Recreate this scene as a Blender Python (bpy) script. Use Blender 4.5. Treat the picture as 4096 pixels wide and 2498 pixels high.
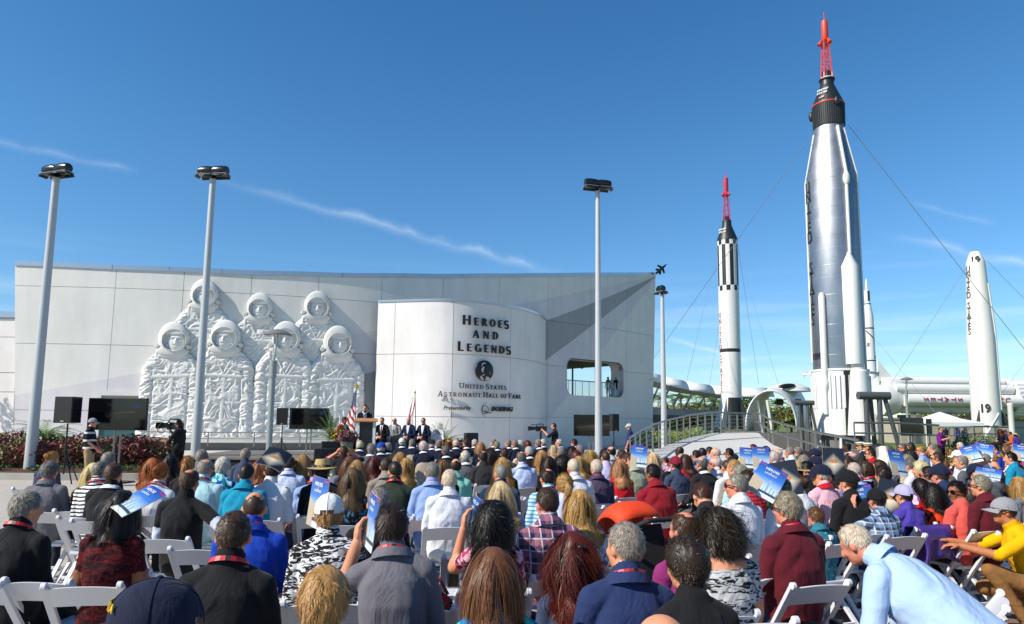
import bpy, bmesh, math, random
import numpy as np
from mathutils import Vector, Matrix, noise
random.seed(7); np.random.seed(7)
R = math.radians
scene = bpy.context.scene
for o in list(bpy.data.objects): bpy.data.objects.remove(o)
col = scene.collection

# ------------------------------------------------------------------ camera
F = 2731.0; PPX, PPY = 2048.0, 1365.0; CAMH = 1.80
PITCH = math.atan(320 / F); ROLL = R(0.66)
cam_d = bpy.data.cameras.new('camera'); cam = bpy.data.objects.new('camera', cam_d); col.objects.link(cam)
cam_d.sensor_fit = 'HORIZONTAL'; cam_d.sensor_width = 36.0; cam_d.lens = 36.0 * F / 4096.0
cam_d.shift_y = (PPY - 1249.0) / 4096.0
cam_d.clip_start = 0.05; cam_d.clip_end = 6000
CM = Matrix.Translation((0, 0, CAMH)) @ (Matrix.Rotation(math.pi / 2 + PITCH, 4, 'X') @ Matrix.Rotation(ROLL, 4, 'Z'))
cam.matrix_world = CM
scene.camera = cam
CR = CM.to_3x3()

# ------------------------------------------------------------------ sun, sky, exposure
SUN_EL = R(40.0)
sd = Vector((-0.885 * math.cos(SUN_EL), -0.466 * math.cos(SUN_EL), math.sin(SUN_EL))).normalized()   # towards the sun
sun_d = bpy.data.lights.new('sun', 'SUN'); sun = bpy.data.objects.new('sun', sun_d); col.objects.link(sun)
sun_d.energy = 5.0; sun_d.angle = R(0.53); sun_d.color = (1.0, 0.93, 0.82)
sun.rotation_euler = sd.to_track_quat('Z', 'Y').to_euler()
world = bpy.data.worlds.new('World'); scene.world = world; world.use_nodes = True
wn = world.node_tree.nodes; wl = world.node_tree.links
wn.clear()
sky = wn.new('ShaderNodeTexSky'); sky.sky_type = 'NISHITA'; sky.sun_disc = False
sky.sun_elevation = SUN_EL; sky.sun_rotation = math.atan2(sd.x, sd.y)
sky.air_density = 1.0; sky.dust_density = 0.1; sky.ozone_density = 1.6; sky.altitude = 0
bg = wn.new('ShaderNodeBackground'); bg.inputs['Strength'].default_value = 0.13
wo = wn.new('ShaderNodeOutputWorld')
tc = wn.new('ShaderNodeTexCoord')
def wnode(t, **kw):
    n = wn.new(t)
    for k, v in kw.items(): setattr(n, k, v)
    return n
def wmath(op, a, b=None, clamp=False):
    n = wnode('ShaderNodeMath', operation=op, use_clamp=clamp)
    for i, v in enumerate((a, b)):
        if v is None: continue
        if isinstance(v, (int, float)): n.inputs[i].default_value = v
        else: wl.new(v, n.inputs[i])
    return n.outputs[0]
def raydir(px, py):
    return (CR @ Vector(((px - PPX) / F, -(py - PPY) / F, -1.0))).normalized()
def wdot(vec):
    n = wnode('ShaderNodeVectorMath', operation='DOT_PRODUCT')
    wl.new(tc.outputs['Generated'], n.inputs[0]); n.inputs[1].default_value = vec
    return n.outputs['Value']
# thin vapour trails: a band about a great circle, broken up by noise
def trail(p0, p1, half, strength, seed, soft=1.0):
    a, b = raydir(*p0), raydir(*p1)
    n = a.cross(b).normalized(); t = (b - a).normalized()
    nz = wnode('ShaderNodeTexNoise'); nz.inputs['Scale'].default_value = 26; nz.inputs['Detail'].default_value = 5
    mp = wnode('ShaderNodeMapping'); mp.inputs['Location'].default_value = (seed, seed * .3, 0)
    wl.new(tc.outputs['Generated'], mp.inputs[0]); wl.new(mp.outputs[0], nz.inputs['Vector'])
    off = wmath('MULTIPLY', wmath('SUBTRACT', nz.outputs[0], 0.5), half * 1.6)
    d = wmath('ABSOLUTE', wmath('ADD', wdot(n), off))
    band = wmath('SUBTRACT', 1.0, wmath('DIVIDE', d, half), True)
    s = wdot(t); sa, sb = a.dot(t), b.dot(t); L = sb - sa
    f1 = wmath('DIVIDE', wmath('SUBTRACT', s, sa), L * 0.35, True)
    f2 = wmath('DIVIDE', wmath('SUBTRACT', sb, s), L * 0.12, True)
    br = wmath('ADD', wmath('MULTIPLY', wmath('SUBTRACT', nz.outputs[0], 0.33), 1.6, True), 0.35)
    return wmath('MULTIPLY', wmath('MULTIPLY', wmath('MULTIPLY', band, band), wmath('MULTIPLY', f1, f2)), wmath('MULTIPLY', br, strength))
acc = trail((760, 690), (2250, 1100), 0.013, 0.22, 1.0)
acc = wmath('ADD', acc, trail((3500, 930), (4500, 1150), 0.011, 0.20, 4.0))
acc = wmath('ADD', acc, trail((-300, 500), (560, 690), 0.010, 0.14, 7.0))
acc = wmath('ADD', acc, trail((2600, 1330), (3000, 1450), 0.007, 0.30, 9.0))
acc = wmath('ADD', acc, trail((3600, 800), (3990, 900), 0.007, 0.12, 12.0))
# faint veil of high cirrus near the horizon
cn = wnode('ShaderNodeTexNoise'); cn.inputs['Scale'].default_value = 3.0; cn.inputs['Detail'].default_value = 6
cm = wnode('ShaderNodeMapping'); cm.inputs['Scale'].default_value = (1, 1, 16)
wl.new(tc.outputs['Generated'], cm.inputs[0]); wl.new(cm.outputs[0], cn.inputs['Vector'])
hz = wdot(Vector((0, 0, 1)))
low = wmath('SUBTRACT', 1.0, wmath('DIVIDE', wmath('ABSOLUTE', wmath('SUBTRACT', hz, 0.10)), 0.13), True)
veil = wmath('MULTIPLY', wmath('MULTIPLY', wmath('SUBTRACT', cn.outputs[0], 0.48), 3.0, True), wmath('MULTIPLY', low, 0.30))
acc = wmath('ADD', acc, veil, True)
hs = wnode('ShaderNodeHueSaturation'); hs.inputs['Saturation'].default_value = 1.10; hs.inputs['Value'].default_value = 1.0
tr = wnode('ShaderNodeValToRGB'); wl.new(hz, tr.inputs[0]); tre = tr.color_ramp
while len(tre.elements) < 4: tre.elements.new(0.5)
for e_, (p_, c_) in zip(tre.elements, ((0.0, (.56, .69, .84)), (.14, (.58, .75, .90)), (.34, (.56, .78, .92)), (.75, (.46, .74, .92)))): e_.position = p_; e_.color = (*c_, 1)
tm = wnode('ShaderNodeMix', data_type='RGBA', blend_type='MULTIPLY'); tm.inputs[0].default_value = 1.0
wl.new(sky.outputs[0], tm.inputs[6]); wl.new(tr.outputs[0], tm.inputs[7]); wl.new(tm.outputs[2], hs.inputs['Color'])
cmix = wnode('ShaderNodeMix', data_type='RGBA'); wl.new(acc, cmix.inputs[0]); wl.new(hs.outputs[0], cmix.inputs[6])
cmix.inputs[7].default_value = (7.6, 8.0, 8.5, 1)
wl.new(cmix.outputs[2], bg.inputs['Color']); wl.new(bg.outputs[0], wo.inputs['Surface'])
vs = scene.view_settings
vs.view_transform = 'Standard'; vs.look = 'None'; vs.exposure = 0.36; vs.gamma = 1.0; vs.use_curve_mapping = False
scene.cycles.max_bounces = 6; scene.cycles.diffuse_bounces = 3; scene.cycles.glossy_bounces = 3
scene.cycles.transparent_max_bounces = 12

# ------------------------------------------------------------------ placing: photo pixel -> world point
def atY(px, py, Y):
    d = raydir(px, py); return Vector((0, 0, CAMH)) + d * (Y / d.y)
def atZ(px, py, z):
    d = raydir(px, py); return Vector((0, 0, CAMH)) + d * ((z - CAMH) / d.z)
def hor(px): return PPY + 320 + (px - PPX) * 0.0115
def gx(px, Y):   # ground position of a pixel column at depth Y
    return atY(px, hor(px), Y).x
def zat(px, py, Y): return atY(px, py, Y).z

# ------------------------------------------------------------------ mesh building
class MB:
    def __init__(s): s.v = []; s.f = []; s.m = []; s.mi = 0; s.uv = None
    def add(s, vs, fs):
        b = len(s.v); s.v.extend(tuple(p) for p in vs)
        for f in fs: s.f.append(tuple(b + i for i in f)); s.m.append(s.mi)
        return b
    def box(s, c, size, rot=None, taper=1.0):
        x, y, z = (d / 2 for d in size)
        ps = [Vector((sx * x * (taper if sz > 0 else 1), sy * y * (taper if sz > 0 else 1), sz * z)) for sz in (-1, 1) for sy in (-1, 1) for sx in (-1, 1)]
        if rot is not None: ps = [rot @ p for p in ps]
        c = Vector(c)
        s.add([p + c for p in ps], [(0, 2, 3, 1), (4, 5, 7, 6), (0, 1, 5, 4), (2, 6, 7, 3), (0, 4, 6, 2), (1, 3, 7, 5)])
        return s
    def bar(s, p0, p1, w, h=None, up=(0, 0, 1)):
        p0, p1 = Vector(p0), Vector(p1); h = h or w
        t = (p1 - p0); L = t.length; t.normalize(); up = Vector(up)
        x = t.cross(up)
        if x.length < 1e-4: x = t.cross(Vector((0, 1, 0)))
        x.normalize(); y = x.cross(t)
        rot = Matrix((x, y, t)).transposed()
        s.box((p0 + p1) / 2, (w, h, L), rot); return s
    def cyl(s, p0, p1, r0, r1=None, n=10, caps=True):
        p0, p1 = Vector(p0), Vector(p1); r1 = r0 if r1 is None else r1
        return s.tube([p0, p1], [r0, r1], n, caps)
    def tube(s, path, rad, n=8, caps=True, flat=(1, 1), xdir=None, closed=False):
        P = [Vector(p) for p in path]; m = len(P)
        if isinstance(rad, (int, float)): rad = [rad] * m
        vs = []; prev = Vector(xdir) if xdir is not None else None
        for i, p in enumerate(P):
            if closed: t = P[(i + 1) % m] - P[i - 1]
            else: t = P[min(i + 1, m - 1)] - P[max(i - 1, 0)]
            if t.length < 1e-9: t = Vector((0, 0, 1))
            t.normalize()
            if prev is None:
                prev = t.orthogonal()
            x = prev - t * prev.dot(t)
            if x.length < 1e-6: x = t.orthogonal()
            x.normalize(); y = t.cross(x); prev = x
            for k in range(n):
                a = 2 * math.pi * k / n
                vs.append(p + x * (rad[i] * flat[0] * math.cos(a)) + y * (rad[i] * flat[1] * math.sin(a)))
        fs = []
        for i in range(m if closed else m - 1):
            j = (i + 1) % m
            for k in range(n):
                k2 = (k + 1) % n
                fs.append((i * n + k, i * n + k2, j * n + k2, j * n + k))
        if caps and not closed:
            fs.append(tuple(range(n - 1, -1, -1))); fs.append(tuple((m - 1) * n + k for k in range(n)))
        s.add(vs, fs); return s
    def lathe(s, prof, n=24, c=(0, 0, 0), axis=None, caps=True):
        # prof: (radius, height) from bottom to top
        M = Matrix.Translation(c)
        if axis is not None: M = M @ Vector(axis).to_track_quat('Z', 'Y').to_matrix().to_4x4()
        vs = []
        for r, z in prof:
            for k in range(n):
                a = 2 * math.pi * k / n; vs.append(M @ Vector((r * math.cos(a), r * math.sin(a), z)))
        fs = []
        for i in range(len(prof) - 1):
            for k in range(n):
                k2 = (k + 1) % n; fs.append((i * n + k, i * n + k2, (i + 1) * n + k2, (i + 1) * n + k))
        if caps:
            fs.append(tuple(range(n - 1, -1, -1))); fs.append(tuple((len(prof) - 1) * n + k for k in range(n)))
        s.add(vs, fs); return s
    def ell(s, c, r, rot=None, n=12, m=8):
        c = Vector(c); vs = [Vector((0, 0, -r[2]))]
        for i in range(1, m):
            t = -math.pi / 2 + math.pi * i / m
            for k in range(n):
                a = 2 * math.pi * k / n
                vs.append(Vector((r[0] * math.cos(t) * math.cos(a), r[1] * math.cos(t) * math.sin(a), r[2] * math.sin(t))))
        vs.append(Vector((0, 0, r[2])))
        if rot is not None: vs = [rot @ p for p in vs]
        fs = [(0, 1 + (k + 1) % n, 1 + k) for k in range(n)]
        for i in range(m - 2):
            for k in range(n):
                k2 = (k + 1) % n; a = 1 + i * n
                fs.append((a + k, a + k2, a + n + k2, a + n + k))
        L = len(vs) - 1; a = 1 + (m - 2) * n
        fs += [(a + k, a + (k + 1) % n, L) for k in range(n)]
        s.add([p + c for p in vs], fs); return s
    def rcone(s, p0, r0, p1, r1, n=10, flat=1.0, xdir=None, h=3):
        # tapered limb with round ends; closed
        p0, p1 = Vector(p0), Vector(p1); t = (p1 - p0).normalized()
        path = []; rad = []
        for i in range(h + 1):
            a = math.pi / 2 * i / h
            path.append(p0 - t * (r0 * math.cos(a))); rad.append(max(r0 * math.sin(a), r0 * .02))
        for i in range(h + 1):
            a = math.pi / 2 * i / h
            path.append(p1 + t * (r1 * math.sin(a))); rad.append(max(r1 * math.cos(a), r1 * .02))
        s.tube(path, rad, n, True, (1, flat), xdir); return s
    def prism(s, pts, d, M=None):
        # polygon in local XY, extruded along +Z by d
        n = len(pts); M = M or Matrix.Identity(4)
        vs = [M @ Vector((x, y, 0)) for x, y in pts] + [M @ Vector((x, y, d)) for x, y in pts]
        fs = [tuple(range(n - 1, -1, -1)), tuple(range(n, 2 * n))]
        fs += [(k, (k + 1) % n, n + (k + 1) % n, n + k) for k in range(n)]
        s.add(vs, fs); return s
    def grid(s, P):
        # P[i][j] points
        n, m = len(P), len(P[0])
        s.add([p for row in P for p in row], [(i * m + j, i * m + j + 1, (i + 1) * m + j + 1, (i + 1) * m + j) for i in range(n - 1) for j in range(m - 1)])
        return s
    def mesh(s, name, mats, smooth=None, bevel=None):
        me = bpy.data.meshes.new(name); me.from_pydata(s.v, [], s.f)
        for m in mats: me.materials.append(m)
        if any(s.m): me.polygons.foreach_set('material_index', s.m)
        bm = bmesh.new(); bm.from_mesh(me)
        bmesh.ops.recalc_face_normals(bm, faces=bm.faces)
        if bevel: bmesh.ops.bevel(bm, geom=[e for e in bm.edges if len(e.link_faces) == 2 and e.calc_face_angle(0) > 0.6], offset=bevel, segments=2, affect='EDGES', profile=0.6)
        if smooth is not None:
            for f in bm.faces: f.smooth = True
            for e in bm.edges:
                e.smooth = not (len(e.link_faces) == 2 and e.calc_face_angle(0) > smooth)
        bm.to_mesh(me); bm.free()
        return me
    def obj(s, name, mats, parent=None, smooth=None, bevel=None):
        if not isinstance(mats, (list, tuple)): mats = [mats]
        return link(name, s.mesh(name, mats, smooth, bevel), parent)
SM = 0.7
def link(name, me, parent=None, loc=None, rotz=None):
    o = bpy.data.objects.new(name, me); col.objects.link(o)
    if parent is not None: o.parent = parent
    if loc is not None: o.location = loc
    if rotz is not None: o.rotation_euler = (0, 0, rotz)
    return o
def tag(o, label=None, cat=None, group=None, kind=None):
    if label: o['label'] = label
    if cat: o['category'] = cat
    if group: o['group'] = group
    if kind: o['kind'] = kind
    return o
def empty(name, loc, rotz=0, label=None, cat=None, group=None):
    o = bpy.data.objects.new(name, None); col.objects.link(o); o.location = loc; o.rotation_euler = (0, 0, rotz)
    o.empty_display_size = 0.1
    return tag(o, label, cat, group)
def kids(o): return [c for c in CH.get(o.name, [])]
CH = {}
def copy_tree(o, parent=None):
    c = o.copy(); col.objects.link(c)
    if parent is not None: c.parent = parent
    for k in o.children: copy_tree(k, c)
    return c

# ------------------------------------------------------------------ materials
_mats = {}
def hexc(h):
    h = h.lstrip('#'); c = [int(h[i:i + 2], 16) / 255 for i in (0, 2, 4)]
    return tuple(((x + .055) / 1.055) ** 2.4 if x > .04045 else x / 12.92 for x in c)
class NT:
    def __init__(s, name):
        s.m = bpy.data.materials.new(name); s.m.use_nodes = True; s.t = s.m.node_tree; s.t.nodes.clear()
        s.out = s.n('ShaderNodeOutputMaterial'); s.b = s.n('ShaderNodeBsdfPrincipled'); s.l(s.b.outputs[0], s.out.inputs[0])
        s.tc = None
    def n(s, t, **kw):
        x = s.t.nodes.new(t)
        for k, v in kw.items(): setattr(x, k, v)
        return x
    def l(s, a, b): s.t.links.new(a, b)
    def set(s, sock, v):
        if isinstance(v, bpy.types.NodeSocket): s.l(v, sock)
        else:
            if isinstance(v, tuple) and len(v) == 3 and sock.type == 'RGBA': v = (*v, 1)
            sock.default_value = v
    def co(s, kind='Object'):
        if s.tc is None: s.tc = s.n('ShaderNodeTexCoord')
        return s.tc.outputs[kind]
    def map(s, scale=(1, 1, 1), kind='Object', rot=(0, 0, 0), loc=(0, 0, 0)):
        m = s.n('ShaderNodeMapping'); s.l(s.co(kind), m.inputs[0]); m.inputs['Scale'].default_value = scale
        m.inputs['Rotation'].default_value = rot; m.inputs['Location'].default_value = loc; return m.outputs[0]
    def noise(s, scale, detail=3, vec=None, rough=0.5, dist=0):
        x = s.n('ShaderNodeTexNoise'); x.inputs['Scale'].default_value = scale; x.inputs['Detail'].default_value = detail
        x.inputs['Roughness'].default_value = rough; x.inputs['Distortion'].default_value = dist
        s.l(vec if vec is not None else s.co(), x.inputs['Vector']); return x.outputs[0]
    def math(s, op, a, b=0.0, clamp=False):
        x = s.n('ShaderNodeMath', operation=op, use_clamp=clamp); s.set(x.inputs[0], a); s.set(x.inputs[1], b); return x.outputs[0]
    def mix(s, f, a, b, mode='MIX'):
        x = s.n('ShaderNodeMix', data_type='RGBA', blend_type=mode); s.set(x.inputs[0], f); s.set(x.inputs[6], a); s.set(x.inputs[7], b); return x.outputs[2]
    def ramp(s, f, stops, interp='LINEAR'):
        x = s.n('ShaderNodeValToRGB'); s.l(f, x.inputs[0]); cr = x.color_ramp; cr.interpolation = interp
        while len(cr.elements) < len(stops): cr.elements.new(0.5)
        for e, (p, c) in zip(cr.elements, stops): e.position = p; e.color = (*c, 1) if isinstance(c, tuple) else (c, c, c, 1)
        return x.outputs[0]
    def sep(s, vec):
        x = s.n('ShaderNodeSeparateXYZ'); s.l(vec, x.inputs[0]); return x.outputs
    def bump(s, h, strength, dist=0.01, prev=None):
        x = s.n('ShaderNodeBump'); x.inputs['Strength'].default_value = strength; x.inputs['Distance'].default_value = dist
        s.l(h, x.inputs['Height'])
        if prev is not None: s.l(prev, x.inputs['Normal'])
        return x.outputs[0]
    def done(s, color=None, rough=0.6, metal=0.0, normal=None, spec=None, **kw):
        if color is not None: s.set(s.b.inputs['Base Color'], color)
        s.set(s.b.inputs['Roughness'], rough); s.set(s.b.inputs['Metallic'], metal)
        if normal is not None: s.l(normal, s.b.inputs['Normal'])
        if spec is not None: s.set(s.b.inputs['Specular IOR Level'], spec)
        for k, v in kw.items(): s.set(s.b.inputs[k.replace('_', ' ')], v)
        return s.m
def plain(name, c, rough=0.5, metal=0.0, var=0.10, nscale=3.0, bump=0.0, bscale=60, spec=None):
    if name in _mats: return _mats[name]
    if isinstance(c, str): c = hexc(c)
    t = NT(name)
    f = t.noise(nscale, 5)
    colr = t.mix(f, tuple(x * (1 - var) for x in c), tuple(min(1, x * (1 + var)) for x in c))
    r = t.math('ADD', t.math('MULTIPLY', t.noise(nscale * 2.7, 3), 0.16), max(rough - 0.08, 0.02))
    nm = t.bump(t.noise(bscale, 3), bump, 0.01) if bump else None
    _mats[name] = t.done(colr, r, metal, nm, spec); return _mats[name]
# ================================================================== PEOPLE: bodies
SKINS = {'f': '#c98d6c', 't': '#b3754f', 'd': '#4a2a1c', 'm': '#8a5a3c', 'r': '#c6826a'}
def skin_mat(k):
    n = 'skin_' + k
    if n in _mats: return _mats[n]
    t = NT(n); c = hexc(SKINS[k])
    f = t.noise(9, 4)
    cc = t.mix(f, tuple(x * .86 for x in c), tuple(min(1, x * 1.12) for x in c))
    rd = t.math('MULTIPLY', t.noise(4, 2), 0.35, True)
    cc = t.mix(rd, cc, (min(1, c[0] * 1.05), c[1] * .72, c[2] * .66))
    nm = t.bump(t.noise(160, 2), 0.12, 0.004)
    _mats[n] = t.done(cc, 0.52, 0, nm, 0.35, Subsurface_Weight=0.06, Subsurface_Scale=0.02); return _mats[n]
def cloth_bump(t, k=1.0):
    v = t.map((1, 1, .55))
    a = t.noise(7, 4, v, .55, 1.2); b = t.noise(2.6, 2, None, .5, .8)
    n1 = t.bump(t.math('ADD', a, t.math('MULTIPLY', b, 1.3)), 0.55 * k, 0.028)
    return t.bump(t.noise(420, 1), 0.10, 0.002, n1)
def objcol(t):
    x = t.n('ShaderNodeObjectInfo'); return x.outputs['Color'], x.outputs['Alpha'], x.outputs['Random']
def cloth_plain():
    if 'cloth' in _mats: return _mats['cloth']
    t = NT('cloth'); c, a, r = objcol(t)
    f = t.noise(5, 4)
    cc = t.mix(f, t.mix(1.0, c, (.86, .86, .86), 'MULTIPLY'), c)
    _mats['cloth'] = t.done(cc, 0.86, 0, cloth_bump(t), 0.22, Sheen_Weight=0.06); return _mats['cloth']
def cloth_pat(kind, c1, c2, c3=None, s=1.0):
    key = ('cp', kind, c1, c2, c3, s)
    if key in _mats: return _mats[key]
    t = NT('fabric_' + kind); a, b = hexc(c1), hexc(c2); c = hexc(c3) if c3 else b
    co = t.sep(t.co())
    warp = t.math('MULTIPLY', t.math('SUBTRACT', t.noise(5, 2), .5), 0.03)
    zz = t.math('ADD', co[2], warp); xx = t.math('ADD', co[0], warp)
    def band(v, freq, duty):
        fr = t.math('FRACT', t.math('MULTIPLY', v, freq)); return t.math('LESS_THAN', fr, duty)
    if kind == 'stripe': cc = t.mix(band(zz, 26 * s, .42), a, b)
    elif kind == 'widestripe': cc = t.mix(band(zz, 13 * s, .5), a, t.mix(band(zz, 6.5 * s, .5), b, c))
    elif kind == 'pin': cc = t.mix(band(xx, 60 * s, .35), a, b)
    elif kind == 'check':
        f = t.math('MULTIPLY', t.math('ADD', band(zz, 55 * s, .4), band(xx, 55 * s, .4)), .5); cc = t.mix(f, a, b)
    elif kind == 'plaid':
        f = t.math('MULTIPLY', t.math('ADD', band(zz, 13 * s, .5), band(xx, 13 * s, .5)), .5)
        cc = t.mix(f, a, b); l = t.math('MAXIMUM', band(zz, 13 * s, .12), band(xx, 13 * s, .12)); cc = t.mix(t.math('MULTIPLY', l, .75), cc, c)
    elif kind == 'dots':
        v = t.n('ShaderNodeTexVoronoi'); v.inputs['Scale'].default_value = 17 * s; t.l(t.co(), v.inputs['Vector'])
        cc = t.mix(t.math('LESS_THAN', v.outputs['Distance'], .16), a, b)
    elif kind == 'tiger':
        n1 = t.noise(16 * s, 3, t.map((1, 1, 3.2)), .6, 1.5); cc = t.ramp(n1, [(0, a), (.46, a), (.5, b), (1, b)])
    else:  # print
        v = t.n('ShaderNodeTexVoronoi'); v.inputs['Scale'].default_value = 26 * s; v.inputs['Randomness'].default_value = 1
        wv = t.n('ShaderNodeVectorMath', operation='ADD'); t.l(t.co(), wv.inputs[0])
        nn = t.n('ShaderNodeTexNoise'); nn.inputs['Scale'].default_value = 22; t.l(t.co(), nn.inputs['Vector'])
        sc = t.n('ShaderNodeVectorMath', operation='SCALE'); sc.inputs['Scale'].default_value = .06; t.l(nn.outputs['Color'], sc.inputs[0]); t.l(sc.outputs[0], wv.inputs[1])
        t.l(wv.outputs[0], v.inputs['Vector'])
        cc = t.ramp(t.sep(v.outputs['Color'])[0], [(0, a), (.4, a), (.42, b), (.7, b), (.72, c), (1, c)], 'CONSTANT')
    _mats[key] = t.done(cc, 0.85, 0, cloth_bump(t), 0.22); return _mats[key]
def solid_cloth(h):
    key = 'sc' + h
    if key not in _mats:
        t = NT('fabric'); c = hexc(h); f = t.noise(6, 4)
        _mats[key] = t.done(t.mix(f, tuple(x * .85 for x in c), c), .88, 0, cloth_bump(t, .8), .2)
    return _mats[key]
M_lip = plain('lips', '#9a4f45', .45); M_eye = plain('eye_dark', '#1d1512', .25)
M_shoe = plain('shoe', '#231f1d', .5)

def frame(o, zdir, fwd):
    z = Vector(zdir).normalized(); y = Vector(fwd); y = (y - z * y.dot(z)).normalized(); x = y.cross(z)
    m = Matrix((x, y, z)).transposed().to_4x4(); m.translation = Vector(o); return m

def add_hand(mb, segs, side, wrist, d, palm, curl=0.5, spread=0.18, name='hand'):
    # d: pointing direction, palm: palm normal
    d = Vector(d).normalized(); n = Vector(palm); n = (n - d * n.dot(d)).normalized()
    lat = d.cross(n) * side           # towards the thumb
    w = Vector(wrist)
    mb.ell(w + d * .05, (.021, .058, .040), Matrix((n, d, lat)).transposed(), 10, 8)
    ln = [.072, .082, .077, .060]
    for k in range(4):
        off = lat * (.031 - .0205 * k)
        b = w + d * .095 + off; a = curl * .9
        d1 = (d * math.cos(a) + n * math.sin(a) + lat * spread * (.5 - k / 3) * .6).normalized()
        a2 = curl * 1.9
        d2 = (d * math.cos(a2) + n * math.sin(a2)).normalized()
        m_ = b + d1 * ln[k] * .52
        mb.rcone(b - d * .02, .0105, m_, .0098, 7); mb.rcone(m_, .0098, m_ + d2 * ln[k] * .5, .0082, 7)
    tb = w + d * .03 + lat * .028
    t1 = (d * .62 + lat * .72 + n * .25).normalized(); tm = tb + t1 * .042
    t2 = (d * .85 + lat * .2 + n * (.2 + curl * .5)).normalized()
    mb.rcone(tb - t1 * .01, .0135, tm, .0115, 7); mb.rcone(tm, .0115, tm + t2 * .034, .0092, 7)
    segs.append((name, w, w + d * .18, .05))

HS = .925
def add_head(mb, segs, HM, big=1.0):
    R3 = HM.to_3x3()
    def P(x, y, z): return HM @ Vector((x, y, z))
    def E(c, r): mb.ell(P(*c), r, R3, 16, 12)   # R3 carries the head scale
    E((0, -.010, .022), (.0745, .094, .096)); E((0, .018, -.045), (.057, .068, .074)); E((0, .052, -.088), (.032, .034, .028))
    E((0, .074, .030), (.046, .016, .012)); E((.034, .066, -.028), (.022, .020, .024)); E((-.034, .066, -.028), (.022, .020, .024))
    mb.rcone(P(0, .088, .020), .008, P(0, .108, -.030), .0135, 8)
    E((.011, .094, -.034), (.010, .012, .008)); E((-.011, .094, -.034), (.010, .012, .008))
    E((0, .086, -.060), (.023, .010, .0085))
    for s in (-1, 1):
        mb.ell(P(s * .079, -.012, -.010), (.011, .021, .031), R3 @ Matrix.Rotation(-s * .35, 3, 'Z'), 10, 8)
        E((s * .031, .0765, .008), (.0125, .010, .008))
    segs.append(('head', P(0, 0, .03), P(0, .02, -.05), .085))

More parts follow.
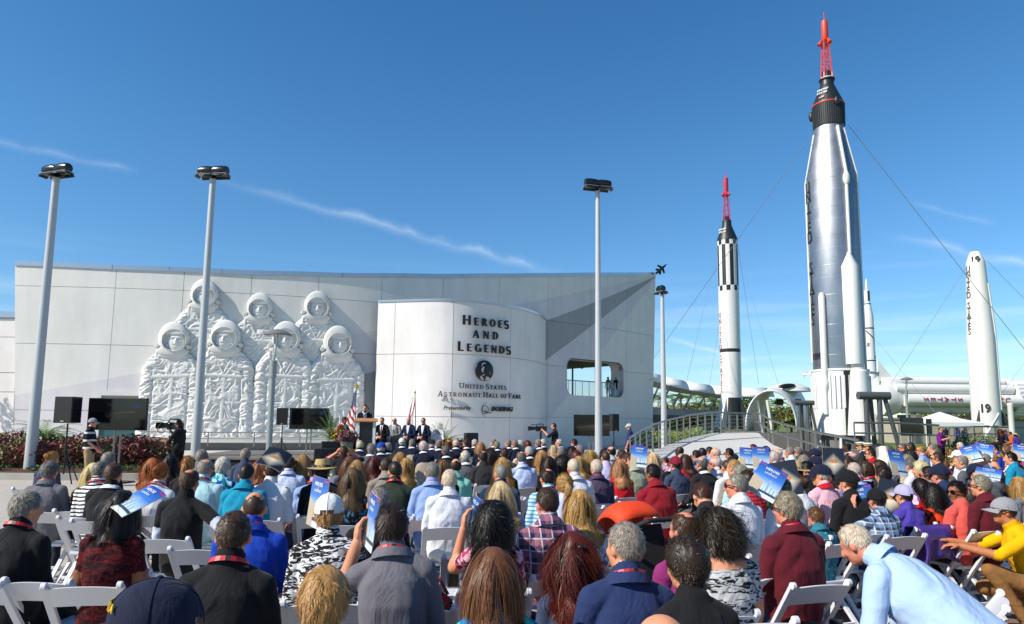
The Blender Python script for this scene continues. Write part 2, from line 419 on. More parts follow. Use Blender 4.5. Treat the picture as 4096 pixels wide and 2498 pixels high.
def make_body(name, pose, vox=0.0085, fat=1.0, fem=False, seed=0, wrinkle=0.006):
    """pose: joints in metres, facing +Y. Returns (mesh, head matrix, neck point)."""
    mb = MB(); segs = []
    J = {k: Vector(v) for k, v in pose.items() if k not in ('head_yaw', 'head_pitch', 'head_roll', 'hands')}
    pel, chest, nb = J['pelvis'], J['chest'], J['neck']
    hc = J['head']
    fwd = Vector((0, 1, 0)) if 'fwd' not in J else J['fwd']
    sl, sr = J['shl'], J['shr']
    lat = (sr - sl).normalized()
    # torso loft
    path = [pel + (pel - chest).normalized() * .10, pel + (pel - chest).normalized() * .05, pel, pel.lerp(chest, .35), pel.lerp(chest, .7), chest, chest.lerp(nb, .42), chest.lerp(nb, .68), chest.lerp(nb, .88), nb + (nb - chest).normalized() * .02]
    wf = .93 if fem else 1.0
    rx = [.10, .150 * (1.08 if fem else 1), .162 * (1.06 if fem else 1), .146 * (.90 if fem else 1) , .148 * wf, .158 * wf, .158 * wf, .128 * wf, .082, .058]
    ry = [.08, .115, .128, .118, .118, .122, .112, .092, .072, .058]
    fx = [1, fat, fat, fat * 1.06, fat * 1.04, fat, 1 + (fat - 1) * .6, 1 + (fat - 1) * .4, 1, 1]
    n = 22; vs = []
    for i, p in enumerate(path):
        t = (path[min(i + 1, len(path) - 1)] - path[max(i - 1, 0)]).normalized()
        x = (lat - t * lat.dot(t)).normalized(); y = t.cross(x)
        for k in range(n):
            a = 2 * math.pi * k / n; ca, sa = math.cos(a), math.sin(a)
            e = .82
            ca = math.copysign(abs(ca) ** e, ca); sa = math.copysign(abs(sa) ** e, sa)
            vs.append(p + x * rx[i] * fx[i] * ca + y * ry[i] * fx[i] * sa)
    m = len(path)
    fs = [(i * n + k, i * n + (k + 1) % n, (i + 1) * n + (k + 1) % n, (i + 1) * n + k) for i in range(m - 1) for k in range(n)]
    fs += [tuple(range(n - 1, -1, -1)), tuple((m - 1) * n + k for k in range(n))]
    mb.add(vs, fs)
    segs.append(('torso', pel, chest, .15)); segs.append(('torso', chest, chest.lerp(nb, .75), .14))
    segs.append(('torso', sl.lerp(nb, .3), sl, .075)); segs.append(('torso', sr.lerp(nb, .3), sr, .075))
    upd = (nb - chest).normalized()
    for s_ in (sl, sr):
        mb.rcone(nb.lerp(s_, .22) - upd * .012, .050, s_ - upd * .006, .058 * wf, 12)
    if fem:
        cf = lat.cross(upd) * -1
        for s_ in (-1, 1): mb.ell(chest.lerp(nb, .18) + lat * .075 * s_ + upd.cross(lat) * -.0 + (upd.cross(lat)).normalized() * .085, (.07, .06, .07), None, 12, 8)
    # neck, head
    hy, hp = pose.get('head_yaw', 0), pose.get('head_pitch', 0); hr = pose.get('head_roll', 0)
    HM = Matrix.Translation(hc) @ Matrix.Rotation(hy, 4, 'Z') @ Matrix.Rotation(hp, 4, 'X') @ Matrix.Rotation(hr, 4, 'Y') @ Matrix.Scale(HS, 4)
    if 'fwd' in J:
        base = frame((0, 0, 0), J.get('up', Vector((0, 0, 1))), fwd)
        HM = Matrix.Translation(hc) @ base @ Matrix.Rotation(hy, 4, 'Z') @ Matrix.Rotation(hp, 4, 'X') @ Matrix.Rotation(hr, 4, 'Y') @ Matrix.Scale(HS, 4)
    nk = .052 if fem else .060
    mb.rcone(HM @ Vector((0, -.022, -.055)), nk * .98, nb - upd * .01, nk * 1.12, 14)
    segs.append(('neck', HM @ Vector((0, -.02, -.05)), nb, .058))
    add_head(mb, segs, HM)
    # arms
    k = .90 if fem else 1.0
    for sd_, S in (('l', -1), ('r', 1)):
        sh, el, wr = J['sh' + sd_], J['el' + sd_], J['wr' + sd_]
        mb.rcone(sh, .056 * k * (1 + (fat - 1) * .5), el, .047 * k, 12); mb.rcone(el, .045 * k, wr, .030 * k, 12)
        segs.append(('uarm' + sd_, sh, el, .055)); segs.append(('farm' + sd_, el, wr, .038))
        hd = J.get('hd' + sd_, (wr - el)); pn = J.get('pn' + sd_, Vector((0, 0, -1)))
        cu = pose.get('hands', {}).get(sd_, .55)
        add_hand(mb, segs, -S, wr, hd, pn, cu)
    # legs
    for sd_, S in (('l', -1), ('r', 1)):
        hp_, kn, an = J['hip' + sd_], J['kn' + sd_], J['an' + sd_]
        mb.rcone(hp_, .092 * (1 + (fat - 1) * .6), kn, .062, 14); mb.rcone(kn, .060, an, .042, 12)
        segs.append(('thigh', hp_, kn, .08)); segs.append(('shin', kn, an, .05))
        td = J.get('toe' + sd_, Vector((S * .12, 1, 0))).normalized()
        a0 = an - Vector((0, 0, .055)) - td * .045
        mb.rcone(a0, .036, a0 + td * .19, .030, 10, .8); mb.rcone(an, .042, an - Vector((0, 0, .05)), .040, 8)
        segs.append(('foot', a0 - Vector((0, 0, .01)), a0 + td * .2, .04))
    me0 = mb.mesh('tmp', [])
    ob = bpy.data.objects.new('tmp', me0); col.objects.link(ob)
    md = ob.modifiers.new('r', 'REMESH'); md.mode = 'VOXEL'; md.voxel_size = vox; md.use_smooth_shade = True
    sm = ob.modifiers.new('s', 'SMOOTH'); sm.factor = .5; sm.iterations = 5
    dg = bpy.context.evaluated_depsgraph_get(); dg.update()
    me = bpy.data.meshes.new_from_object(ob.evaluated_get(dg)); me.name = name
    bpy.data.objects.remove(ob); bpy.data.meshes.remove(me0)
    nv = len(me.vertices); co = np.empty(nv * 3); me.vertices.foreach_get('co', co); co = co.reshape(-1, 3)
    npol = len(me.polygons); pc = np.empty(npol * 3); me.polygons.foreach_get('center', pc); pc = pc.reshape(-1, 3)
    def nearest(pts):
        best = np.full(len(pts), 1e9); idx = np.zeros(len(pts), int); tt = np.zeros(len(pts))
        for i, (nm, a, b, r) in enumerate(segs):
            a = np.array(a); b = np.array(b); ab = b - a
            t = np.clip(((pts - a) @ ab) / max(ab @ ab, 1e-9), 0, 1)
            d = np.linalg.norm(pts - (a + t[:, None] * ab), axis=1) / r
            q = d < best; best[q] = d[q]; idx[q] = i; tt[q] = t[q]
        return idx, tt
    names = [s_[0] for s_ in segs]
    # folds in the cloth
    if wrinkle:
        idx, tt = nearest(co); nor = np.empty(nv * 3); me.vertex_normals.foreach_get('vector', nor) if hasattr(me, 'vertex_normals') else None
        nor = nor.reshape(-1, 3)
        clothy = np.array([nm in ('torso', 'uarml', 'uarmr', 'thigh', 'shin') for nm in names])[idx]
        for i in np.nonzero(clothy)[0]:
            p = co[i]; nm = names[idx[i]]
            a_ = noise.noise(Vector((p[0] * 4 + seed, p[1] * 4, p[2] * 4))) * .10; ax_ = abs(p[0] + .03 * math.sin(seed))
            w = 1 - abs(noise.noise(Vector(((p[2] * .75 + ax_ * .8 + a_) * 12 + seed, p[1] * 4, (p[0] - p[2] * .3 + a_) * 3.2)))) * 2.6
            w2 = noise.noise(Vector((p[0] * 5, p[1] * 5 + seed, p[2] * 5)))
            co[i] += nor[i] * (wrinkle * (w * .85 + 1.1 * w2) + .003)
        me.vertices.foreach_set('co', co.ravel())
    idx, tt = nearest(pc)
    HI = np.array(HM.inverted()); hl = pc @ HI[:3, :3].T + HI[:3, 3]
    mi = np.zeros(npol, dtype=np.int32)
    nbz = np.array(nb); upa = np.array(upd); fw = np.array(upd.cross(lat)); fw = fw if (fw @ np.array(fwd)) > 0 else -fw
    rel = (pc - nbz) @ upa; fr = (pc - nbz) @ fw
    code = {'torso': 1, 'uarml': 1, 'uarmr': 1, 'farml': 5, 'farmr': 5, 'thigh': 2, 'shin': 2, 'foot': 3, 'head': 0, 'neck': 0, 'hand': 0}
    for i, nm in enumerate(names):
        q = idx == i; mi[q] = code[nm]
        if nm.startswith('uarm'): mi[q & (tt > .62)] = 4
        if nm == 'neck': mi[q & (rel < .012 - fr * .35)] = 1
    up = (mi == 1) & (rel > -.075) & (np.linalg.norm((pc - nbz) - rel[:, None] * upa, axis=1) < .12)
    mi[up] = 8
    head = np.array([nm in ('head',) for nm in names])[idx]
    mi[head & (hl[:, 1] > .075) & (np.abs(hl[:, 2] + .060) < .0075) & (np.abs(hl[:, 0]) < .021)] = 6
    mi[head & (hl[:, 1] > .060) & (np.abs(hl[:, 2] - .009) < .0045) & (np.abs(np.abs(hl[:, 0]) - .031) < .009)] = 7
    me.polygons.foreach_set('material_index', mi)
    me.polygons.foreach_set('use_smooth', np.ones(npol, bool))
    for _ in range(9): me.materials.append(M_lip)
    me.update()
    return dict(me=me, HM=HM, nb=nb, up=upd, name=name, lat=lat, fw=Vector(fw), top=(HM @ Vector((0, -.01, .128))), chest=chest, sl=sl, sr=sr)

def seat(**k):
    p = dict(pelvis=(0, -.02, .55), chest=(0, -.06, .86), neck=(0, -.035, 1.088), head=(0, .012, 1.208), shl=(-.160, -.05, 1.000), shr=(.160, -.05, 1.000),
             ell=(-.208, -.02, .745), elr=(.208, -.02, .745), wrl=(-.15, .22, .665), wrr=(.15, .22, .665), hdl=(.35, .9, -.1), hdr=(-.35, .9, -.1), pnl=(.2, -.1, -1), pnr=(-.2, -.1, -1),
             hipl=(-.095, .02, .515), hipr=(.095, .02, .515), knl=(-.13, .43, .51), knr=(.13, .43, .51), anl=(-.13, .41, .10), anr=(.13, .41, .10))
    p.update(k); return p
def fem(p):
    q = dict(p)
    for a in ('shl', 'shr'): q[a] = (p[a][0] * .88, p[a][1], p[a][2] - .005)
    for a in ('ell', 'elr'): q[a] = (p[a][0] * .88, p[a][1], p[a][2])
    return q
def stand(**k):
    p = dict(pelvis=(0, 0, .97), chest=(0, -.02, 1.27), neck=(0, -.01, 1.495), head=(0, .03, 1.622), shl=(-.170, -.02, 1.405), shr=(.170, -.02, 1.405),
             ell=(-.25, -.03, 1.15), elr=(.25, -.03, 1.15), wrl=(-.26, .06, .91), wrr=(.26, .06, .91), pnl=(1, 0, 0), pnr=(-1, 0, 0),
             hipl=(-.095, 0, .93), hipr=(.095, 0, .93), knl=(-.11, .02, .50), knr=(.11, .02, .50), anl=(-.12, -.02, .10), anr=(.12, -.02, .10))
    p.update(k); return p
# ================================================================== PEOPLE: hair, caps, clothing pieces (in head space: +Y face, origin mid head)
SK_C = np.array([0, -.010, .020]); SK_R = np.array([.0765, .096, .100])
def line_el(phi, sty):
    # lowest elevation of the hair at an azimuth from the face (degrees)
    xs = [0, 35, 58, 75, 90, 112, 140, 180]
    ys = {'n': [40, 37, 24, -6, 2, -24, -38, -44], 'h': [60, 56, 40, 4, 6, -22, -36, -42], 'w': [36, 32, 14, -22, -30, -44, -48, -52]}[sty]
    return np.interp(np.degrees(np.abs(phi)), xs, ys)
def sc_dir(phi, el):
    e = np.radians(el); return np.stack([np.sin(phi) * np.cos(e), np.cos(phi) * np.cos(e), np.sin(e)], -1)
def hair_mat():
    if 'hair' in _mats: return _mats['hair']
    t = NT('hair'); c, a, r = objcol(t)
    at = t.n('ShaderNodeAttribute'); at.attribute_name = 'v'; at.attribute_type = 'GEOMETRY'
    v = at.outputs['Fac']
    dk = t.mix(1.0, c, (.58, .55, .52), 'MULTIPLY'); lt = t.mix(1.0, c, (1.38, 1.34, 1.28), 'MULTIPLY')
    cc = t.mix(v, dk, lt)
    g = t.math('MULTIPLY', t.math('GREATER_THAN', t.math('FRACT', t.math('MULTIPLY', v, 7.3)), .5), t.math('SUBTRACT', 1.0, a))
    cc = t.mix(g, cc, (.56, .52, .47))
    st = t.noise(90, 2, t.map((1, 1, .12)))
    cc = t.mix(t.math('MULTIPLY', st, .45), cc, t.mix(1.0, cc, (.45, .45, .45), 'MULTIPLY'))
    nm = t.bump(st, .35, .004)
    _mats['hair'] = t.done(cc, .46, 0, nm, .38); return _mats['hair']
def build_hair(sty, seed=0):
    rng = np.random.RandomState(seed + 11)
    cfg = dict(line='n', thick=.010, n=900, L=.035, w=.0042, lift=.35, g=.25, wav=0.0, curl=0.0, seg=4, bald=None, vol=.012, shell=True, amp=.003)
    C = {
        'short': dict(thick=.006, L=.019, n=3200, w=.0017, lift=.06, vol=.007), 'buzz': dict(thick=.003, L=.006, n=1200, w=.0016, lift=.3, vol=.004, amp=.0006), 'full': dict(thick=.011, L=.036, n=3400, w=.0018, lift=.08, g=.5, vol=.012, amp=.005, wav=.3),
        'thin': dict(thick=.006, L=.020, n=2400, w=.0017, lift=.06, bald='crown', vol=.007), 'ring': dict(thick=.006, L=.018, bald='top', n=1400, w=.0017, lift=.06, vol=.007), 'shaved': dict(thick=.0015, L=.003, n=60, bald='top', vol=.001, amp=.0003),
        'fluffy': dict(line='w', thick=.017, L=.050, n=4600, w=.0017, lift=.02, g=1.3, vol=.018, amp=.008, wav=.7, seg=6), 'curly': dict(line='w', thick=.024, L=.034, n=3800, lift=.22, curl=.9, vol=.020, amp=.011, seg=7, w=.0022),
        'bob': dict(line='w', thick=.010, L=.16, n=4200, lift=.02, g=1.2, vol=.011, seg=8, w=.0018, wav=.12), 'long': dict(line='w', thick=.009, L=.30, n=5600, lift=.02, g=1.4, vol=.009, seg=11, w=.0018, wav=.18),
        'wavy': dict(line='w', thick=.012, L=.30, n=5400, lift=.05, g=1.2, vol=.013, seg=12, w=.0019, wav=.55), 'curlylong': dict(line='w', thick=.018, L=.27, n=4400, lift=.10, g=1.1, vol=.019, curl=.50, seg=14, w=.0022, amp=.010), 'wavybob': dict(line='w', thick=.016, L=.12, n=4600, lift=.08, g=.9, vol=.020, wav=.8, curl=.35, seg=10, w=.0020, amp=.010),
        'bun': dict(line='w', thick=.008, L=.045, n=2400, w=.0017, lift=.03, vol=.009), 'tail': dict(line='w', thick=.008, L=.045, n=2400, w=.0017, lift=.03, vol=.009), 'undercap': dict(thick=.006, L=.018, n=1600, w=.0018, lift=.06), 'undercapw': dict(line='w', thick=.008, L=.05, n=1800, g=1.0, seg=6, w=.0022, lift=.04)}
    cfg.update(C[sty]); K = cfg
    V = []; Fc = []; A = []
    def add(vs, fs, a):
        b = len(V); V.extend(vs); Fc.extend([tuple(b + i for i in f) for f in fs]); A.extend(a)
    def bald_mask(d):
        if K['bald'] == 'crown': return (d[..., 2] > .72) & (np.abs(d[..., 0]) < .48) & (d[..., 1] < .55) & (d[..., 1] > -.62)
        if K['bald'] == 'top': return (d[..., 2] > .30 + .12 * np.abs(d[..., 0])) & (d[..., 1] > -.72)
        return np.zeros(d.shape[:-1], bool)
    # scalp shell
    na, ne = 44, 15
    ph = np.linspace(-np.pi, np.pi, na + 1)[:-1]
    P = np.zeros((ne, na, 3)); D = np.zeros((ne, na, 3))
    for i in range(ne):
        u = i / (ne - 1); le = line_el(ph, K['line']); el = 90 * (1 - u) + le * u
        if i == 0: el = el * 0 + 89
        D[i] = sc_dir(ph, el)
        edge = np.sin(np.pi / 2 * min(1, (1 - u) * 5))
        nzv = np.array([noise.noise(Vector(d * (9 if K['curl'] else 5) + seed * 3.1)) for d in D[i]])
        th = K['thick'] * (.25 + .75 * edge) * (1 + .12 * (D[i][:, 2])) + K['amp'] * nzv * edge - .004 * (1 - edge)
        P[i] = SK_C + D[i] * (SK_R + th[:, None])
    bm_ = bald_mask(D)
    fs = []
    for i in range(ne - 1):
        for k in range(na):
            k2 = (k + 1) % na
            if not (bm_[i, k] and bm_[i, k2] and bm_[i + 1, k] and bm_[i + 1, k2]): fs.append((i * na + k, i * na + k2, (i + 1) * na + k2, (i + 1) * na + k))
    P[bm_] = (SK_C + D * (SK_R - .003))[bm_]
    add([tuple(p) for p in P.reshape(-1, 3)], fs, list(np.clip(.34 + .1 * rng.randn(ne * na), .1, .6)))
    # strands
    N = K['n']
    d = rng.randn(N * 4, 3); d /= np.linalg.norm(d, axis=1)[:, None]
    phi = np.arctan2(d[:, 0], d[:, 1]); el = np.degrees(np.arcsin(d[:, 2]))
    ok = (el > line_el(phi, K['line']) + 3) & ~bald_mask(d)
    d = d[ok][:N]; N = len(d)
    crown = np.array([.18, -.45, .87])
    p = SK_C + d * (SK_R + K['thick'] * .55)
    tang = d - crown; tang -= d * (tang * d).sum(1)[:, None]; tang /= np.linalg.norm(tang, axis=1)[:, None] + 1e-6
    if K['line'] == 'w' and K['L'] > .1:
        tang = np.stack([np.sign(d[:, 0] + 1e-3) * .5, -d[:, 1] * .2 - .25, -np.ones(N)], 1); tang -= d * (tang * d).sum(1)[:, None]; tang /= np.linalg.norm(tang, axis=1)[:, None] + 1e-6
    if sty in ('bun', 'tail'):
        kp = np.array([0, -.96, .25]); tang = kp - d; tang -= d * (tang * d).sum(1)[:, None]; tang /= np.linalg.norm(tang, axis=1)[:, None] + 1e-6
    cl_ = np.array([[noise.noise(Vector(q * 4.5 + k * 7.7)) for k in range(3)] for q in d]) * .55
    dr = tang * (1 - K['lift'] * .6) + d * K['lift'] + rng.randn(N, 3) * .07 + cl_; fly = (rng.rand(N) < .05)[:, None]; dr = dr + fly * (d * .5 + rng.randn(N, 3) * .35); dr /= np.linalg.norm(dr, axis=1)[:, None]
    L = K['L'] * (1 + .22 * rng.randn(N)).clip(.5, 1.4); seg = K['seg']; st = L / seg
    if sty in ('long', 'wavy', 'curlylong', 'bob', 'wavybob'):   # strands from the top need more length to reach the same hem
        L = K['L'] * .75 + (p[:, 2] + .05).clip(0) * 1.15 + .02 * rng.randn(N); st = L / seg
    W = K['w'] * (1 + .3 * rng.randn(N)).clip(.5, 1.7)
    phs = rng.rand(N) * 6.28; frq = 1 + .3 * rng.randn(N); val = rng.rand(N)
    pts = [p.copy()]
    gv = np.array([0, 0, -1.0])
    clump = np.floor(phi[ok][:N] * 3.2 + d[:, 2] * 2) * 1.7
    for s in range(seg):
        f = s / seg
        dr = dr + gv * (K['g'] * st[:, None] * 9)
        if K['wav']:
            a = clump + f * 11 * frq; dr = dr + np.stack([np.cos(a), .6 * np.sin(a), np.zeros(N)], 1) * K['wav'] * .6
        if K['curl']:
            a = phs + s * 1.9 * frq; dr = dr + np.stack([np.cos(a), np.sin(a), .8 * np.sin(a * 1.3)], 1) * K['curl']
        dr /= np.linalg.norm(dr, axis=1)[:, None]
        p = p + dr * st[:, None]
        q = (p - SK_C) / (SK_R + K['vol'] * (.5 + .5 * val[:, None])); r = np.linalg.norm(q, axis=1); ins = r < 1
        p[ins] = SK_C + (q[ins] / r[ins][:, None]) * (SK_R + K['vol'] * (.5 + .5 * val[ins][:, None]))
        if K['L'] > .1:
            # keep clear of neck, shoulders and back; sweep behind the face
            z = p[:, 2]; face = (p[:, 1] > .030) & (z < .03) & (np.abs(p[:, 0]) < .085)
            p[face, 0] = np.sign(p[face, 0] + 1e-4) * .088; p[:, 1] = np.where((z < -.05) & (p[:, 1] > .02), p[:, 1] - .012, p[:, 1])
            rxs = np.interp(-z, [.10, .16, .215, .30], [.062, .09, .20, .215]); rys = np.interp(-z, [.10, .16, .215, .30, .5], [.064, .085, .118, .135, .14])
            e = (p[:, 0] / rxs) ** 2 + ((p[:, 1] + .070) / rys) ** 2; b_ = (e < 1) & (z < -.09)
            back = b_ & (p[:, 1] < .03)
            yy = -.070 - rys * np.sqrt(np.clip(1 - (p[:, 0] / rxs) ** 2, 0, 1)) - .006 - .012 * val
            p[back, 1] = np.minimum(p[back, 1], yy[back])
        pts.append(p.copy())
    pts = np.stack(pts, 1)
    out = pts - np.array([0, -.02, 0]); out[..., 2] *= .35; out /= np.linalg.norm(out, axis=2)[..., None] + 1e-6
    t_ = np.gradient(pts, axis=1); sdv = np.cross(t_, out); sdv /= np.linalg.norm(sdv, axis=2)[..., None] + 1e-6
    taper = np.array([.7] + [1.0] * (seg - 1) + [.15])
    a_ = pts + sdv * (W[:, None] * taper[None])[..., None] * .5; b2 = pts - sdv * (W[:, None] * taper[None])[..., None] * .5
    m = seg + 1
    vs = np.stack([a_, b2], 2).reshape(-1, 3)
    fs = []
    for i in range(N):
        o = i * m * 2
        for s in range(seg): fs.append((o + 2 * s, o + 2 * s + 1, o + 2 * s + 3, o + 2 * s + 2))
    add([tuple(v) for v in vs], fs, list(np.repeat(val, m * 2)))
    mb2 = MB()
    if sty == 'bun':
        for k in range(70):
            a = rng.rand() * 6.28; c0 = Vector((0, -.135, .055)); rr = .018 + .014 * rng.rand()
            nrm = Vector((rng.randn(), rng.randn(), rng.randn())).normalized(); u = nrm.orthogonal().normalized(); w_ = nrm.cross(u)
            mb2.tube([c0 + (u * math.cos(a + t * .5) + w_ * math.sin(a + t * .5)) * rr * 1.25 for t in range(7)], .0042, 4)
        mb2.ell((0, -.135, .055), (.034, .030, .034), None, 12, 8)
    if sty == 'tail':
        for k in range(160):
            x0, y0 = rng.randn() * .008, rng.randn() * .008; sp = rng.randn(2) * .022; Lt = .20 + .05 * rng.rand()
            mb2.tube([Vector((x0 + sp[0] * t * (1.3 - t * .8), -.112 - .045 * math.sin(min(1, t * 2.5) * 1.57) + y0 + sp[1] * t, .045 - Lt * t + .02 * math.sin(t * 3.1))) for t in (0, .15, .3, .5, .7, .85, 1)], [.003, .004, .004, .004, .004, .003, .001], 4)
    if mb2.v: add(mb2.v, mb2.f, list(rng.rand(len(mb2.v))))
    me = bpy.data.meshes.new('hair'); me.from_pydata(V, [], Fc)
    at = me.attributes.new('v', 'FLOAT', 'POINT'); at.data.foreach_set('value', np.array(A, dtype=np.float32))
    me.polygons.foreach_set('use_smooth', np.ones(len(Fc), bool)); me.materials.append(hair_mat()); me.update()
    return me
_hair = {}
def hair_mesh(sty):
    if sty not in _hair: _hair[sty] = build_hair(sty, len(_hair))
    return _hair[sty]
HAIRC = {'b': ('#17110e', 1), 'd': ('#302014', 1), 'n': ('#46301f', 1), 'l': ('#6d4d30', 1), 'y': ('#b08a52', 1), 'p': ('#d9c596', 1), 'w': ('#cfc8bb', .9), 'g': ('#82796d', .7),
         's': ('#3d3732', .62), 'r': ('#5a1e10', 1), 'o': ('#a35f2c', 1), 'k': ('#6b5d4f', .6)}

def cap_mesh(kind):
    key = 'cap' + kind
    if key in _hair: return _hair[key]
    mb = MB(); na = 28
    rows = []
    for i in range(9):
        e = R(90 - i * 11.2); ring = []
        for k in range(na):
            a = 2 * math.pi * k / na
            ex = .020 + .004 * math.cos(a) ** 2
            if kind == 'cap' and i > 5 and abs(a - math.pi) < .42: pass
            r = Vector(((.0765 + ex) * math.sin(a) * math.cos(e), -.010 + (.096 + ex + .004) * math.cos(a) * math.cos(e), .036 + (.098 + .010) * math.sin(e) - (.018 * (1 - math.cos(a)) * .5 if i > 4 else 0) * (i - 4) / 4))
            ring.append(r)
        rows.append(ring)
    vs = [p for r_ in rows for p in r_]
    fs = []
    for i in range(8):
        for k in range(na):
            if i >= 7 and kind in ('cap',) and k in (12, 13, 14, 15): continue
            fs.append((i * na + k, i * na + (k + 1) % na, (i + 1) * na + (k + 1) % na, (i + 1) * na + k))
    mb.add(vs, fs)
    # seams and button
    for k in range(0, na, 7):
        mb.tube([rows[i][k] + (rows[i][k] - Vector((0, 0, .03))).normalized() * .001 for i in range(0, 9)], 0.0024, 4)
    mb.ell((0, -.010, .146), (.009, .009, .005), None, 8, 6)
    if kind == 'cap':
        P = []
        for j in range(7):
            t = j / 6; row = []
            for k in range(13):
                a = (k / 12 - .5) * 2.15
                row.append(Vector(((.092 + .004 * t) * math.sin(a), -.010 + (.114 + .085 * t * math.cos(a * .62)) * math.cos(a) * (1 if t == 0 else 1), .028 - .020 * t - .026 * (math.sin(a) ** 2) * t)))
            P.append(row)
        mb.grid(P); mb.grid([[p - Vector((0, 0, .005)) for p in r_] for r_ in P])
        mb.tube([P[-1][k] - Vector((0, 0, .0025)) for k in range(13)], .0035, 5)
    me = mb.mesh('cap', [cloth_plain()], 1.2); _hair[key] = me; return me
def hat_mesh(kind):
    key = 'hat' + kind
    if key in _hair: return _hair[key]
    mb = MB()
    if kind == 'straw':
        prof = [(.185, .018), (.19, .022), (.12, .034), (.098, .040), (.092, .09), (.080, .135), (.045, .140), (.001, .128)]
        mb.lathe([(r_, z) for r_, z in prof], 32, (0, -.01, 0), None, False)
        n0 = len(mb.v)
        for i in range(n0): x, y, z = mb.v[i]; mb.v[i] = (x * .92, -.01 + (y + .01) * 1.1, z - .02 * abs(x) / .18 * 0 + (.02 * (x / .18) ** 2))
        mb.mi = 1; mb.lathe([(.0985, .040), (.1005, .050), (.0985, .070), (.094, .072)], 32, (0, -.012, 0), None, False)
        me = mb.mesh('hat', [plain('straw', '#b59a66', .8, bump=.5, bscale=220), plain('hat_band', '#211d1b', .7)], .9)
    elif kind == 'officer':
        mb.lathe([(.094, .045), (.096, .085), (.128, .105), (.130, .112), (.10, .128), (.001, .135)], 32, (0, -.008, 0), None, False)
        mb.mi = 1; mb.lathe([(.0965, .045), (.098, .060), (.0975, .078)], 32, (0, -.008, 0), None, False)
        mb.mi = 2; mb.grid([[Vector((.094 * math.sin(a), -.008 + (.096 + .055 * t) * math.cos(a), .046 - .022 * t)) for a in [(-1 + k / 5) * 1.0 for k in range(11)]] for t in (0, .5, 1)])
        me = mb.mesh('hat', [plain('cap_white', '#e6e6e2', .7), plain('cap_band', '#b48a2c', .4), plain('cap_visor', '#0d0d0f', .2)], .9)
    elif kind == 'beret':
        mb.lathe([(.088, .045), (.105, .075), (.108, .098), (.085, .118), (.001, .124)], 28, (0.012, -.012, 0), Vector((.12, .02, 1)), False)
        me = mb.mesh('hat', [plain('beret_black', '#131316', .9)], .9)
    else:
        mb.prism([(-.135, .045), (.115, .045), (.10, .105), (-.11, .11)], .05, Matrix.Translation((-.025, 0, 0)) @ Matrix(((0, 0, 1, 0), (1, 0, 0, 0), (0, 1, 0, 0), (0, 0, 0, 1))))
        mb.ell((0, -.01, .05), (.088, .106, .06), None, 16, 8)
        me = mb.mesh('hat', [plain('garrison', '#1a2440', .9)], .9)
    _hair[key] = me; return me
def glasses_mesh():
    if 'gl' in _hair: return _hair['gl']
    mb = MB()
    for s in (-1, 1):
        mb.lathe([(.001, .004), (.024, .003), (.025, -.001), (.001, -.001)], 12, (s * .033, .101, .008), (s * .22, 1, 0))
        mb.bar((s * .057, .096, .014), (s * .088, .045, .012), .006, .010); mb.bar((s * .088, .045, .012), (s * .090, -.015, .004), .005, .007)
    mb.bar((-.012, .108, .014), (.012, .108, .014), .004, .005)
    me = mb.mesh('glasses', [plain('glasses_black', '#0a0a0c', .15)], .8); _hair['gl'] = me; return me
def lanyard_mesh(b):
    if 'lan' in b: return b['lan']
    mb = MB(); fr = frame(b['nb'], b['up'], b['fw'])
    path = []
    for k in range(17):
        a = -2.25 + 4.5 * k / 16
        rr = .079 + .006 * abs(math.sin(a))
        path.append(fr @ Vector((rr * math.sin(a), -rr * .98 * math.cos(a), .026 - .052 * (1 - math.cos(a)) * .5 + .004)))
    for i in range(16):
        p, q = path[i], path[i + 1]; o1 = (p - b['nb']); o1 = (o1 - b['up'] * o1.dot(b['up'])).normalized(); o2 = (q - b['nb']); o2 = (o2 - b['up'] * o2.dot(b['up'])).normalized()
        mb.mi = 1 if i in (8,) else 0
        h = b['up'] * .017; w1 = o1 * .003; w2 = o2 * .003
        mb.add([p - h * .2 + w1 * 2, q - h * .2 + w2 * 2, q + h - w2, p + h - w1, p - h * .2, q - h * .2, q + h - w2 * 3, p + h - w1 * 3], [(0, 1, 2, 3), (4, 7, 6, 5), (3, 2, 6, 7), (0, 4, 5, 1)])
    mb.mi = 0
    tip = fr @ Vector((0, .13, -.30))
    for e in (path[0], path[-1]):
        mid = e.lerp(tip, .5) + b['fw'] * .045
        mb.bar(e, mid, .016, .003, b['fw']); mb.bar(mid, tip, .016, .003, b['fw'])
    b['lan'] = mb.mesh('lanyard', [plain('lanyard_red', '#b3121c', .5), plain('lanyard_black', '#141214', .5)], .8); return b['lan']
def collar_mesh(b):
    if 'col' in b: return b['col']
    mb = MB(); fr = frame(b['nb'], b['up'], b['fw']); rows = []
    for j, (r_, z) in enumerate([(.070, .030), (.075, .036), (.086, .022), (.104, -.012), (.106, -.018)]):
        row = []
        for k in range(19):
            a = -2.55 + 5.1 * k / 18
            row.append(fr @ Vector((r_ * 1.08 * math.sin(a), -r_ * 1.0 * math.cos(a) + .004, z + .012 - .05 * (1 - math.cos(a)) * .5 - (.012 if j > 2 else 0) * (1 - math.cos(a)) * .5)))
        rows.append(row)
    mb.grid(rows)
    b['col'] = mb.mesh('collar', [cloth_plain()], 1.0); return b['col']
